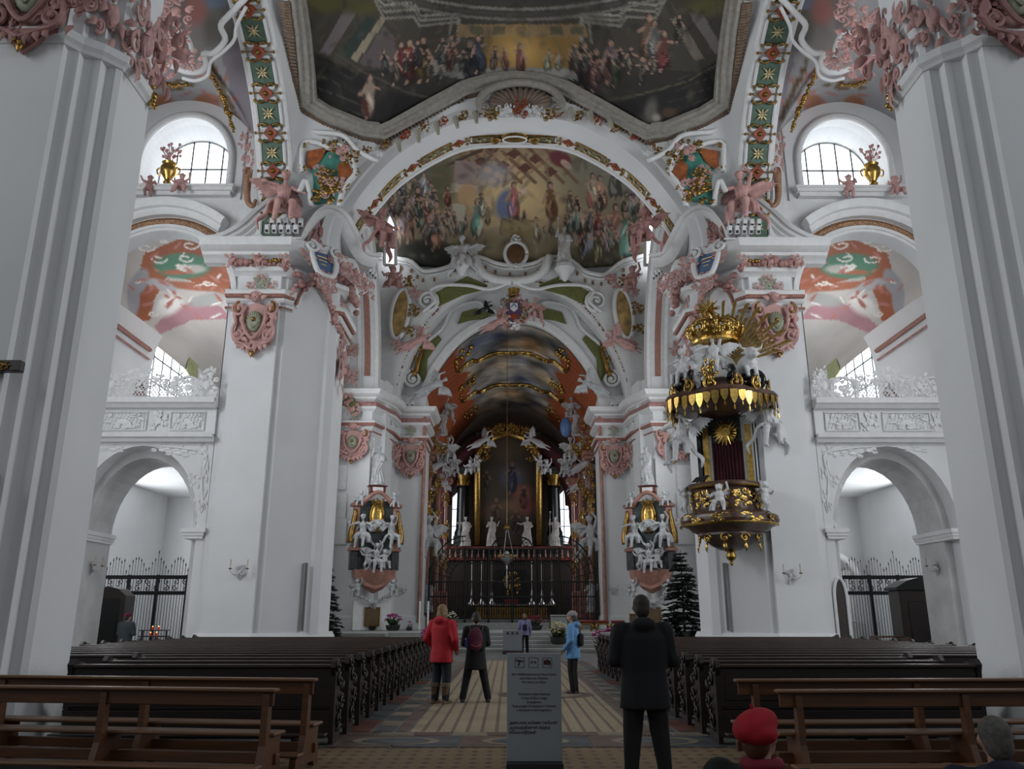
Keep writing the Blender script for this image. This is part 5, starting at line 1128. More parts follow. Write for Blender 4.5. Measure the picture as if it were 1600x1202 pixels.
outer_prof = [(0, 0), (.42, 0), (.44, .4), (.50, .46), (.50, .54), (.42, .60), (.34, .66), (.32, .78), (.36, .86), (.34, .95), (.24, 1.0), (.16, .96), (.10, 1.03), (-.02, 1.05), (-.08, .98), (-.04, .88), (-.02, .5)]
pew_outer = MB().prism(outer_prof, .06, ax='x', d0=0).mesh('bench_end', pewwood, 30)
_pl = {}
def planks(L):
    if L in _pl: return _pl[L]
    back = MB().bbox(0, L, -.02, .02, .46, .94, .008)
    for k in range(int(L/1.2)): back.bbox(k*1.2+.1, k*1.2+1.1, -.035, -.02, .54, .86, .006)
    rail = MB().bbox(0, L, -.06, .05, .94, .985, .012)
    seat = MB().bbox(0, L, .02, .40, .42, .46, .012); kn = MB().bbox(0, L, -.34, -.18, .14, .18, .012)
    for x in (.4, L/2, L-.4): kn.box(x-.03, x+.03, -.3, -.05, 0, .14)
    skirt = MB().bbox(0, L, -.02, .015, .10, .42, .006)
    _pl[L] = [m.mesh(n, ma, False) for m, n, ma in ((back, 'backrest', pewwood), (rail, 'top_rail', pewtop), (seat, 'seat', pewtop), (kn, 'kneeler', pewwood), (skirt, 'back_panel', pewwood))]
    return _pl[L]
ORD = ['first', 'second', 'third', 'fourth', 'fifth', 'sixth', 'seventh', 'eighth', 'ninth', 'tenth', 'eleventh', 'twelfth', 'thirteenth', 'fourteenth', 'fifteenth', 'sixteenth', 'seventeenth']
for s in (-1, 1):
    side = 'left' if s < 0 else 'right'
    for i in range(16):
        y = 11.15+.93*i; L = 3.45 if y < 13.2 else 7.1
        lab = ('dark carved wooden pew beside the near pier, %s row from the front on the %s of the aisle' if i < 2 else 'dark carved wooden pew, %s row from the viewer on the %s of the aisle') % (ORD[i], side)
        if i < 2: lab = 'short dark carved pew beside the white near pier, %s row on the %s of aisle' % (ORD[i], side)
        p = thing('pew', lab, 'pew', (s*2.5, y, 0), 0, 'dark wooden pews on the %s of the aisle' % side)
        x0 = -L if s < 0 else 0
        for me in planks(L): link(me.name, me, p, (x0, 0, 0))
        en = link('bench_end', pew_end, p, (-.03, 0, 0)); c = link('carving', pew_carve, en, (.061 if s < 0 else -.001, 0, 0), None, (1, 1, 1) if s < 0 else (-1, 1, 1))
        if L < 5: link('bench_end', pew_outer, p, (x0 if s < 0 else L-.06, 0, 0))
        else: link('bench_end', pew_outer, p, (x0 if s < 0 else L-.06, 0, 0))
    # desk in front of the first choir-side row, with lighter worn top
    d = thing('pew_desk', 'wooden pew front desk with lighter brown top near the crossing pier, %s of aisle' % side, 'desk', (s*4.5, 26.0, 0))
    MB().bbox(-2.0, 2.0, -.02, .02, .08, .84, .008).build('desk_panel', pewwood, d); MB().bbox(-2.05, 2.05, -.22, .12, .84, .88, .01).build('desk_top', oaktop, d)
    for x in (-1.96, 1.9): MB().prism([(-.2, 0), (.12, 0), (.10, .84), (-.2, .84)], x+.06, ax='x', d0=x).build('desk_end', pewwood, d)
def oak_bench(label, x, y, rz, L, h, grp='light oak benches in the foreground'):
    b = thing('oak_bench', label, 'bench', (x, y, 0), rz, grp)
    MB().bbox(-L/2, L/2, -.07, .07, h-.035, h, .012).build('top_rail', oaktop, b); MB().bbox(-L/2+.03, L/2-.03, -.02, .015, h-.17, h-.035, .008).build('backrest', oak, b)
    MB().bbox(-L/2+.02, L/2-.02, .05, .34, .42, .455, .012).build('seat', oaktop, b); MB().bbox(-L/2+.04, L/2-.04, -.31, -.13, .16, .195, .012).build('kneeler', oaktop, b)
    MB().bbox(-L/2+.03, L/2-.03, .16, .22, .15, .25, .008).build('stretcher', oak, b)
    for x_ in (-L/2+.22, 0, L/2-.10):
        MB().prism([(-.045, h-.05), (-.06, .35), (-.12, .17), (-.30, .15), (-.31, 0), (-.2, .0), (-.16, .07), (.2, .06), (.24, 0), (.36, 0), (.34, .12), (.30, .3), (.32, .42), (.05, .42), (.03, h-.05)], x_+.035, ax='x', d0=x_-.035).build('leg', oak, b)
    return b
oak_bench('light oak bench in the left foreground, nearer of the two, cut by the frame edge', -4.42, 8.98, R(-8), 3.75, .885)
oak_bench('light oak bench in the left foreground, just behind the nearest one', -4.32, 9.74, R(-8), 4.0, .93)
oak_bench('light oak bench in the right foreground, nearer of the two, behind the grey-haired person', 4.45, 8.82, R(2), 3.9, .87)
oak_bench('light oak bench in the right foreground, just before the dark pews', 4.35, 9.62, R(2), 4.1, .915)
oak_bench('light oak bench at the bottom right carrying the person in the red beret', 1.75, 4.05, 0, 2.6, .80)
# ================================================================ signs
def text(body, size, loc, parent, m, align='CENTER', name='lettering', ext=.0015, rz=0):
    cu = bpy.data.curves.new(name, 'FONT'); cu.body = body; cu.size = size; cu.align_x = align; cu.extrude = ext; cu.space_line = 1.25
    o = bpy.data.objects.new(name, cu); C.objects.link(o); dg = bpy.context.evaluated_depsgraph_get(); dg.update()
    me = bpy.data.meshes.new_from_object(o.evaluated_get(dg)); bpy.data.objects.remove(o); me.materials.clear(); me.materials.append(m)
    return link(name, me, parent, loc, (PI/2, 0, rz))
ink = mat('black_print', (.008, .008, .009), .6); greyink = mat('dark_grey_print', (.04, .045, .05), .6); redink = mat('red_print', (.20, .015, .015), .6)
steel = mat('brushed_grey_panel', (.30, .33, .35), .42, .25, vary=.05, scale=2)
sg = thing('sign_stele', 'tall grey notice stele with pictograms standing in the middle of the aisle', 'sign', (.045, 9.0, 0))
MB().bbox(-.285, .285, -.03, .03, .16, 1.215, .006).build('panel', steel, sg); MB().bbox(-.29, .29, -.15, .15, 0, .16, .006).build('base', mat('black_base', (.012, .013, .016), .5), sg)
YF = -.0325
def pict(cx, cz, kind):
    f = MB()
    for a, b, c, d in ((-.05, .05, -.05, -.046), (-.05, .05, .046, .05)): f.box(cx+a, cx+b, YF, YF+.004, cz+c, cz+d)
    for a, b in ((-.05, -.046), (.046, .05)): f.box(cx+a, cx+b, YF, YF+.004, cz-.05, cz+.05)
    o = f.build('pictogram_frame', greyink, sg); i = MB()
    if kind == 0:
        i.prism([(cx-.04, cz+.03), (cx+.04, cz+.02), (cx+.04, cz+.008), (cx+.002, cz+.008), (cx-.004, cz-.03), (cx-.02, cz-.03), (cx-.01, cz+.012), (cx-.04, cz+.016)], YF+.003, d0=YF-.001)
    elif kind == 1:
        for q in (-1, 1): i.prism([(cx+q*.01, cz+.018), (cx+q*.034, cz+.004), (cx+q*.01, cz-.01)], YF+.003, d0=YF-.001)
    else:
        i.box(cx-.036, cx+.036, YF-.001, YF+.003, cz-.02, cz+.02).box(cx-.012, cx+.016, YF-.001, YF+.003, cz+.02, cz+.032)
        MB().lathe([(0, 0), (.014, 0), (.014, .003), (0, .003)], 16, T(cx, YF-.001, cz) @ Rx(PI/2)).build('camera_lens', redink, o); MB().box(-.045, .045, -.002, .002, -.004, .004, T(cx, YF-.002, cz) @ Ry(R(40))).build('red_bar', redink, o)
    i.build('pictogram', ink, o)
pict(-.15, 1.12, 0); pict(-.005, 1.12, 1); pict(.14, 1.12, 2)
text('Die Wallfahrtskirche ist Haus Gottes\nund Stätte des Gebetes.\nWir bitten um Ruhe.', .031, (0, YF, .995), sg, greyink)
text('Il Santuario della Madonna\nè Casa di Dio e luogo\ndi preghiera.\nSiete pregati di mantenere il silenzio\ne di astenervi dal fotografare.', .031, (0, YF, .80), sg, greyink)
text('அன்பான வேண்டுகோள்!\nஆலயத்தினுள் சத்தம்\nசெய்யாதீர்கள்', .037, (-.262, YF, .52), sg, ink, 'LEFT')
q = atz(806, 1026, 0)
s2 = thing('sign_stele', 'small distant grey notice stele before the sanctuary steps', 'sign', (-.06, 36.3, 0))
MB().bbox(-.42, .42, -.03, .03, .14, .98, .006).build('panel', steel, s2); MB().bbox(-.43, .43, -.15, .15, 0, .14, .006).build('base', mat('brown_base', (.06, .03, .025), .5), s2)
for k in (-1, 0, 1): MB().box(k*.2-.05, k*.2+.05, -.034, -.028, .80, .90).build('pictogram', greyink, s2)
# ================================================================ people
skin = mat('skin', (.42, .24, .17), .6, vary=.05)
def cloth(n, c, **k): return mat(n, c, .85, vary=.12, scale=12, **k)
def person(label, loc, rz, H=1.75, jacket=None, hem=.75, trous=None, shoe=None, hairm=None, hat=None, hatm=None, pose='pockets', stance=.10, bulk=1.0, hairlong=False, hood=False, boots=None, backpack=None, bag=None, skinm=None, seated=False, collar=None):
    P = thing('person', label, 'person', loc, rz, None, H/1.75); B = bulk
    armL = {'pockets': [(-.20*B, 0, 1.40), (-.30*B, .05, 1.13), (-.22*B, -.13, .95)], 'down': [(-.20*B, 0, 1.40), (-.27*B, .02, 1.12), (-.27*B, -.05, .86)], 'front': [(-.19*B, 0, 1.40), (-.25*B, -.02, 1.13), (-.12, -.26, 1.10)]}[pose]
    armR = [(-x, y, z) for x, y, z in armL]
    dz = 0
    if seated: legs = [[(q*.10, 0, .90), (q*.14, -.42, .90), (q*.14, -.46, .48), (q*.14, -.5, .45)] for q in (-1, 1)]
    else: legs = [[(q*.095, 0, .92), (q*(.095+stance*.5), -.02, .49), (q*(.095+stance), .02, .09)] for q in (-1, 1)]
    b = MB(); head(b, (0, -.015, 1.635), 1.0, hair=False); limb(b, [(0, .01, 1.44), (0, 0, 1.55)], [.06, .055])
    robe(b, [(0, 0, .9, .13, .10), (0, 0, 1.1, .13, .095), (0, 0, 1.3, .16, .10), (0, 0, 1.44, .14, .08)], amp=0)
    for a in (armL, armR): limb(b, a, [.05, .042, .028]); d = Vector(a[2])-Vector(a[1]); hand(b, a[2], d, 1.0, side=1 if a is armL else -1)
    for l in legs: limb(b, l, [.075, .055, .04]+[.035]*(len(l)-3)); e = l[-1]; b.tube([(e[0], e[1]+.05, e[2]-.05), (e[0], e[1]-.13, e[2]-.06)], [.035, .03], 8)
    link('body', fuse(b, 'body', skinm or skin, .013, 2), P)
    j = MB()
    if seated: robe(j, [(0, 0, .82, .19*B, .17), (0, 0, 1.0, .20*B, .15), (0, .01, 1.25, .215*B, .14), (0, .01, 1.40, .19*B, .11), (0, 0, 1.50, .09, .085)], folds=5, amp=.008)
    else: robe(j, [(0, 0, hem, .215*B, .165*B), (0, 0, hem+.12, .205*B, .16*B), (0, 0, 1.02, .19*B, .14*B), (0, .005, 1.2, .20*B, .14*B), (0, .01, 1.34, .205*B, .135*B), (0, .01, 1.42, .17*B, .10*B), (0, 0, 1.50, .085, .08)], folds=5, amp=.010)
    for a in (armL, armR): limb(j, a, [.085*B, .07*B, .052])
    limb(j, [(-.17*B, .0, 1.41), (.17*B, 0, 1.41)], [.08, .08])
    if hood: j.ball((0, .10, 1.47), (.13, .085, .075), 10, 7)
    jo = link('jacket', fuse(j, 'jacket', jacket, .018, 3), P)
    if collar: MB().tube([(.085*math.cos(a), .0+.085*math.sin(a), 1.50) for a in np.linspace(0, 2*PI, 13)], .035, 7).build('collar', collar, P, smooth=True)
    t = MB()
    for l in legs: limb(t, l, [.105*B, .085*B, .07]+([.06] if len(l) > 3 else []))
    t.ball((0, 0, .92), (.17*B, .13*B, .12), 10, 7); link('trousers', fuse(t, 'trousers', trous, .018, 2), P)
    for l in legs:
        e = Vector(l[-1]); sh = MB()
        sh.tube([e+Vector((0, .07, -.05)), e+Vector((0, 0, -.045)), e+Vector((0, -.12, -.055)), e+Vector((0, -.19, -.065))], [.04, .05, .045, .03], 8)
        if boots: limb(sh, [e+Vector((0, 0, .22)), e+Vector((0, .0, .05)), e], [.078, .065, .055])
        sh.bbox(e.x-.045, e.x+.045, e.y-.20, e.y+.09, e.z-.09, e.z-.06, .01)
        so = link('boot' if boots else 'shoe', fuse(sh, 'shoe', boots or shoe, .013, 1), P)
        if boots: MB().lathe([(.08, .20), (.088, .21), (.088, .27), (.08, .28)], 14, T(e.x, e.y, e.z)).build('fur_cuff', mat('fur_cuff', (.16, .11, .07), .95), so)
    if hairm:
        h = MB(); h.ball((0, .012, 1.665), (.088, .105, .098), 12, 9); h.ball((0, .05, 1.61), (.08, .07, .09), 10, 8)
        if hairlong: h.ball((0, .055, 1.55), (.10, .065, .11), 10, 8); h.ball((-.07, .0, 1.58), (.035, .06, .09), 8, 6); h.ball((.07, .0, 1.58), (.035, .06, .09), 8, 6)
        link('hair', fuse(h, 'hair', hairm, .014, 2), P)
    if hat == 'beanie':
        h = MB(); h.ball((0, .005, 1.69), (.095, .112, .085), 14, 9); h.lathe([(.098, 1.645), (.106, 1.655), (.106, 1.70), (.098, 1.71)], 20, Sc(1, 1.12, 1)); link('hat', fuse(h, 'hat', hatm, .014, 2), P)
    if hat == 'beret':
        h = MB(); h.lathe([(0, 1.66), (.10, 1.66), (.125, 1.68), (.16, 1.71), (.165, 1.74), (.13, 1.775), (.06, 1.795), (0, 1.80)], 24, T(0, .03, .0) @ Rx(R(-14)) @ T(0, .39, .03)); 
        h = MB(); h.ball((.0, .04, 1.705), (.125, .14, .082), 16, 9, T(0, 0, 1.7) @ Rx(R(-16)) @ Ry(R(14)) @ T(0, 0, -1.7)); h.ball((-.03, .08, 1.66), (.115, .09, .06), 12, 8); h.ball((0, .02, 1.65), (.098, .11, .05), 12, 8); ho = link('beret', fuse(h, 'beret', hatm, .013, 3), P); MB().tube([(.01, .04, 1.775), (.012, .045, 1.80)], .008, 6).build('stalk', hatm, ho)
    if hat == 'hood':
        pass
    if backpack:
        bp = MB(); bp.ball((.02, .24, 1.22), (.15, .10, .24), 14, 10); bp.ball((.02, .31, 1.09), (.11, .06, .11), 10, 8); bo = link('backpack', fuse(bp, 'backpack', backpack, .02, 2), P)
        MB().tube(spline([(.02-.10, .33, 1.12), (.02, .385, 1.08), (.12, .33, 1.12)], 8), .012, 6).build('zip', mat('zip_red', (.30, .04, .06), .6), bo)
        for q in (-1, 1): MB().tube(spline([(q*.11, .18, 1.36), (q*.13, .05, 1.47), (q*.13, -.12, 1.38), (q*.14, -.15, 1.15), (q*.15, .0, 1.0), (q*.12, .15, 1.02)], 16), .02, 6).build('strap', ink, bo)
        MB().lathe([(0, 0), (.035, 0), (.035, .16), (.02, .2), (0, .2)], 10, T(.20, .2, 1.05)).build('bottle', mat('blue_bottle', (.05, .08, .25), .3), bo)
    if bag:
        bo = MB().bbox(-.10, .10, .13, .24, 1.0, 1.28, .04).build('bag', bag, P); MB().tube(spline([(-.04, .17, 1.28), (-.10, .05, 1.46), (-.08, -.14, 1.3), (.05, -.15, 1.05)], 12), .014, 6).build('strap', bag, bo)
    return P
black = cloth('black_wool', (.0045, .0045, .0055)); navy = cloth('navy_nylon', (.0045, .005, .0075)); darkj = cloth('dark_denim', (.009, .013, .02))
blond = mat('blond_hair', (.26, .17, .085), .7, vary=.25, scale=30); brownh = mat('dark_brown_hair', (.03, .02, .014), .7, vary=.2, scale=30); greyh = mat('grey_stubble_hair', (.12, .11, .10), .8, vary=.2, scale=40)
bsh = mat('black_leather', (.01, .009, .008), .5)
person('woman in bright red jacket and tan boots standing in the aisle', (-1.50, 16.2, 0), PI-.5, 1.80, jacket=cloth('red_anorak', (.42, .012, .022)), hem=.72, trous=darkj, hairm=blond, hairlong=True, boots=mat('tan_leather', (.13, .07, .03), .6), pose='pockets', stance=.02, bulk=1.06, hood=True)
person('person in black coat with maroon backpack standing legs apart in the aisle', (-.86, 16.45, 0), PI+.1, 1.66, jacket=black, hem=.62, trous=black, shoe=bsh, hairm=brownh, pose='front', stance=.16, backpack=cloth('maroon_nylon', (.085, .010, .028)))
person('woman in lilac jacket with a dark shoulder bag before the steps', (.47, 36.8, 0), PI+.05, 1.66, jacket=cloth('lilac_jacket', (.27, .26, .48)), hem=.80, trous=black, shoe=bsh, hairm=blond, pose='down', stance=.03, bag=cloth('dark_bag', (.015, .015, .03)), collar=brownh)
person('person in light blue jacket and striped woollen hat seen from the side', (1.15, 18.1, 0), -PI/2-.35, 1.68, jacket=cloth('sky_blue_jacket', (.13, .30, .55)), hem=.74, trous=black, shoe=mat('brown_shoe', (.04, .025, .018), .5), hairm=greyh, hat='beanie', hatm=mat('grey_knit', (.36, .33, .33), .9, vary=.25, scale=40), pose='pockets', stance=.0, hood=True, bag=navy)
person('man in long black coat seen from behind in the right foreground', (1.16, 8.7, 0), PI, 1.80, jacket=navy, hem=.68, trous=black, shoe=bsh, hairm=brownh, pose='front', stance=.07, bulk=1.16, hood=True, skinm=mat('tanned_skin', (.16, .08, .055), .6))
ps = person('seated person in red beret and dark coat at the bottom of the picture', (1.02, 4.3, -.47), PI-.75, 1.60, jacket=cloth('dark_green_coat', (.006, .006, .006)), trous=black, shoe=bsh, hairm=mat('auburn_hair', (.10, .03, .012), .7), hat='beret', hatm=cloth('red_felt', (.40, .004, .018)), pose='front', seated=True, bulk=1.32, collar=cloth('red_scarf', (.20, .01, .03)))
person('seated grey-haired person in navy jacket at the bottom right corner', (2.10, 4.15, -.35), PI-.2, 1.48, jacket=cloth('navy_jacket', (.008, .014, .032)), trous=black, shoe=bsh, hairm=greyh, pose='front', seated=True, bulk=1.2, hood=True)
person('visitor in crimson hat and grey-green coat by the left aisle grille', (-11.75, 25.4, 0), PI-.3, 1.66, jacket=cloth('grey_green_coat', (.03, .04, .042)), hem=.6, trous=black, shoe=bsh, hairm=brownh, hat='beanie', hatm=cloth('crimson_hat', (.12, .006, .03)), pose='front', bulk=1.15)
# ================================================================ pulpit
def pulpit():
    t = thing('pulpit', 'gilded baroque pulpit with fringed canopy and sunburst on the right crossing pier', 'pulpit', (6.92, 26.35, 0), -.42)
    pm = mat('brown_marble', (.13, .07, .05), .3, vary=.3, scale=4)
    def lob(mb, prof, n=48, lobes=5, amp=.05):
        vs = []; fs = []
        for r_, z in prof:
            for i in range(n):
                a = 2*PI*i/n; q = r_*(1+amp*math.cos(lobes*a)); vs.append((q*math.cos(a), q*math.sin(a), z))
        for j in range(len(prof)-1):
            for i in range(n): fs.append((j*n+i, j*n+(i+1) % n, (j+1)*n+(i+1) % n, (j+1)*n+i))
        return mb.add(vs, fs)
    lob(MB(), [(.02, 3.6), (.35, 3.62), (.6, 3.75), (.8, 3.95), (1.0, 4.05), (1.0, 4.12), (1.2, 4.2), (1.28, 4.3), (1.45, 4.36), (1.52, 4.5), (1.48, 4.66), (1.3, 4.76), (1.12, 4.8)]).build('bowl', pm, t, smooth=40)
    lob(MB(), [(1.1, 4.8), (1.13, 4.9), (1.1, 5.4), (1.14, 5.5), (1.26, 5.56), (1.28, 5.64), (1.22, 5.7), (1.0, 5.7), (1.0, 5.0)]).build('parapet', pm, t, smooth=40)
    MB().lathe([(.02, 3.12), (.07, 3.2), (.04, 3.26), (.14, 3.34), (.17, 3.44), (.12, 3.54), (.2, 3.62)], 14).build('finial', gilt, t, smooth=True)
    for k, a in enumerate((-1.0, -.5, 0, .5, 1.0)):
        x, y = 1.13*math.sin(a*1.15), -1.13*math.cos(a*1.15)
        rocaille(t, (x, y, 5.15), a*1.15, .72, .66, gilt, seed=100+k % 2, name='gilt_relief', d=.5)
        x, y = 1.46*math.sin(a*1.3), -1.46*math.cos(a*1.3); rocaille(t, (x*1.02, y*1.02, 4.5), a*1.3, .72, .42, gilt, seed=102+k % 2, name='gilt_relief', d=.5)
        x, y = .95*math.sin(a*1.3), -.95*math.cos(a*1.3); g = MB(); scroll(g, (0, 0, 0), .16, 1.4, .05, 1, 0); leaf(g, (0, 0, -.1), (0, -1), .35, .07, .2); g.build('gilt_bracket', gilt, t, (x, y, 3.95), (0, 0, a*1.3), smooth=True)
    for a in np.linspace(0, 2*PI, 2)[:1]:
        MB().tube([(1.53*math.cos(q), 1.53*math.sin(q), 4.36) for q in np.linspace(PI, 2*PI, 40)], .045, 6).build('gilt_moulding', gilt, t); MB().tube([(1.27*math.cos(q), 1.27*math.sin(q), 5.56) for q in np.linspace(PI, 2*PI, 40)], .04, 6).build('gilt_moulding', gilt, t)
    for k, (a, z, kd) in enumerate(((-1.15, 4.75, 'putto_a'), (0.0, 4.62, 'putto_b'), (1.15, 4.75, 'putto_a'))):
        statue('cherub', kd, wstat, (1.38*math.sin(a), -1.38*math.cos(a), z), a, 1.02, t)
    # back: door with velvet, gilt pilasters, flanking angels
    MB().box(-1.0, 1.0, 1.0, 1.4, 5.4, 8.6).build('back_panel', gmarble, t)
    MB().box(-.55, .55, .93, 1.0, 5.4, 7.35).build('curtain', velvet, t)
    mb = MB()
    for k in range(10): mb.tube([(-.5+.11*k, .92, 5.4), (-.5+.11*k+.02*math.sin(k), .92, 7.3)], .045, 6)
    mb.build('curtain_folds', velvet, t, smooth=True)
    for q in (-1, 1):
        MB().box(q*.72-.10, q*.72+.10, .85, 1.0, 5.5, 7.9).build('gilt_pilaster', gilt, t); MB().box(q*.95-.07, q*.95+.07, .82, 1.0, 5.5, 7.9).build('dark_pilaster', bmarble, t)
        MB().box(q*.57-.05, q*.57+.05, .88, 1.0, 5.5, 7.6).build('door_jamb', mat('pale_marble', (.40, .40, .36), .4), t)
    dl = MB().lathe([(0, 0), (.36, 0), (.36, .05), (.28, .09), (0, .09)], 24, T(0, .82, 7.65) @ Rx(PI/2)).build('sun_dial', gilt, t)
    mb = MB()
    for k in range(20): mb.tube([(.16*math.cos(k*PI/10), .72, 7.65+.16*math.sin(k*PI/10)), (.46*math.cos(k*PI/10), .74, 7.65+.46*math.sin(k*PI/10))], [.035, .012], 5)
    mb.build('dial_rays', gilt, dl)
    statue('angel_bearer', 'angel_a', wstat, (-1.42, .3, 7.2), -.5, 1.2, t); statue('angel_bearer', 'angel_b', wstat, (1.42, .55, 7.55), .5, 1.15, t)
    # canopy
    lob(MB(), [(.05, 8.2), (1.2, 8.2), (1.55, 8.3), (1.7, 8.42), (1.78, 8.55), (1.72, 8.66), (1.5, 8.72), (1.35, 8.85), (1.0, 8.95), (.85, 9.15), (.5, 9.3), (.05, 9.35)], amp=.07).build('canopy', pm, t, smooth=40)
    tas = MB(); tas.prism([(-.12, 0), (-.12, -.2), (-.06, -.34), (0, -.42), (.06, -.34), (.12, -.2), (.12, 0)], .02, d0=-.02); tas.lathe([(.02, -.58), (.035, -.54), (.02, -.44)], 6); tas = tas.mesh('fringe_tassel', gilt)
    for k in range(26):
        a = -PI*.5-2.0+4.0*k/25; q = 1.74*(1+.07*math.cos(5*a)); link('fringe_tassel', tas, t, (q*math.cos(a), q*math.sin(a), 8.5), (0, 0, a+PI/2), (1, 1, 1.15 if k % 2 else .9))
    for k in range(7):
        a = -PI*.5-1.5+3.0*k/6; q = 1.6; g = MB(); scroll(g, (0, 0, 0), .24, 1.5, .06, 1 if k % 2 else -1, PI/2); leaf(g, (0, 0, 0), (0, 1), .35, .07, .2); g.build('gilt_volute', gilt if k % 2 else dgilt, t, (q*math.cos(a), q*math.sin(a), 8.8), (0, 0, a+PI/2), smooth=True)
        g = MB(); scroll(g, (0, 0, 0), .35, 1.4, .10, 1, PI/2); g.build('dark_volute', bmarble, t, (1.2*math.cos(a), 1.2*math.sin(a), 9.1), (0, 0, a+PI), smooth=True)
    rocaille(t, (0, -1.55, 9.25), 0, .6, .8, gilt, seed=105, name='gilt_cartouche')
    # winged creatures on the canopy
    statue('winged_figure', 'angel_b', wstat, (0, -.55, 9.75), 0, .95, t); statue('winged_figure', 'angel_a', wstat, (-1.05, -.55, 9.45), -.6, .9, t)
    bl = MB(); bl.ball((0, 0, 0), (.30, .5, .34), 12, 9); bl.ball((0, -.45, .28), (.2, .24, .22), 10, 8); bl.ball((0, -.68, .18), (.13, .17, .13), 10, 8)
    for q in (-1, 1): bl.tube(spline([(q*.12, -.42, .42), (q*.34, -.45, .48), (q*.40, -.5, .7)], 6), [.06, .05, .045, .04, .03, .02, .01], 8); bl.ball((q*.24, -.38, .3), (.1, .05, .05), 8, 6); bl.tube([(q*.14, -.3, -.1), (q*.15, -.42, -.5)], [.1, .07], 8)
    wing(bl, (.1, .2, .2), (.5, .5, .8), .9, n=7); link('winged_bull', fuse(bl, 'winged_bull', wstat, .03, 2), t, (1.05, -.55, 9.55), (0, 0, .5))
    statue('winged_figure', 'putto_a', wstat, (-.55, -1.15, 8.6), -.3, 1.1, t)
    # crown, star, sunburst
    cr = MB().lathe([(.62, 10.55), (.78, 10.6), (.8, 10.68), (.74, 10.75), (.9, 11.0)], 28).build('crown', gilt, t)
    mb = MB()
    for k in range(14):
        a = 2*PI*k/14; mb.tube(spline([(.82*math.cos(a), .82*math.sin(a), 10.85), (.95*math.cos(a), .95*math.sin(a), 11.15), (.6*math.cos(a), .6*math.sin(a), 11.45), (.1*math.cos(a), .1*math.sin(a), 11.5)], 8) if k % 2 else [(.86*math.cos(a), .86*math.sin(a), 10.8), (.98*math.cos(a), .98*math.sin(a), 11.2)], .055, 6); mb.ball((.92*math.cos(a), .92*math.sin(a), 11.15), .1, 6, 5)
    mb.build('crown_hoops', gilt, cr, smooth=True)
    for k in range(4): rocaille(cr, (.86*math.sin(-.9+.6*k), -.86*math.cos(-.9+.6*k), 10.95), -.9+.6*k, .5, .5, gilt, seed=106+k, name='crown_leafwork')
    st = MB()
    for k in range(24):
        a, b = 2*PI*k/24, .5*math.sin(k*2.4); st.tube([(0, 0, 0), (.45*math.cos(a), .35*b, .45*math.sin(a))], [.05, .008], 5)
    st.build('star', gilt, t, (-.15, -.2, 11.85))
    for k in range(21):
        a = R(-10)+R(96)*k/20; L = 2.5*(1 if k % 2 else .8)
        link('sunburst_ray', MB().prism([(-.012, .5), (.012, .5), (.05, L), (-.05, L*.97)], .03, d0=-.03).mesh('sunburst_ray', gilt), t, (.1, .12, 9.75), (0, a-R(8), 0))
    bk = MB().bbox(-.3, .3, -.02, .02, 0, .28, .01).build('book_rest', iron, t, (-.75, -.75, 5.78), (R(-50), 0, -.6)); MB().tube([(0, 0, -.3), (0, 0, .1)], .025, 6).build('rest_stem', iron, bk)
    return t
pulpit()
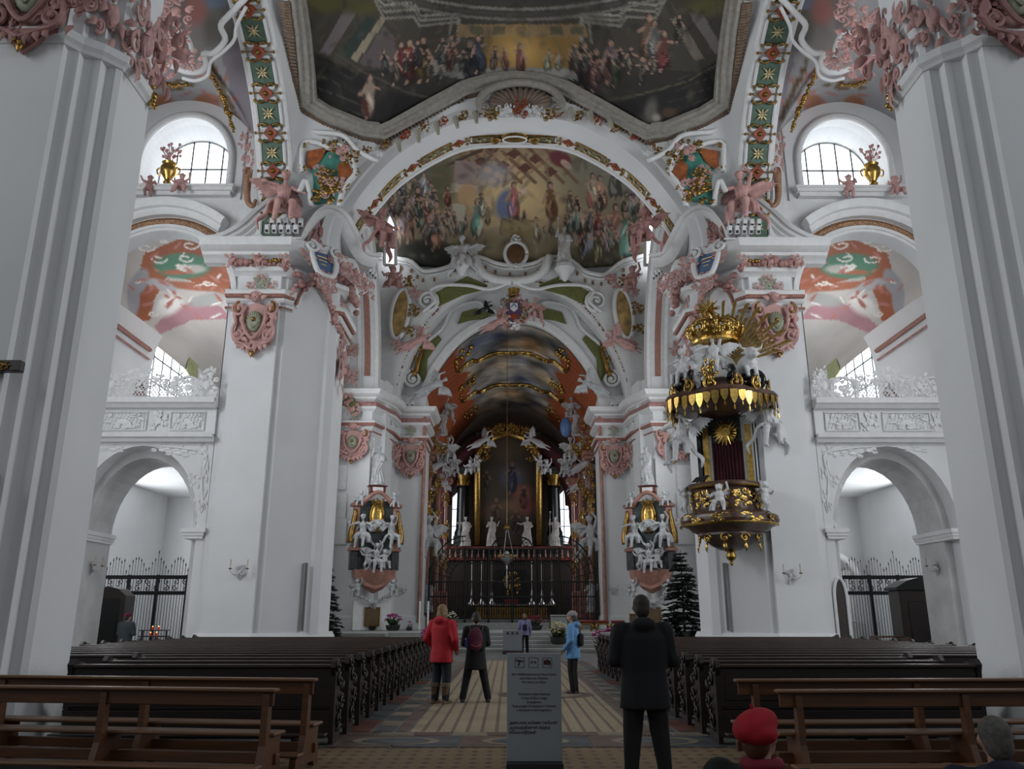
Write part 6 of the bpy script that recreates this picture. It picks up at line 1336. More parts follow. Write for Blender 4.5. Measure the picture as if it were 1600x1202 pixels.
# ================================================================ pillar altars on the choir piers
def zz(py, Y=46.6): return at(590, py, Y).z
for s in (-1, 1):
    side = 'left' if s < 0 else 'right'
    t = thing('pillar_altar', 'small marble side altar with gold oval and white figures on %s choir pier' % side, 'altar', (s*7.72, 45.95, .8), -s*.35)
    Z = lambda py: zz(py)-.8
    MB().bbox(-1.05, 1.05, .0, .5, 0, Z(938), .03).build('stucco_base', stucco, t)
    MB().prism([(-1.1, Z(905)), (-.9, Z(908)), (-.6, Z(916)), (0, Z(922)), (.6, Z(916)), (.9, Z(908)), (1.1, Z(905)), (1.15, Z(892)), (-1.15, Z(892))], .4, d0=-.5).build('console', pmarble, t)
    MB().lathe([(.05, Z(928)), (.5, Z(922)), (.85, Z(912)), (1.1, Z(900)), (1.15, Z(893)), (.6, Z(890))], 20, Sc(1, .7, 1)).build('console_bowl', pmarble, t, smooth=40)
    MB().bbox(-1.25, 1.25, .05, .5, Z(892), Z(785), .03).build('retable_back', gmarble, t)
    for q in (-1, 1):
        MB().bbox(q*1.15-.32, q*1.15+.32, -.15, .5, Z(863), Z(858), .03).build('cornice_block', pmarble, t); MB().bbox(q*1.15-.22, q*1.15+.22, -.05, .5, Z(892), Z(863), .03).build('pedestal', gmarble, t)
        MB().bbox(q*1.1-.16, q*1.1+.16, -.05, .4, Z(858), Z(795), .03).build('pilaster', pmarble, t)
        mb = MB(); sp_ = spline([(q*1.32, -.1, Z(850)), (q*1.42, -.15, Z(840)), (q*1.3, -.12, Z(820)), (q*1.2, -.1, Z(800))], 14); mb.tube(sp_, [.25, .27, .24, .2, .18, .17, .16, .15, .15, .14, .14, .13, .12, .1, .08], 8); mb.build('gilt_volute', dgilt, t, smooth=True)
        MB().bbox(q*1.1-.35, q*1.1+.35, -.15, .5, Z(795), Z(790), .03).build('cornice_block', pmarble, t)
        statue('angel', 'angel_a' if q < 0 else 'angel_b', gstat, (q*.8, -.35, Z(842)), q*.4, 1.15, t); statue('putto', 'putto_b', gstat, (q*.95, -.15, Z(797)), q*.4, 1.0, t)
        statue('putto', 'putto_a' if q < 0 else 'putto_b', gstat, (q*.45, -.55, Z(893)), q*.3, 1.25, t); statue('putto', 'putto_b', gstat, (q*.95, -.4, Z(935)), q*.5, 1.1, t)
        garland(t, spline([(q*1.3, -.1, Z(918)), (q*1.0, -.2, Z(930)), (q*.5, -.2, Z(936)), (0, -.2, Z(945))], 10), .11, gstat, 20, 'stucco_garland')
    statue('reclining_figure', 'angel_b', gstat, (0, -.6, Z(882)), .1, 1.0, t)
    MB().tube(spline([(-.85, -.1, Z(792)), (-.62, -.2, Z(784)), (-.3, -.25, Z(776)), (0, -.3, Z(773)), (.3, -.25, Z(776)), (.62, -.2, Z(784)), (.85, -.1, Z(792))], 24), .12, 8).build('arched_cornice', pmarble, t, smooth=True)
    ov = MB().ball((0, 0, 0), (.33, .12, .74), 18, 10).build('gold_oval', gilt, t, (0, -.08, Z(811)), smooth=True)
    MB().tube([(.37*math.cos(a), -.02, .8*math.sin(a)) for a in np.linspace(0, 2*PI, 31)], .08, 6).build('oval_rim', dgilt, ov, smooth=True); rocaille(ov, (0, -.06, 0), 0, .45, 1.0, gilt, seed=110, d=.5)
    rocaille(t, (0, -.15, Z(788)), 0, .9, .5, dgilt, seed=111, name='gilt_crest')
    pd = MB().bbox(-.45, .45, -.1, .45, Z(772), Z(763), .03).build('statue_pedestal', rmarble, t); MB().bbox(-.3, .3, -.13, -.09, Z(771), Z(764.5), .01).build('pedestal_panel', stucco, pd); MB().bbox(-.55, .55, -.15, .45, Z(763), Z(761.5), .01).build('pedestal_cap', rmarble, pd)
    statue('saint_statue', 'saint_a' if s < 0 else 'saint_c', gstat, (0, .1, Z(761)+.1), 0, 1.22, t)
    pl = MB().bbox(-.38, .38, -.06, .0, Z(978), Z(950), .02).build('brown_tablet', mat('bronze_tablet', (.14, .085, .035), .5), t); MB().tube([(-.4, -.06, Z(978)), (.4, -.06, Z(978)), (.4, -.06, Z(950)), (-.4, -.06, Z(950)), (-.4, -.06, Z(978))], .04, 6).build('tablet_frame', dgilt, pl); rocaille(pl, (0, -.05, Z(947)), 0, .5, .3, gstat, seed=112)
    MB().lathe([(.02, 0), (.2, .12), (.22, .25), (.2, .25)], 12, T(0, -.2, Z(986))).build('holy_water_bowl', bmarble, t)
# ================================================================ high altar
HA = 63.0
def hp(px, py, Y=HA): return at(px, py, Y)
ha = thing('high_altar', 'dark high altar with tall painting, black columns and crimson drapery in the choir', 'altar', (0, HA, .8+.51))
def loc(p): return (p.x, p.y-HA, p.z-1.31)
def pr(px, py, Y=HA): return loc(hp(px, py, Y))
pts = [(746, 852), (746, 712), (752, 700), (764, 697), (770, 684), (794, 678), (818, 684), (824, 697), (836, 700), (842, 712), (842, 852)]
cvp = Canvas(740, 670, 850, 860, (44, 38, 30))
for x, y, rx, ry, c in ((795, 700, 40, 18, (66, 56, 42)), (800, 745, 16, 18, (58, 62, 80)), (815, 770, 16, 12, (96, 56, 48)), (805, 790, 22, 10, (84, 62, 48)), (770, 800, 20, 14, (60, 46, 36)), (790, 830, 34, 14, (52, 40, 32)), (822, 790, 12, 14, (90, 44, 38))): cvp.ell(x, y, rx, ry, c, soft=1.0)
for x, y, h, c in ((800, 762, 44, (70, 74, 100)), (818, 790, 34, (120, 60, 52)), (775, 812, 36, (92, 70, 50)), (805, 826, 32, (84, 50, 40)), (760, 760, 26, (80, 70, 56))): cvp.fig(x, y, h, tuple(int(v*.55) for v in c), skin=(88, 66, 52))
n = 60
def hpf(u, v):
    px = 744+100*u; py = 852-176*v; return pr(px, py, HA+.3)
me = MB().grid(hpf, 60, 90).mesh('altar_painting', fresco); v_ = np.zeros(len(me.vertices)*3, 'f'); me.vertices.foreach_get('co', v_); ii = np.arange(len(me.vertices)); paint(me, np.clip(cvp.sample(744+100*(ii % 61)/60, 852-176*(ii//61)/90)*1.25, 0, 1)); link('altar_painting', me, ha)
o = MB().tube([pr(x, y, HA+.1) for x, y in pts], .26, 8).build('picture_frame', dgilt, ha, smooth=True); MB().tube([pr(x, y, HA-.1) for x, y in pts[1:-1]], .10, 6).build('frame_moulding', gilt, o, smooth=True)
bp = [(700, 856), (700, 740), (716, 708), (740, 684), (765, 668), (794, 662), (823, 668), (848, 684), (872, 708), (888, 740), (888, 856)]
MB().prism([(pr(x, y, HA+1.6)[0], pr(x, y, HA+1.6)[2]) for x, y in ((744, 856), (744, 690), (770, 676), (818, 676), (846, 690), (846, 856))], 1.9, d0=1.2).build('retable_back', brown, ha)
for q in (-1, 1):
    X = lambda x: x if q < 0 else 1589-x
    b = pr(X(722), 838, HA+1.3); tp = pr(X(722), 760, HA+1.3)
    col = MB().lathe([(.62, b[2]), (.62, b[2]+.3), (.52, b[2]+.5), (.5, b[2]+.6), (.44, tp[2]-.3), (.5, tp[2]-.2), (.44, tp[2])], 18).build('black_column', bmarble, ha, (b[0], b[1], 0), smooth=40)
    cap = MB()
    for k in range(10): leaf(cap, (.4*math.cos(k*.63), .4*math.sin(k*.63), tp[2]), (math.cos(k*.63)*.4, 1), .7, .13, -.1)
    cap.lathe([(.4, tp[2]), (.5, tp[2]+.5), (.75, tp[2]+.8), (.75, tp[2]+.95), (0, tp[2]+.95)], 14); cap.build('capital', dgilt, col, smooth=True)
    MB().bbox(b[0]-.8, b[0]+.8, b[1]-.8, b[1]+.8, tp[2]+.95, tp[2]+1.5, .06).build('entablature', gmarble, ha); MB().bbox(b[0]-.65, b[0]+.65, b[1]-.65, b[1]+.65, b[2]-1.3, b[2], .05).build('pedestal', gmarble, ha)
    # crimson drapery, gathered beside the columns
    for yo, (P0, P1, P2_, P3) in enumerate((((790, 668), (750, 690), (712, 730), (690, 790)), ((770, 672), (735, 700), (700, 745), (694, 800)), ((752, 682), (722, 712), (700, 760), (700, 790)))):
        sp_ = spline([pr(X(a), c, HA+.9+.2*yo) for a, c in (P0, P1, P2_, P3)], 20); MB().tube(sp_, [.5+.4*math.sin(PI*k/20) for k in range(21)], 10, flat=.6).build('drapery', velvet, ha, smooth=True)
    MB().tube(spline([pr(X(a), c, HA+.8) for a, c in ((693, 790), (690, 830), (698, 850))], 10), [.3, .4, .45, .45, .42, .4, .35, .32, .3, .25, .2], 8).build('drapery', velvet, ha, smooth=True)
    sp_ = [pr(X(a), c, HA+1.2) for a, c in ((690, 742), (704, 716), (722, 700), (745, 682), (765, 672))]; MB().tube(spline(sp_, 20), [.2+.35*math.sin(PI*k/20) for k in range(21)], 8).build('dark_canopy_edge', bmarble, ha, smooth=True)
    fl = pr(X(752), 690, HA-.8); statue('flying_angel', 'fly_a', gstat, fl, 0, 1.1, ha, rot=(0, 0, 0) if q < 0 else (0, 0, PI))
    for k, (a, c, kd) in enumerate(((735, 745, 'putto_b'), (745, 738, 'putto_a'))): statue('putto', kd, gstat, pr(X(a), c, HA-.5), q*.3, 1.5, ha)
    # gilt frame leafwork
    rocaille(ha, pr(X(758), 705, HA-.2), 0, 1.0, 1.6, dgilt, seed=120, name='gilt_leafwork')
for k in range(9): rocaille(ha, pr(762+8*k, 668+abs(k-4)*2.0, HA-.3), 0, .9, 1.0, dgilt, seed=121+k % 3, name='gilt_crest')
# tabernacle stage with balustrade
b0 = pr(690, 872); b1 = pr(900, 858)
MB().bbox(b0[0], b1[0], -.2, .3, b0[2]-.2, b0[2], .03).build('balustrade_sill', rmarble, ha); MB().bbox(b0[0], b1[0], -.2, .3, b1[2], b1[2]+.18, .03).build('balustrade_rail', rmarble, ha)
bal = MB().lathe([(.06, 0), (.11, .15), (.05, .35), (.05, b1[2]-b0[2])], 8).mesh('baluster', pmarble, True)
for k in range(24): link('baluster', bal, ha, (b0[0]+.2+(b1[0]-b0[0]-.4)*k/23, .05, b0[2]))
MB().bbox(b0[0]+.4, b1[0]-.4, .1, 2.0, -.5, b0[2]-.2, .05).build('altar_wall', brown, ha)
MB().bbox(-2.9, 2.9, -2.6, -.9, 0, .95, .03).build('altar_table', brown, ha); MB().bbox(-3.1, 3.1, -2.75, -.85, .95, 1.05, .02).build('altar_top', mat('altar_top', (.30, .26, .22), .5), ha)
MB().bbox(-2.6, 2.6, -2.66, -2.6, .08, .85, .01).build('antependium', dgilt, ha)
for k in range(9): rocaille(ha, (-2.3+.575*k, -2.68, .45), 0, .5, .6, dgilt, seed=100+k % 2, name='gilt_relief')
MB().bbox(-1.1, 1.1, -.9, .0, 1.05, 3.6, .05).build('tabernacle', bmarble, ha); rocaille(ha, (0, -.95, 2.6), 0, 1.4, 2.0, dgilt, seed=130, name='gilt_relief'); MB().bbox(-.5, .5, -2.0, -1.5, 1.05, 1.4, .03).build('red_cushion', mat('red_cloth', (.20, .01, .012), .8), ha)
for k, x in enumerate((-3.2, -2.4, -1.6, 1.6, 2.4, 3.2)):
    p = hp(0, 0); c = thing('candlestick', 'tall silver candlestick on the high altar, %s from the left' % ORD[k], 'candlestick', (x*.93, HA-1.5, 1.31+1.05), 0, 'silver candlesticks on the high altar')
    MB().lathe([(.30, 0), (.28, .1), (.12, .25), (.07, .5), (.12, .7), (.05, .9), (.05, 1.5), (.13, 1.65), (.13, 1.72), (0, 1.72)], 10).build('stem', mat('silver', (.55, .55, .55), .3, .9), c, smooth=40); MB().lathe([(.045, 1.72), (.045, 3.1), (0, 3.12)], 8).build('candle', mat('wax', (.55, .52, .45), .5), c)
# statues on the balustrade
for k, (px_, kd, rz_, lab) in enumerate(((727, 'saint_b', .2, 'leftmost'), (768, 'saint_c', .3, 'second from left'), (824, 'saint_b', -.4, 'third from left'), (868, 'saint_a', -.2, 'rightmost'))):
    p = hp(px_, 860, HA-.1); tag(statue('altar_statue', kd, mat('stone_statue', (.36, .34, .32), .6, vary=.12, scale=6), (p.x, HA-.05, 1.31+b1[2]+.30), rz_, 1.2), 'life-size pale stucco saint above the high altar, %s of four' % lab, 'statue', 'saints over the high altar')
# ---- pink marble side stages of the choir with gilt and silver figures
for s in (-1, 1):
    side = 'left' if s < 0 else 'right'
    X = lambda x: x if s < 0 else 1592-x
    t = thing('choir_side_altar', 'pink marble column stage with gilt ornament on the %s side of the choir' % side, 'altar', (s*5.6, 55.5, .8))
    L = lambda p: (p.x-s*5.6, p.y-55.5, p.z-.8)
    for (px0, px1, py0, py1, Y) in ((662, 674, 985, 718, 54.0), (676, 688, 985, 738, 56.0), (690, 699, 900, 760, 58.0)):
        a = L(at(X(px0), 985, Y)); b = L(at(X(px1), py1, Y)); x0, x1 = sorted((a[0], b[0]))
        MB().bbox(x0, x1, a[1], a[1]+.7, 0, b[2], .06).build('pilaster', pmarble, t); MB().bbox(x0-.12, x1+.12, a[1]-.12, a[1]+.7, 0, 2.4, .05).build('pedestal', pmarble, t)
        MB().bbox(x0-.2, x1+.2, a[1]-.25, a[1]+.7, b[2], b[2]+.25, .05).build('entablature', pmarble, t); MB().bbox(x0-.38, x1+.38, a[1]-.45, a[1]+.7, b[2]+.25, b[2]+.55, .08).build('cornice', pmarble, t); MB().bbox(x0-.1, x1+.1, a[1]-.15, a[1]+.7, b[2]-.7, b[2]-.5, .05).build('necking', pmarble, t)
        for k in range(3): rocaille(t, ((x0+x1)/2, a[1]-.08, b[2]-.9-2.3*k), 0, .62, 1.3, gilt if k % 2 else dgilt, seed=130+k, name='gilt_trophy', d=1.0)
    for k, (px_, py_, kd, sc_) in enumerate(((684, 722, 'fly_a', 1.3), (700, 706, 'angel_b', 1.5), (692, 672, 'saint_b', 1.2), (704, 742, 'putto_b', 1.5), (680, 690, 'putto_a', 1.4), (698, 640, 'angel_a', 1.4), (688, 752, 'fly_a', 1.2), (708, 725, 'angel_a', 1.1))):
        statue('silver_angel', kd, gstat, L(at(X(px_), py_+6, 55.0+.4*k)), -s*.5, sc_*.8, t)
    for k, (px_, py_) in enumerate(((672, 700), (668, 690), (690, 700), (678, 665), (672, 770))): rocaille(t, L(at(X(px_), py_, 53.8)), -s*.3, 1.0, 1.2, dgilt, seed=134+k % 2, name='gilt_leafwork')
    MB().bbox(-.5, .5, -.4, .6, 12.9, 14.0, .06).build('upper_entablature', pmarble, t); 
    statue('silver_saint', 'angel_b', gstat, L(at(X(670), 850, 53.6)), -s*.4, 1.7, t); statue('silver_saint', 'saint_c', gstat, L(at(X(668), 955, 53.5)), -s*.4, 1.1, t)
    if s > 0: MB().ball((0, 0, 0), (.4, .3, .7), 12, 8).build('blue_globe', mat('blue_globe', (.10, .20, .42), .4), t, L(at(884, 668, 54)), smooth=True)
# ================================================================ iron grilles
def scrollpanel(mb, x0, x1, z0, z1, n, y=0):
    w_ = (x1-x0)/n
    for k in range(n):
        cx = x0+w_*(k+.5); h = (z1-z0)
        for q in (-1, 1): scroll(mb, (cx, y, (z0+z1)/2+q*h*.22), min(w_*.42, h*.22), 1.2, .022, q*(1 if k % 2 else -1), PI/2, n=12)
gr = thing('choir_grille', 'tall dark wrought-iron screen closing off the choir below the high altar', 'grille', (0, 52.9, .8+.34))
a = at(655, 985, 52.9); topz = at(795, 858, 52.9).z-1.14
mb = MB()
for k in range(70):
    x = -5.3+10.6*k/69
    if abs(x) > 2.9: mb.tube([(x, 0, .2), (x, 0, topz*.55)], .022, 4)
    else: mb.tube([(x, 0, .2), (x, 0, topz)], .028, 4)
b_ = mb.build('bars', iron, gr); b_['kind'] = 'stuff'
for x in (-5.3, -3.0, -1.5, 0, 1.5, 3.0, 5.3): MB().bbox(x-.07, x+.07, -.07, .07, 0, topz if abs(x) < 5 else topz*.75, .02).build('post', iron, gr)
for z in (.25, 1.6, topz*.55, topz-.9, topz): MB().bbox(-3.0, 3.0, -.05, .05, z-.05, z+.05, .01).build('rail', iron, gr)
for z in (.25, 1.6, topz*.55):
    for q in (-1, 1): MB().bbox(*sorted((q*3.0, q*5.3)), -.05, .05, z-.04, z+.04, .01).build('rail', iron, gr)
mb = MB(); scrollpanel(mb, -3, 3, topz-.9, topz, 16); scrollpanel(mb, -3, 3, .3, 1.5, 16); scrollpanel(mb, -5.3, -3, .3, 1.5, 6); scrollpanel(mb, 3, 5.3, .3, 1.5, 6); scrollpanel(mb, -3, 3, 3.6, topz-.9, 12); mb.build('scrollwork', iron, gr)['kind'] = 'stuff'
MB().box(-2.9, 2.9, .6, .66, .2, topz-.2).build('dark_gate_leaves', mat('bronze_dark', (.014, .012, .010), .5), gr) if False else None
for q in (-1, 1):    # quarter-round side wings with radiating bars
    for r_ in (1.0, 1.35, 1.7, 2.05, 2.3): MB().tube([(q*(3.0+r_*math.cos(t_)), 0, topz*.55+r_*1.25*math.sin(t_)) for t_ in np.linspace(0, PI/2, 18)], .045 if r_ > 2.2 else .028, 6).build('wing_arc', iron, gr)
    for k in range(8):
        t_ = PI/2*k/7.5; MB().tube([(q*(3+.9*math.cos(t_)), 0, topz*.55+.9*1.25*math.sin(t_)), (q*(3+2.3*math.cos(t_)), 0, topz*.55+2.3*1.25*math.sin(t_))], .026, 5).build('wing_spoke', iron, gr)
cr = MB()
for q in (-1, 1): cr.tube(spline([(q*1.4, 0, topz), (q*1.0, 0, topz+.6), (q*.5, 0, topz+.8), (0, 0, topz+1.5)], 12), .05, 6); scroll(cr, (q*.9, 0, topz+.35), .3, 1.5, .035, q, 0)
cr.build('cresting', iron, gr)
for s in (-1, 1):
    side = 'left' if s < 0 else 'right'
    g = thing('aisle_grille', 'black iron grille with spear finials in the %s aisle' % side, 'grille', (s*15.2, 34.0, 0))
    xs = (-4.2, 4.2); mb = MB(); fin = MB()
    for k in range(74):
        x = -4.2+8.4*k/73; h = 3.25+.55*abs(math.sin(k*.42))+.25*(1 if k % 12 == 5 else 0); mb.tube([(x, 0, .05), (x, 0, h)], .013, 4); fin.lathe([(.012, h), (.03, h+.05), (0, h+.16)], 5, T(x, 0, 0))
    mb.build('bars', iron, g)['kind'] = 'stuff'; fin.build('spear_finials', iron, g)['kind'] = 'stuff'
    for z, w_ in ((.55, .08), (2.45, .05), (2.52, .03), (3.08, .05), (3.15, .03)): MB().box(-4.2, 4.2, -.04, .04, z-w_, z+w_).build('rail', iron, g)
    mb = MB(); scrollpanel(mb, -4.2, 4.2, 2.5, 3.08, 22); mb.build('scroll_frieze', iron, g)['kind'] = 'stuff'
    for x in (-4.2, -3.0, -1.8, -.6, .6, 1.8, 3.0, 4.2): MB().box(x-.05, x+.05, -.05, .05, 0, 3.2).build('post', iron, g)
# ================================================================ confessional and dark doorway, votive stand
cf = thing('confessional', 'dark wooden confessional behind the right aisle grille', 'confessional', (15.0, 31.2, 0))
MB().bbox(-.75, .75, -.4, .5, 0, 2.5, .03).build('body', brown, cf); MB().prism([(-.85, 2.5), (-.85, 2.6), (-.4, 2.85), (0, 2.95), (.4, 2.85), (.85, 2.6), (.85, 2.5)], .55, d0=-.48).build('cornice', iron, cf); MB().bbox(-.45, .45, -.44, -.40, .1, 2.1, .02).build('door', pewwood, cf)
kn = thing('prie_dieu', 'low oak kneeling bench beside the dark confessional in right aisle', 'bench', (13.6, 30.6, 0)); MB().bbox(-.6, .6, -.05, .3, .82, .88, .02).build('top', oak, kn); MB().bbox(-.6, .6, -.5, -.2, .16, .22, .02).build('kneeler', oak, kn)
for q in (-1, 1): MB().bbox(q*.57-.03, q*.57+.03, -.45, .25, 0, .84, .01).build('side', oak, kn)
db = thing('dark_cabinet', 'dark arched wooden cabinet behind the left aisle grille', 'cabinet', (-15.2, 31.4, 0)); MB().prism([(-.7, 0), (-.7, 2.3), (-.4, 2.55), (0, 2.65), (.4, 2.55), (.7, 2.3), (.7, 0)], .5, d0=-.3).build('body', brown, db); MB().bbox(-.5, .5, -.34, -.3, .1, 2.2, .02).build('door', iron, db)
dr = struct(MB().prism(archloop(0, .17, 0, 2.1, .6), .03, d0=-.03).build('door_1', mat('door_dark', (.03, .02, .016), .5), None, (10.42, 26.69, 0))); MB().tube([(x, -.04, z) for x, z in archloop(0, .2, 0, 2.1, .65)], .05, 6).build('door_frame', stucco, dr)
al = thing('aisle_altar', 'pale stucco side altar with picture behind the left aisle grille', 'altar', (-15.8, 45.2, 0)); MB().bbox(-1.2, 1.2, -.5, .3, 0, 1.2, .03).build('table', stone, al); MB().bbox(-.9, .9, -.1, .3, 1.2, 4.2, .05).build('picture', mat('altar_picture', (.22, .16, .10), .6, vary=.4, scale=2), al); MB().tube([(-1, -.15, 1.2), (-1, -.15, 4.2), (0, -.15, 5.0), (1, -.15, 4.2), (1, -.15, 1.2)], .16, 7).build('frame', gstat, al, smooth=True); rocaille(al, (0, -.15, 5.2), 0, 2, 1.2, gstat, seed=140)
al = thing('aisle_altar', 'white stucco side altar with curved top behind the right aisle grille', 'altar', (17.3, 45.0, 0)); MB().bbox(-1.4, 1.4, -.5, .3, 0, 1.2, .03).build('table', stone, al); MB().bbox(-1.2, 1.2, -.1, .3, 1.2, 4.0, .05).build('picture', mat('pale_stucco_field', (.5, .5, .48), .6), al); MB().tube(spline([(-1.5, -.15, 3.6), (-1, -.15, 4.4), (0, -.15, 4.9), (1, -.15, 4.4), (1.5, -.15, 3.6)], 14), .2, 7).build('arched_top', stucco, al, smooth=True); rocaille(al, (-1.2, -.2, 4.8), 0, 1.8, 1.4, stucco, seed=141)
vs_ = thing('votive_stand', 'iron votive stand with glowing red candles near the left aisle grille', 'candle stand', (-12.1, 28.3, 0))
MB().box(-.45, .45, -.2, .2, .9, .94).box(-.45, .45, -.2, .2, 1.1, 1.13).box(-.42, -.38, -.03, .03, 0, 1.1).box(.38, .42, -.03, .03, 0, 1.1).build('rack', iron, vs_)
for k in (1, 2, 5, 6): c = MB().lathe([(.03, 0), (.04, .1), (.035, .1), (0, .02)], 8).build('glass_cup', mat('red_glass', (.35, .02, .01), .2, emit=.6), vs_, (-.3+.2*(k % 4), -.08+.12*(k//4), .94+.19*(k//4))); MB().ball((0, 0, .09), (.02, .02, .04), 6, 5).build('flame', mat('candle_flame', (1.0, .45, .12), .5, vary=0, emit=5), c)
# ================================================================ fir trees
def fir_mesh(h, seed):
    r = random.Random(seed); b = MB(); nd = MB()
    nw = 30
    for k in range(nw):
        z = .3+(h-.4)*k/nw; R_ = 1.25*(1-(z/h))**.85+.12
        z += r.uniform(-.06, .06)
        for j in range(7 if k < nw-4 else 5):
            a = j*2*PI/9+k*.7+r.uniform(-.2, .2); L = R_*r.uniform(.8, 1.1); d = Vector((math.cos(a), math.sin(a), 0))
            pts = [Vector((0, 0, z))+d*L*t+Vector((0, 0, .10*t*L-.35*L*t*t+.12*L*t**4+r.uniform(-.05, .05)*t)) for t in (0, .3, .6, .85, 1)]
            b.tube(pts, [.022, .017, .012, .008, .004], 4)
            for q in range(int(46*L)+6):
                t = r.uniform(.12, 1.0); i = min(int(t*4), 3); p = pts[i].lerp(pts[i+1], t*4-i); sd = Vector((-d.y, d.x, 0))*r.choice((-1, 1)); l2 = r.uniform(.16, .32)*(1.2-.6*t)
                e = p+(d*.75+sd*r.uniform(.3, 1.0)+Vector((0, 0, r.uniform(-.35, .2)))).normalized()*l2; w_ = (e-p).cross(Vector((0, 0, 1))).normalized()*.05
                m_ = p.lerp(e, .5); nd.add([p, m_+w_, e, m_-w_, m_+Vector((0, 0, .03))], [(0, 1, 4), (1, 2, 4), (2, 3, 4), (3, 0, 4)])
    b.tube([(0, 0, 0), (0, 0, h*.6), (0, 0, h)], [.07, .04, .01], 8); return b, nd
needle = mat('fir_needles', (.012, .026, .016), .8, vary=.3, scale=6)
tb, tn = fir_mesh(4.4, 3); tbm = tb.mesh('trunk', mat('fir_bark', (.03, .02, .014), .9)); tnm = tn.mesh('needles', needle)
for s, lab in ((-1, 'dark fir tree half hidden behind the left crossing pier'), (1, 'dark fir tree standing behind the right crossing pier')):
    t = thing('fir_tree', lab, 'tree', (-8.45 if s < 0 else 7.35, 36.2, 0), 1.0 if s > 0 else 0); link('trunk', tbm, t); link('needles', tnm, t)['kind'] = 'stuff'; MB().lathe([(.3, 0), (.35, .3), (0, .3)], 12).build('stand', iron, t)
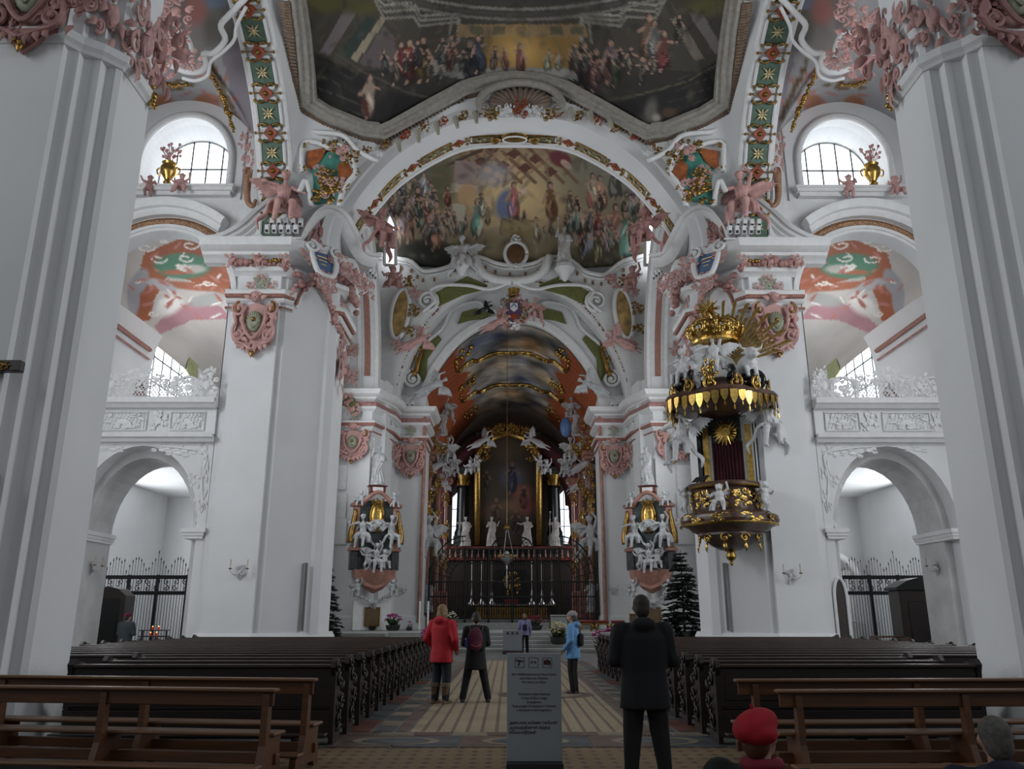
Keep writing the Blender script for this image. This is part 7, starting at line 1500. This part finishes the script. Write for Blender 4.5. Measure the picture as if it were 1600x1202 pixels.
# ================================================================ free-standing figures on the cornices
def fig_thing(name, kind, m, px, py, Y, rz, sc, label, cat='statue', group=None, rot=None):
    p = at(px, py, Y); return tag(statue(name, kind, m, p, rz, sc, None, rot), label, cat, group)
for s in (-1, 1):
    side = 'left' if s < 0 else 'right'
    X = lambda x: x if s < 0 else 1602-x
    fig_thing('pink_angel', 'angel_b' if s > 0 else 'angel_a', pink, X(442), 326, 26.0, -s*.45, 1.35, 'large pink winged angel seated on the %s crossing cornice' % side, 'statue')
    fig_thing('pink_angel', 'angel_a', dpink, X(594), 372, 27.6, -s*.9, 1.1, 'dusky pink angel at the foot of the %s end of the crossing arch' % side)
    fig_thing('pink_putto', 'putto_b', pink, X(612), 458, 47.4, -s*.5, 2.0, 'pink stucco putto beside the %s gold oval painting' % side)
    v = at(X(258) if s < 0 else 1368, 305, 26.35)
    vs = thing('flower_vase', 'gilded vase of pink flowers below the %s lunette window' % side, 'vase', (v.x, 26.38, 16.78))
    MB().lathe([(.10, 0), (.16, .06), (.1, .16), (.28, .45), (.3, .65), (.22, .78), (.27, .86), (.2, .86)], 16).build('vase', gilt, vs, smooth=40)
    for q in (-1, 1): MB().tube(spline([(q*.27, 0, .7), (q*.42, 0, .62), (q*.38, 0, .42), (q*.27, 0, .4)], 8), .03, 6).build('handle', gilt, vs)
    mb = MB(); r = random.Random(3)
    for k in range(22):
        a = r.uniform(0, 6.3); e = Vector((.42*math.cos(a)*r.random(), .2*math.sin(a), 1.05+r.uniform(0, .55))); mb.tube([(0, 0, .8), e*.6+Vector((0, 0, .35)), e], .012, 4); mb.ball(e, .06, 6, 5)
    mb.build('flowers', pink, vs, smooth=True)
    w_ = at(X(278) if s < 0 else 1332, 330, 26.3); tag(statue('pink_putto', 'putto_b' if s < 0 else 'putto_a', pink, (w_.x, 26.3, 16.25), -s*.3, 1.0), 'small pink putto sitting beside the gilded vase under the %s lunette' % side, 'statue')
    if s > 0: w_ = at(1405, 330, 26.3); tag(statue('pink_putto', 'putto_b', pink, (w_.x, 26.3, 16.2), .3, 1.0), 'pink putto raising an arm, outermost under the right lunette', 'statue')
    else: w_ = at(228, 330, 26.3); tag(statue('pink_putto', 'putto_a', dpink, (w_.x, 26.3, 16.25), .3, .9), 'pink putto close to the near pier under the left lunette', 'statue')
    # white figures on the choir cornice
    fig_thing('white_angel', 'fly_a', gstat, X(672), 606, 50.0, 0, 1.3, 'white flying angel over the %s end of the inner choir arch' % side, rot=(0, 0, 0 if s < 0 else PI))
    fig_thing('pink_angel', 'fly_a', pink, X(648) if s < 0 else 972, 535, 48.0, 0, 1.2, 'pink angel in flight under the %s gold oval' % side, rot=(0, 0, 0 if s < 0 else PI))
    # spotlight racks
    def rack(loc, rz, label, n=5, rows=2):
        t = thing('spotlight_rack', label, 'spotlights', loc, rz)
        MB().box(-.62, .62, -.02, .06, -.05, 0).build('bar', stucco, t)
        hm = MB().bbox(-.075, .075, -.10, .10, 0, .30, .015).mesh('spotlight', mat('white_enamel', (.75, .76, .77), .4)); lm = MB().box(-.05, .05, -.112, -.1, .02, .12).mesh('lens', bmarble)
        for r_ in range(rows):
            for k in range(n): h = link('spotlight', hm, t, (-.5+1.0*k/(n-1)+.1*r_, -.1-.16*(rows-1-r_), .02+.34*r_), (R(14), 0, 0)); link('lens', lm, h)
    p = at(X(441), 384, 25.9); rack((p.x, 25.98, 14.46), 0, 'rack of ten small white spotlights on the %s crossing cornice' % side)
    rack((s*6.05, 29.3, 14.46), -s*1.3, 'rack of ten white spotlights on the inner end of the %s crossing cornice' % side)
    p = at(X(630), 612, 50.0); rack((s*6.9, 50.1, 14.46), 0, 'rack of four white spotlights on the %s choir cornice' % side, 4, 1)
    # wall sconces
    def sconce(loc, rz, label):
        t = thing('wall_sconce', label, 'sconce', loc, rz)
        rocaille(t, (0, -.02, 0), 0, .35, .5, wstat, seed=150, name='backplate')
        for q in (-1, 1):
            a = MB().tube(spline([(0, -.05, -.05), (q*.12, -.18, -.12), (q*.26, -.22, -.02), (q*.27, -.22, .06)], 10), .02, 6).build('arm', wstat, t, smooth=True); MB().lathe([(.05, 0), (.06, .03), (.02, .03)], 8, T(q*.27, -.22, .06)).build('drip_pan', dgilt, a); MB().lathe([(.022, .03), (.022, .3), (0, .31)], 8, T(q*.27, -.22, .06)).build('candle', mat('wax', (.55, .52, .45), .5), a)
    p = at(375 if s < 0 else 1236, 893 if s < 0 else 900, 26.45); sconce((p.x, 26.52 if abs(p.x) < 9.85 else 26.66, p.z), 0, 'white candle sconce on the %s crossing pier' % side)
    p = at(628 if s < 0 else 958, 924, 50.5); sconce((p.x, 50.55, p.z), 0, 'white candle sconce on the %s choir pier' % side)
    sconce((s*14.32, 28.0, 3.15), s*-PI/2 if s < 0 else -PI/2*1.0, 'candle sconce on the jamb of the %s aisle arch' % side) if False else sconce((s*14.36, 28.0, 3.15), PI/2 if s < 0 else -PI/2, 'candle sconce on the jamb of the %s aisle arch' % side)
    # column loudspeakers
    def speaker(loc, h, label, rz=0):
        t = thing('loudspeaker', label, 'loudspeaker', loc, rz)
        MB().bbox(-.055, .055, -.12, 0, 0, h, .012).build('housing', mat('grey_speaker', (.25, .25, .24), .6), t); MB().box(-.042, .042, -.123, -.12, .04, h-.04).build('grille_cloth', mat('grey_cloth', (.17, .17, .165), .9, vary=.2, scale=90), t)
    if s < 0: p = at(44, 960, 10.3); speaker((-6.88, 10.42, p.z), 1.75, 'tall slim grey loudspeaker on the left near pier')
    else: p = at(1597, 960, 10.3); speaker((6.88, 10.42, p.z), 1.75, 'tall slim grey loudspeaker on the right near pier')
    speaker((s*7.08, 27.72, 1.1), 2.2, 'slim grey loudspeaker on the chamfer of the %s crossing pier' % side, -s*.76)
    # white altar-front statues over the choir arch
fig_thing('stucco_figure', 'angel_a', wstat, 722, 408, 47.6, -.3, 1.6, 'white stucco angel leaning on the scroll left of the central shield')
fig_thing('stucco_figure', 'saint_a', wstat, 882, 414, 47.6, .2, 1.5, 'white stucco saint with staff standing right of the central shield')
for px_, py_ in ((722, 412), (882, 420)):
    q = at(px_, py_, 47.9); mb = MB(); mb.lathe([(.05, -.9), (.2, -.75), (.35, -.4), (.6, -.15), (.65, 0), (0, 0)], 14, T(q.x, 47.8, q.z-.05)); mb.box(q.x-.3, q.x+.3, 47.8, 48.7, q.z-.5, q.z-.1); mb.build('figure_bracket', stucco, attic, smooth=40)
# coat of arms with supporters at the choir arch crown
ca_ = thing('coat_of_arms', 'painted coat of arms with gilt crown at the crown of the choir arch', 'coat of arms', at(803, 486, 49.0), 0)
MB().prism([(-.55, .7), (-.6, .1), (-.4, -.5), (0, -.85), (.4, -.5), (.6, .1), (.55, .7), (0, .8)], .1, d0=-.1).build('shield', mat('shield_violet', (.10, .06, .14), .5), ca_)
MB().prism([(-.25, .5), (-.25, .1), (0, -.1), (.25, .1), (.25, .5)], -.1, d0=-.13).build('white_field', stucco, ca_); MB().prism([(-.2, .15), (0, .38), (.2, .15), (.2, .25), (0, .48), (-.2, .25)], -.13, d0=-.15).build('blue_chevron', bluem, ca_); MB().prism([(-.3, -.25), (.3, -.25), (.2, -.5), (0, -.7), (-.2, -.5)], -.1, d0=-.13).build('red_field', redp, ca_)
for k in range(10): a = 2*PI*k/10; rocaille(ca_, (.75*math.cos(a), -.05, .95*math.sin(a)), 0, .7, .7, (dgilt, mat('umber_shell', (.24, .17, .13), .6), pink)[k % 3], seed=160+k % 4, name='mantling')
crw = MB().lathe([(.3, 1.0), (.36, 1.05), (.34, 1.2), (.42, 1.45), (.2, 1.55), (0, 1.65)], 14, T(0, -.1, 0)).build('crown', gilt, ca_, smooth=40)
rocaille(ca_, (0, -.15, -1.1), 0, .9, .6, stucco, seed=165, name='ribbon')
fig_thing('pink_angel', 'fly_a', pink, 775, 505, 48.9, 0, 1.1, 'pink angel on the left of the coat of arms', rot=(0, 0, 0)); fig_thing('pink_angel', 'angel_a', pink, 836, 492, 48.9, .4, 1.1, 'pink angel on the right of the coat of arms')
fig_thing('dark_bird', 'fly_a', bmarble, 755, 484, 49.5, 0, .7, 'black winged creature left of the coat of arms', rot=(0, 0, 0))
# ================================================================ sanctuary lamp
lp = at(792, 872, 52.0); la = thing('sanctuary_lamp', 'silver hanging sanctuary lamp on a long chain before the high altar', 'lamp', (lp.x, 52.0, lp.z))
silver = mat('silver', (.55, .55, .55), .3, .9)
MB().lathe([(.02, -.75), (.06, -.7), (.05, -.45), (.2, -.3), (.42, -.12), (.46, 0), (.4, .06), (.38, .12), (.15, .25), (.1, .4), (0, .42)], 20).build('bowl', silver, la, smooth=40); MB().tube([(0, 0, 2.0), (0, 0, 20.5-lp.z)], .02, 5).build('chain', dgilt, la); MB().lathe([(.02, -1.9), (.07, -1.8), (.05, -1.2), (.03, -.75)], 8).build('pendant', silver, la, smooth=True)
for k in range(3): a = 2*PI*k/3; MB().tube([(.44*math.cos(a), .44*math.sin(a), .0), (.1*math.cos(a), .1*math.sin(a), 1.6), (0, 0, 2.0)], .015, 5).build('hanger', silver, la)
MB().lathe([(0, 1.75), (.2, 1.8), (.16, 1.95), (.05, 2.1), (0, 2.2)], 12).build('canopy', dgilt, la, smooth=True)
for k in range(6): a = PI*k/3; MB().lathe([(.07, 0), (.1, .08), (.07, .16), (0, .16)], 8, T(.5*math.cos(a), .5*math.sin(a), .02)).build('light_cup', dgilt, la)
# ================================================================ sanctuary furniture and flowers
stm = [('first from the left', 916), ('second from the left', 941), ('third from the left', 966)]
for nm, px_ in stm:
    p = at(px_, 990, 43.5); st = thing('stool', 'gilt stool with red velvet seat in the sanctuary, %s' % nm, 'stool', (p.x, 43.5, .8), 0, 'red velvet stools in the sanctuary')
    MB().bbox(-.34, .34, -.3, .3, .42, .55, .05).build('seat', mat('red_velvet', (.17, .012, .016), .8), st); MB().bbox(-.34, .34, -.3, .3, .34, .42, .02).build('frame', dgilt, st)
    for x in (-1, 1):
        for y in (-1, 1): MB().tube(spline([(x*.28, y*.25, .36), (x*.33, y*.3, .22), (x*.26, y*.24, .08), (x*.31, y*.28, 0)], 8), [.05, .05, .05, .045, .04, .035, .03, .035, .04], 7).build('leg', dgilt, st, smooth=True)
p = at(997, 978, 44.5); ea = thing('gilt_easel', 'small gilt framed stand beside the red stools near right choir pier', 'stand', (p.x, 44.5, .8)); MB().bbox(-.4, .4, -.05, .05, .15, .85, .02).build('board', mat('dim_picture', (.10, .09, .07), .6), ea); MB().tube([(-.42, -.06, .13), (.42, -.06, .13), (.42, -.06, .87), (-.42, -.06, .87), (-.42, -.06, .13)], .05, 6).build('frame', dgilt, ea)
for q in (-1, 1): MB().box(q*.3-.03, q*.3+.03, -.03, .2, 0, .2).build('foot', dgilt, ea)
def flowers(name, label, loc, w_, h, cols, pot, n=50, seed=1, green=(.03, .06, .025)):
    t = thing(name, label, 'flowers', loc); r = random.Random(seed)
    MB().lathe([(w_*.28, 0), (w_*.36, h*.1), (w_*.4, h*.32), (w_*.36, h*.32), (0, h*.28)], 16).build('pot', pot, t, smooth=40)
    lv = MB()
    for k in range(n):
        a = r.uniform(0, 6.28); e = Vector((math.cos(a)*w_*.5*r.uniform(.3, 1), math.sin(a)*w_*.5*r.uniform(.3, 1), h*r.uniform(.35, .8))); lv.tube([(e.x*.3, e.y*.3, h*.25), e*.8, e], [w_*.02, w_*.07, w_*.01], 5, flat=.35)
    lv.build('leaves', mat('leaf_green', green, .7), t, smooth=True)
    for i, c in enumerate(cols):
        fl = MB()
        for k in range(n//len(cols)):
            a = r.uniform(0, 6.28); u = r.random()**.6; q = Vector((math.cos(a)*w_*.5*u, math.sin(a)*w_*.5*u, h*(.45+.55*math.sqrt(max(0, 1-u*u))*r.uniform(.75, 1)))); sz = w_*.055
            for m_ in range(5): fl.ball(q+Vector((math.cos(m_*1.26), math.sin(m_*1.26), .2))*sz*.8, (sz*.7, sz*.7, sz*.45), 5, 4)
            fl.ball(q+Vector((0, 0, sz*.3)), sz*.45, 5, 4)
        fl.build('blossoms', c, t, smooth=True)
fw = mat('white_petal', (.62, .60, .50), .7); fy = mat('yellow_petal', (.55, .46, .12), .7); fp = mat('magenta_petal', (.36, .05, .20), .7); frd = mat('red_bract', (.22, .02, .04), .7); terra = mat('dark_pot', (.03, .03, .03), .6)
flowers('flower_bouquet', 'large bouquet of white and yellow flowers on the sanctuary steps', (at(872, 1000, 39.0).x, 38.85, .32), .95, 1.0, (fw, fy), terra, 70, 2)
flowers('cyclamen_pot', 'dark planter of pink cyclamen at the foot of the left side altar', (at(614, 985, 45.5).x, 45.4, .8), 1.0, .9, (fp,), terra, 44, 3)
flowers('cyclamen_pot', 'small dark pot with a few pink flowers left of the choir entrance', (at(627, 985, 45.5).x+.45, 45.3, .8), .45, .5, (fp,), terra, 16, 4)
flowers('pink_flowers', 'bright pink flowers at the far end of the left pews', (at(682, 1000, 38.0).x, 37.2, 0), 1.5, 1.15, (fp,), terra, 40, 5)
flowers('pink_flowers', 'bright pink flowers at the far end of the right pews', (at(945, 1000, 38.0).x, 37.2, 0), 1.4, 1.05, (fp,), terra, 30, 6)
for k, px_ in enumerate((836, 868)): flowers('poinsettia', 'dark red poinsettia at the foot of the altar, %s of two' % ('left', 'right')[k], (at(px_, 985, 47).x, 46.5, .8), 1.0, .8, (frd,), terra, 44, 7+k)
flowers('altar_flowers', 'small pale bouquet beside the choir screen behind the red jacket', (at(706, 975, 46).x, 46, .8), .8, 1.0, (fw,), terra, 30, 9)
pd = thing('lectern_block', 'pale grey stone block behind the white bouquet', 'pedestal', (at(873, 985, 41.5).x, 41.4, .8)); MB().bbox(-.38, .38, -.2, .2, 0, .75, .03).build('shaft', stone, pd); MB().bbox(-.42, .42, -.24, .24, .75, .82, .02).build('cap', stone, pd)
for k, px_ in enumerate((655, 668)):
    p = at(px_, 990, 46); t = thing('white_post', 'slender pale barrier post by the left choir pier, %s of two' % ('left', 'right')[k], 'post', (p.x, 46, .8)); MB().lathe([(.05, 0), (.05, 1.5), (.06, 1.52), (0, 1.56)], 10).build('shaft', stucco, t); MB().lathe([(.16, 0), (.16, .04), (.05, .06)], 12).build('foot', stone, t)
# crucifix beam end at the left edge
cx = thing('crucifix_arm', 'dark wooden crucifix arm with gilt end at the left edge on near pier', 'crucifix', at(8, 573, 10.2)); MB().bbox(-.75, .23, -.06, .06, -.075, .075, .01).build('beam', pewwood, cx); rocaille(cx, (.02, -.06, 0), 0, .2, .15, dgilt, seed=170, name='gilt_rosette')
MB().bbox(-.75, .0, .06, .12, -.05, .05, .01).build('wall_mount', iron, cx)
# ================================================================ gallery balustrade tracery and stucco on the cross walls
for s in (-1, 1):
    side = 'left' if s < 0 else 'right'
    X = lambda d: s*(10.15+d)
    t = thing('gallery_balustrade', 'white openwork stucco balustrade with lattice on the %s gallery' % side, 'balustrade', (s*12.7, 26.36, 8.68))
    mb = MB()
    for k in range(-12, 13):
        for q in (-1, 1): mb.tube([(k*.12-.45*q*.5, 0, .05), (k*.12+.45*q*.5, 0, .05+.62)], .016, 4)
    mb.build('lattice', stucco, t)['kind'] = 'stuff'
    for k, (x, z, w_, h) in enumerate(((-2.2, .45, .9, .95), (-1.6, .35, .8, .7), (-1.05, .45, .7, .9), (0, .75, 1.0, .8), (1.05, .45, .7, .9), (1.6, .35, .8, .7), (2.2, .45, .9, .95), (-.5, .62, .7, .5), (.5, .62, .7, .5), (2.3, .8, .5, .7), (-2.3, .8, .5, .7))): rocaille(t, (x, 0, z), 0, w_, h, stucco, seed=180+k % 6, name='foliage_scroll', d=.5)
    for q in (-1, 1): MB().tube([(q*1.55+.42*math.cos(a), 0, .38+.36*math.sin(a)) for a in np.linspace(0, 2*PI, 21)], .045, 6).build('ring', stucco, t, smooth=True)
    w0 = [o for o in C.objects if o.name == 'wall_%s_cross' % side][0]
    for x0, x1 in ((.35, 1.5), (2.3, 3.9), (4.4, 5.4)):
        a, b = sorted((X(x0), X(x1))); MB().tube([(a, 26.52, 7.6), (b, 26.52, 7.6), (b, 26.52, 8.22), (a, 26.52, 8.22), (a, 26.52, 7.6)], .03, 5).build('panel_moulding', stucco, w0)
        rocaille(w0, ((a+b)/2, 26.53, 7.9), 0, (b-a)*.85, .55, stucco, seed=186, d=.25, name='stucco_relief')
        lt = MB()
        for k in range(int((b-a)/.12)): lt.tube([(a+.06+k*.12, 26.54, 7.62), (a+.06+k*.12+(.2 if k*.12+.3 < b-a else 0), 26.54, 8.2)], .012, 4)
        lt.build('lattice_relief', stucco, w0)
    for x, w_ in ((1.9, .7), (4.15, .6)): rocaille(w0, (X(x), 26.52, 7.9), 0, w_, .75, stucco, seed=187, d=.3, name='stucco_relief')
    # spandrel scrolls, drop ornaments
    for x, z, w_, h in ((.45, 6.9, .6, .5), (1.2, 6.85, .9, .4), (.25, 6.2, .35, 1.0), (.2, 5.3, .35, .9), (3.4, 6.98, .9, .3), (.55, 5.9, .4, .5), (1.75, 6.95, .8, .3)): rocaille(w0, (X(x), 26.69, z), 0, w_, h, stucco, seed=188+int(x*4) % 3, d=.25, name='stucco_relief')
    MB().tube(spline([(X(.15), 26.68, 5.0), (X(.3), 26.68, 6.0), (X(.25), 26.68, 6.8), (X(.9), 26.68, 6.98), (X(2.0), 26.68, 7.1)], 20), .035, 5).build('stucco_scroll', stucco, w0, smooth=True)
    rocaille(w0, (X(.45), 27.33, 5.0), 0, .45, 1.8, stucco, seed=190, d=.4, name='stucco_relief')
    # red vase ornament seen in the gallery
    rocaille(w0, (s*15.9, 33.0, 10.5), 0, 1.0, 1.4, dpink, seed=191, name='pink_relief')
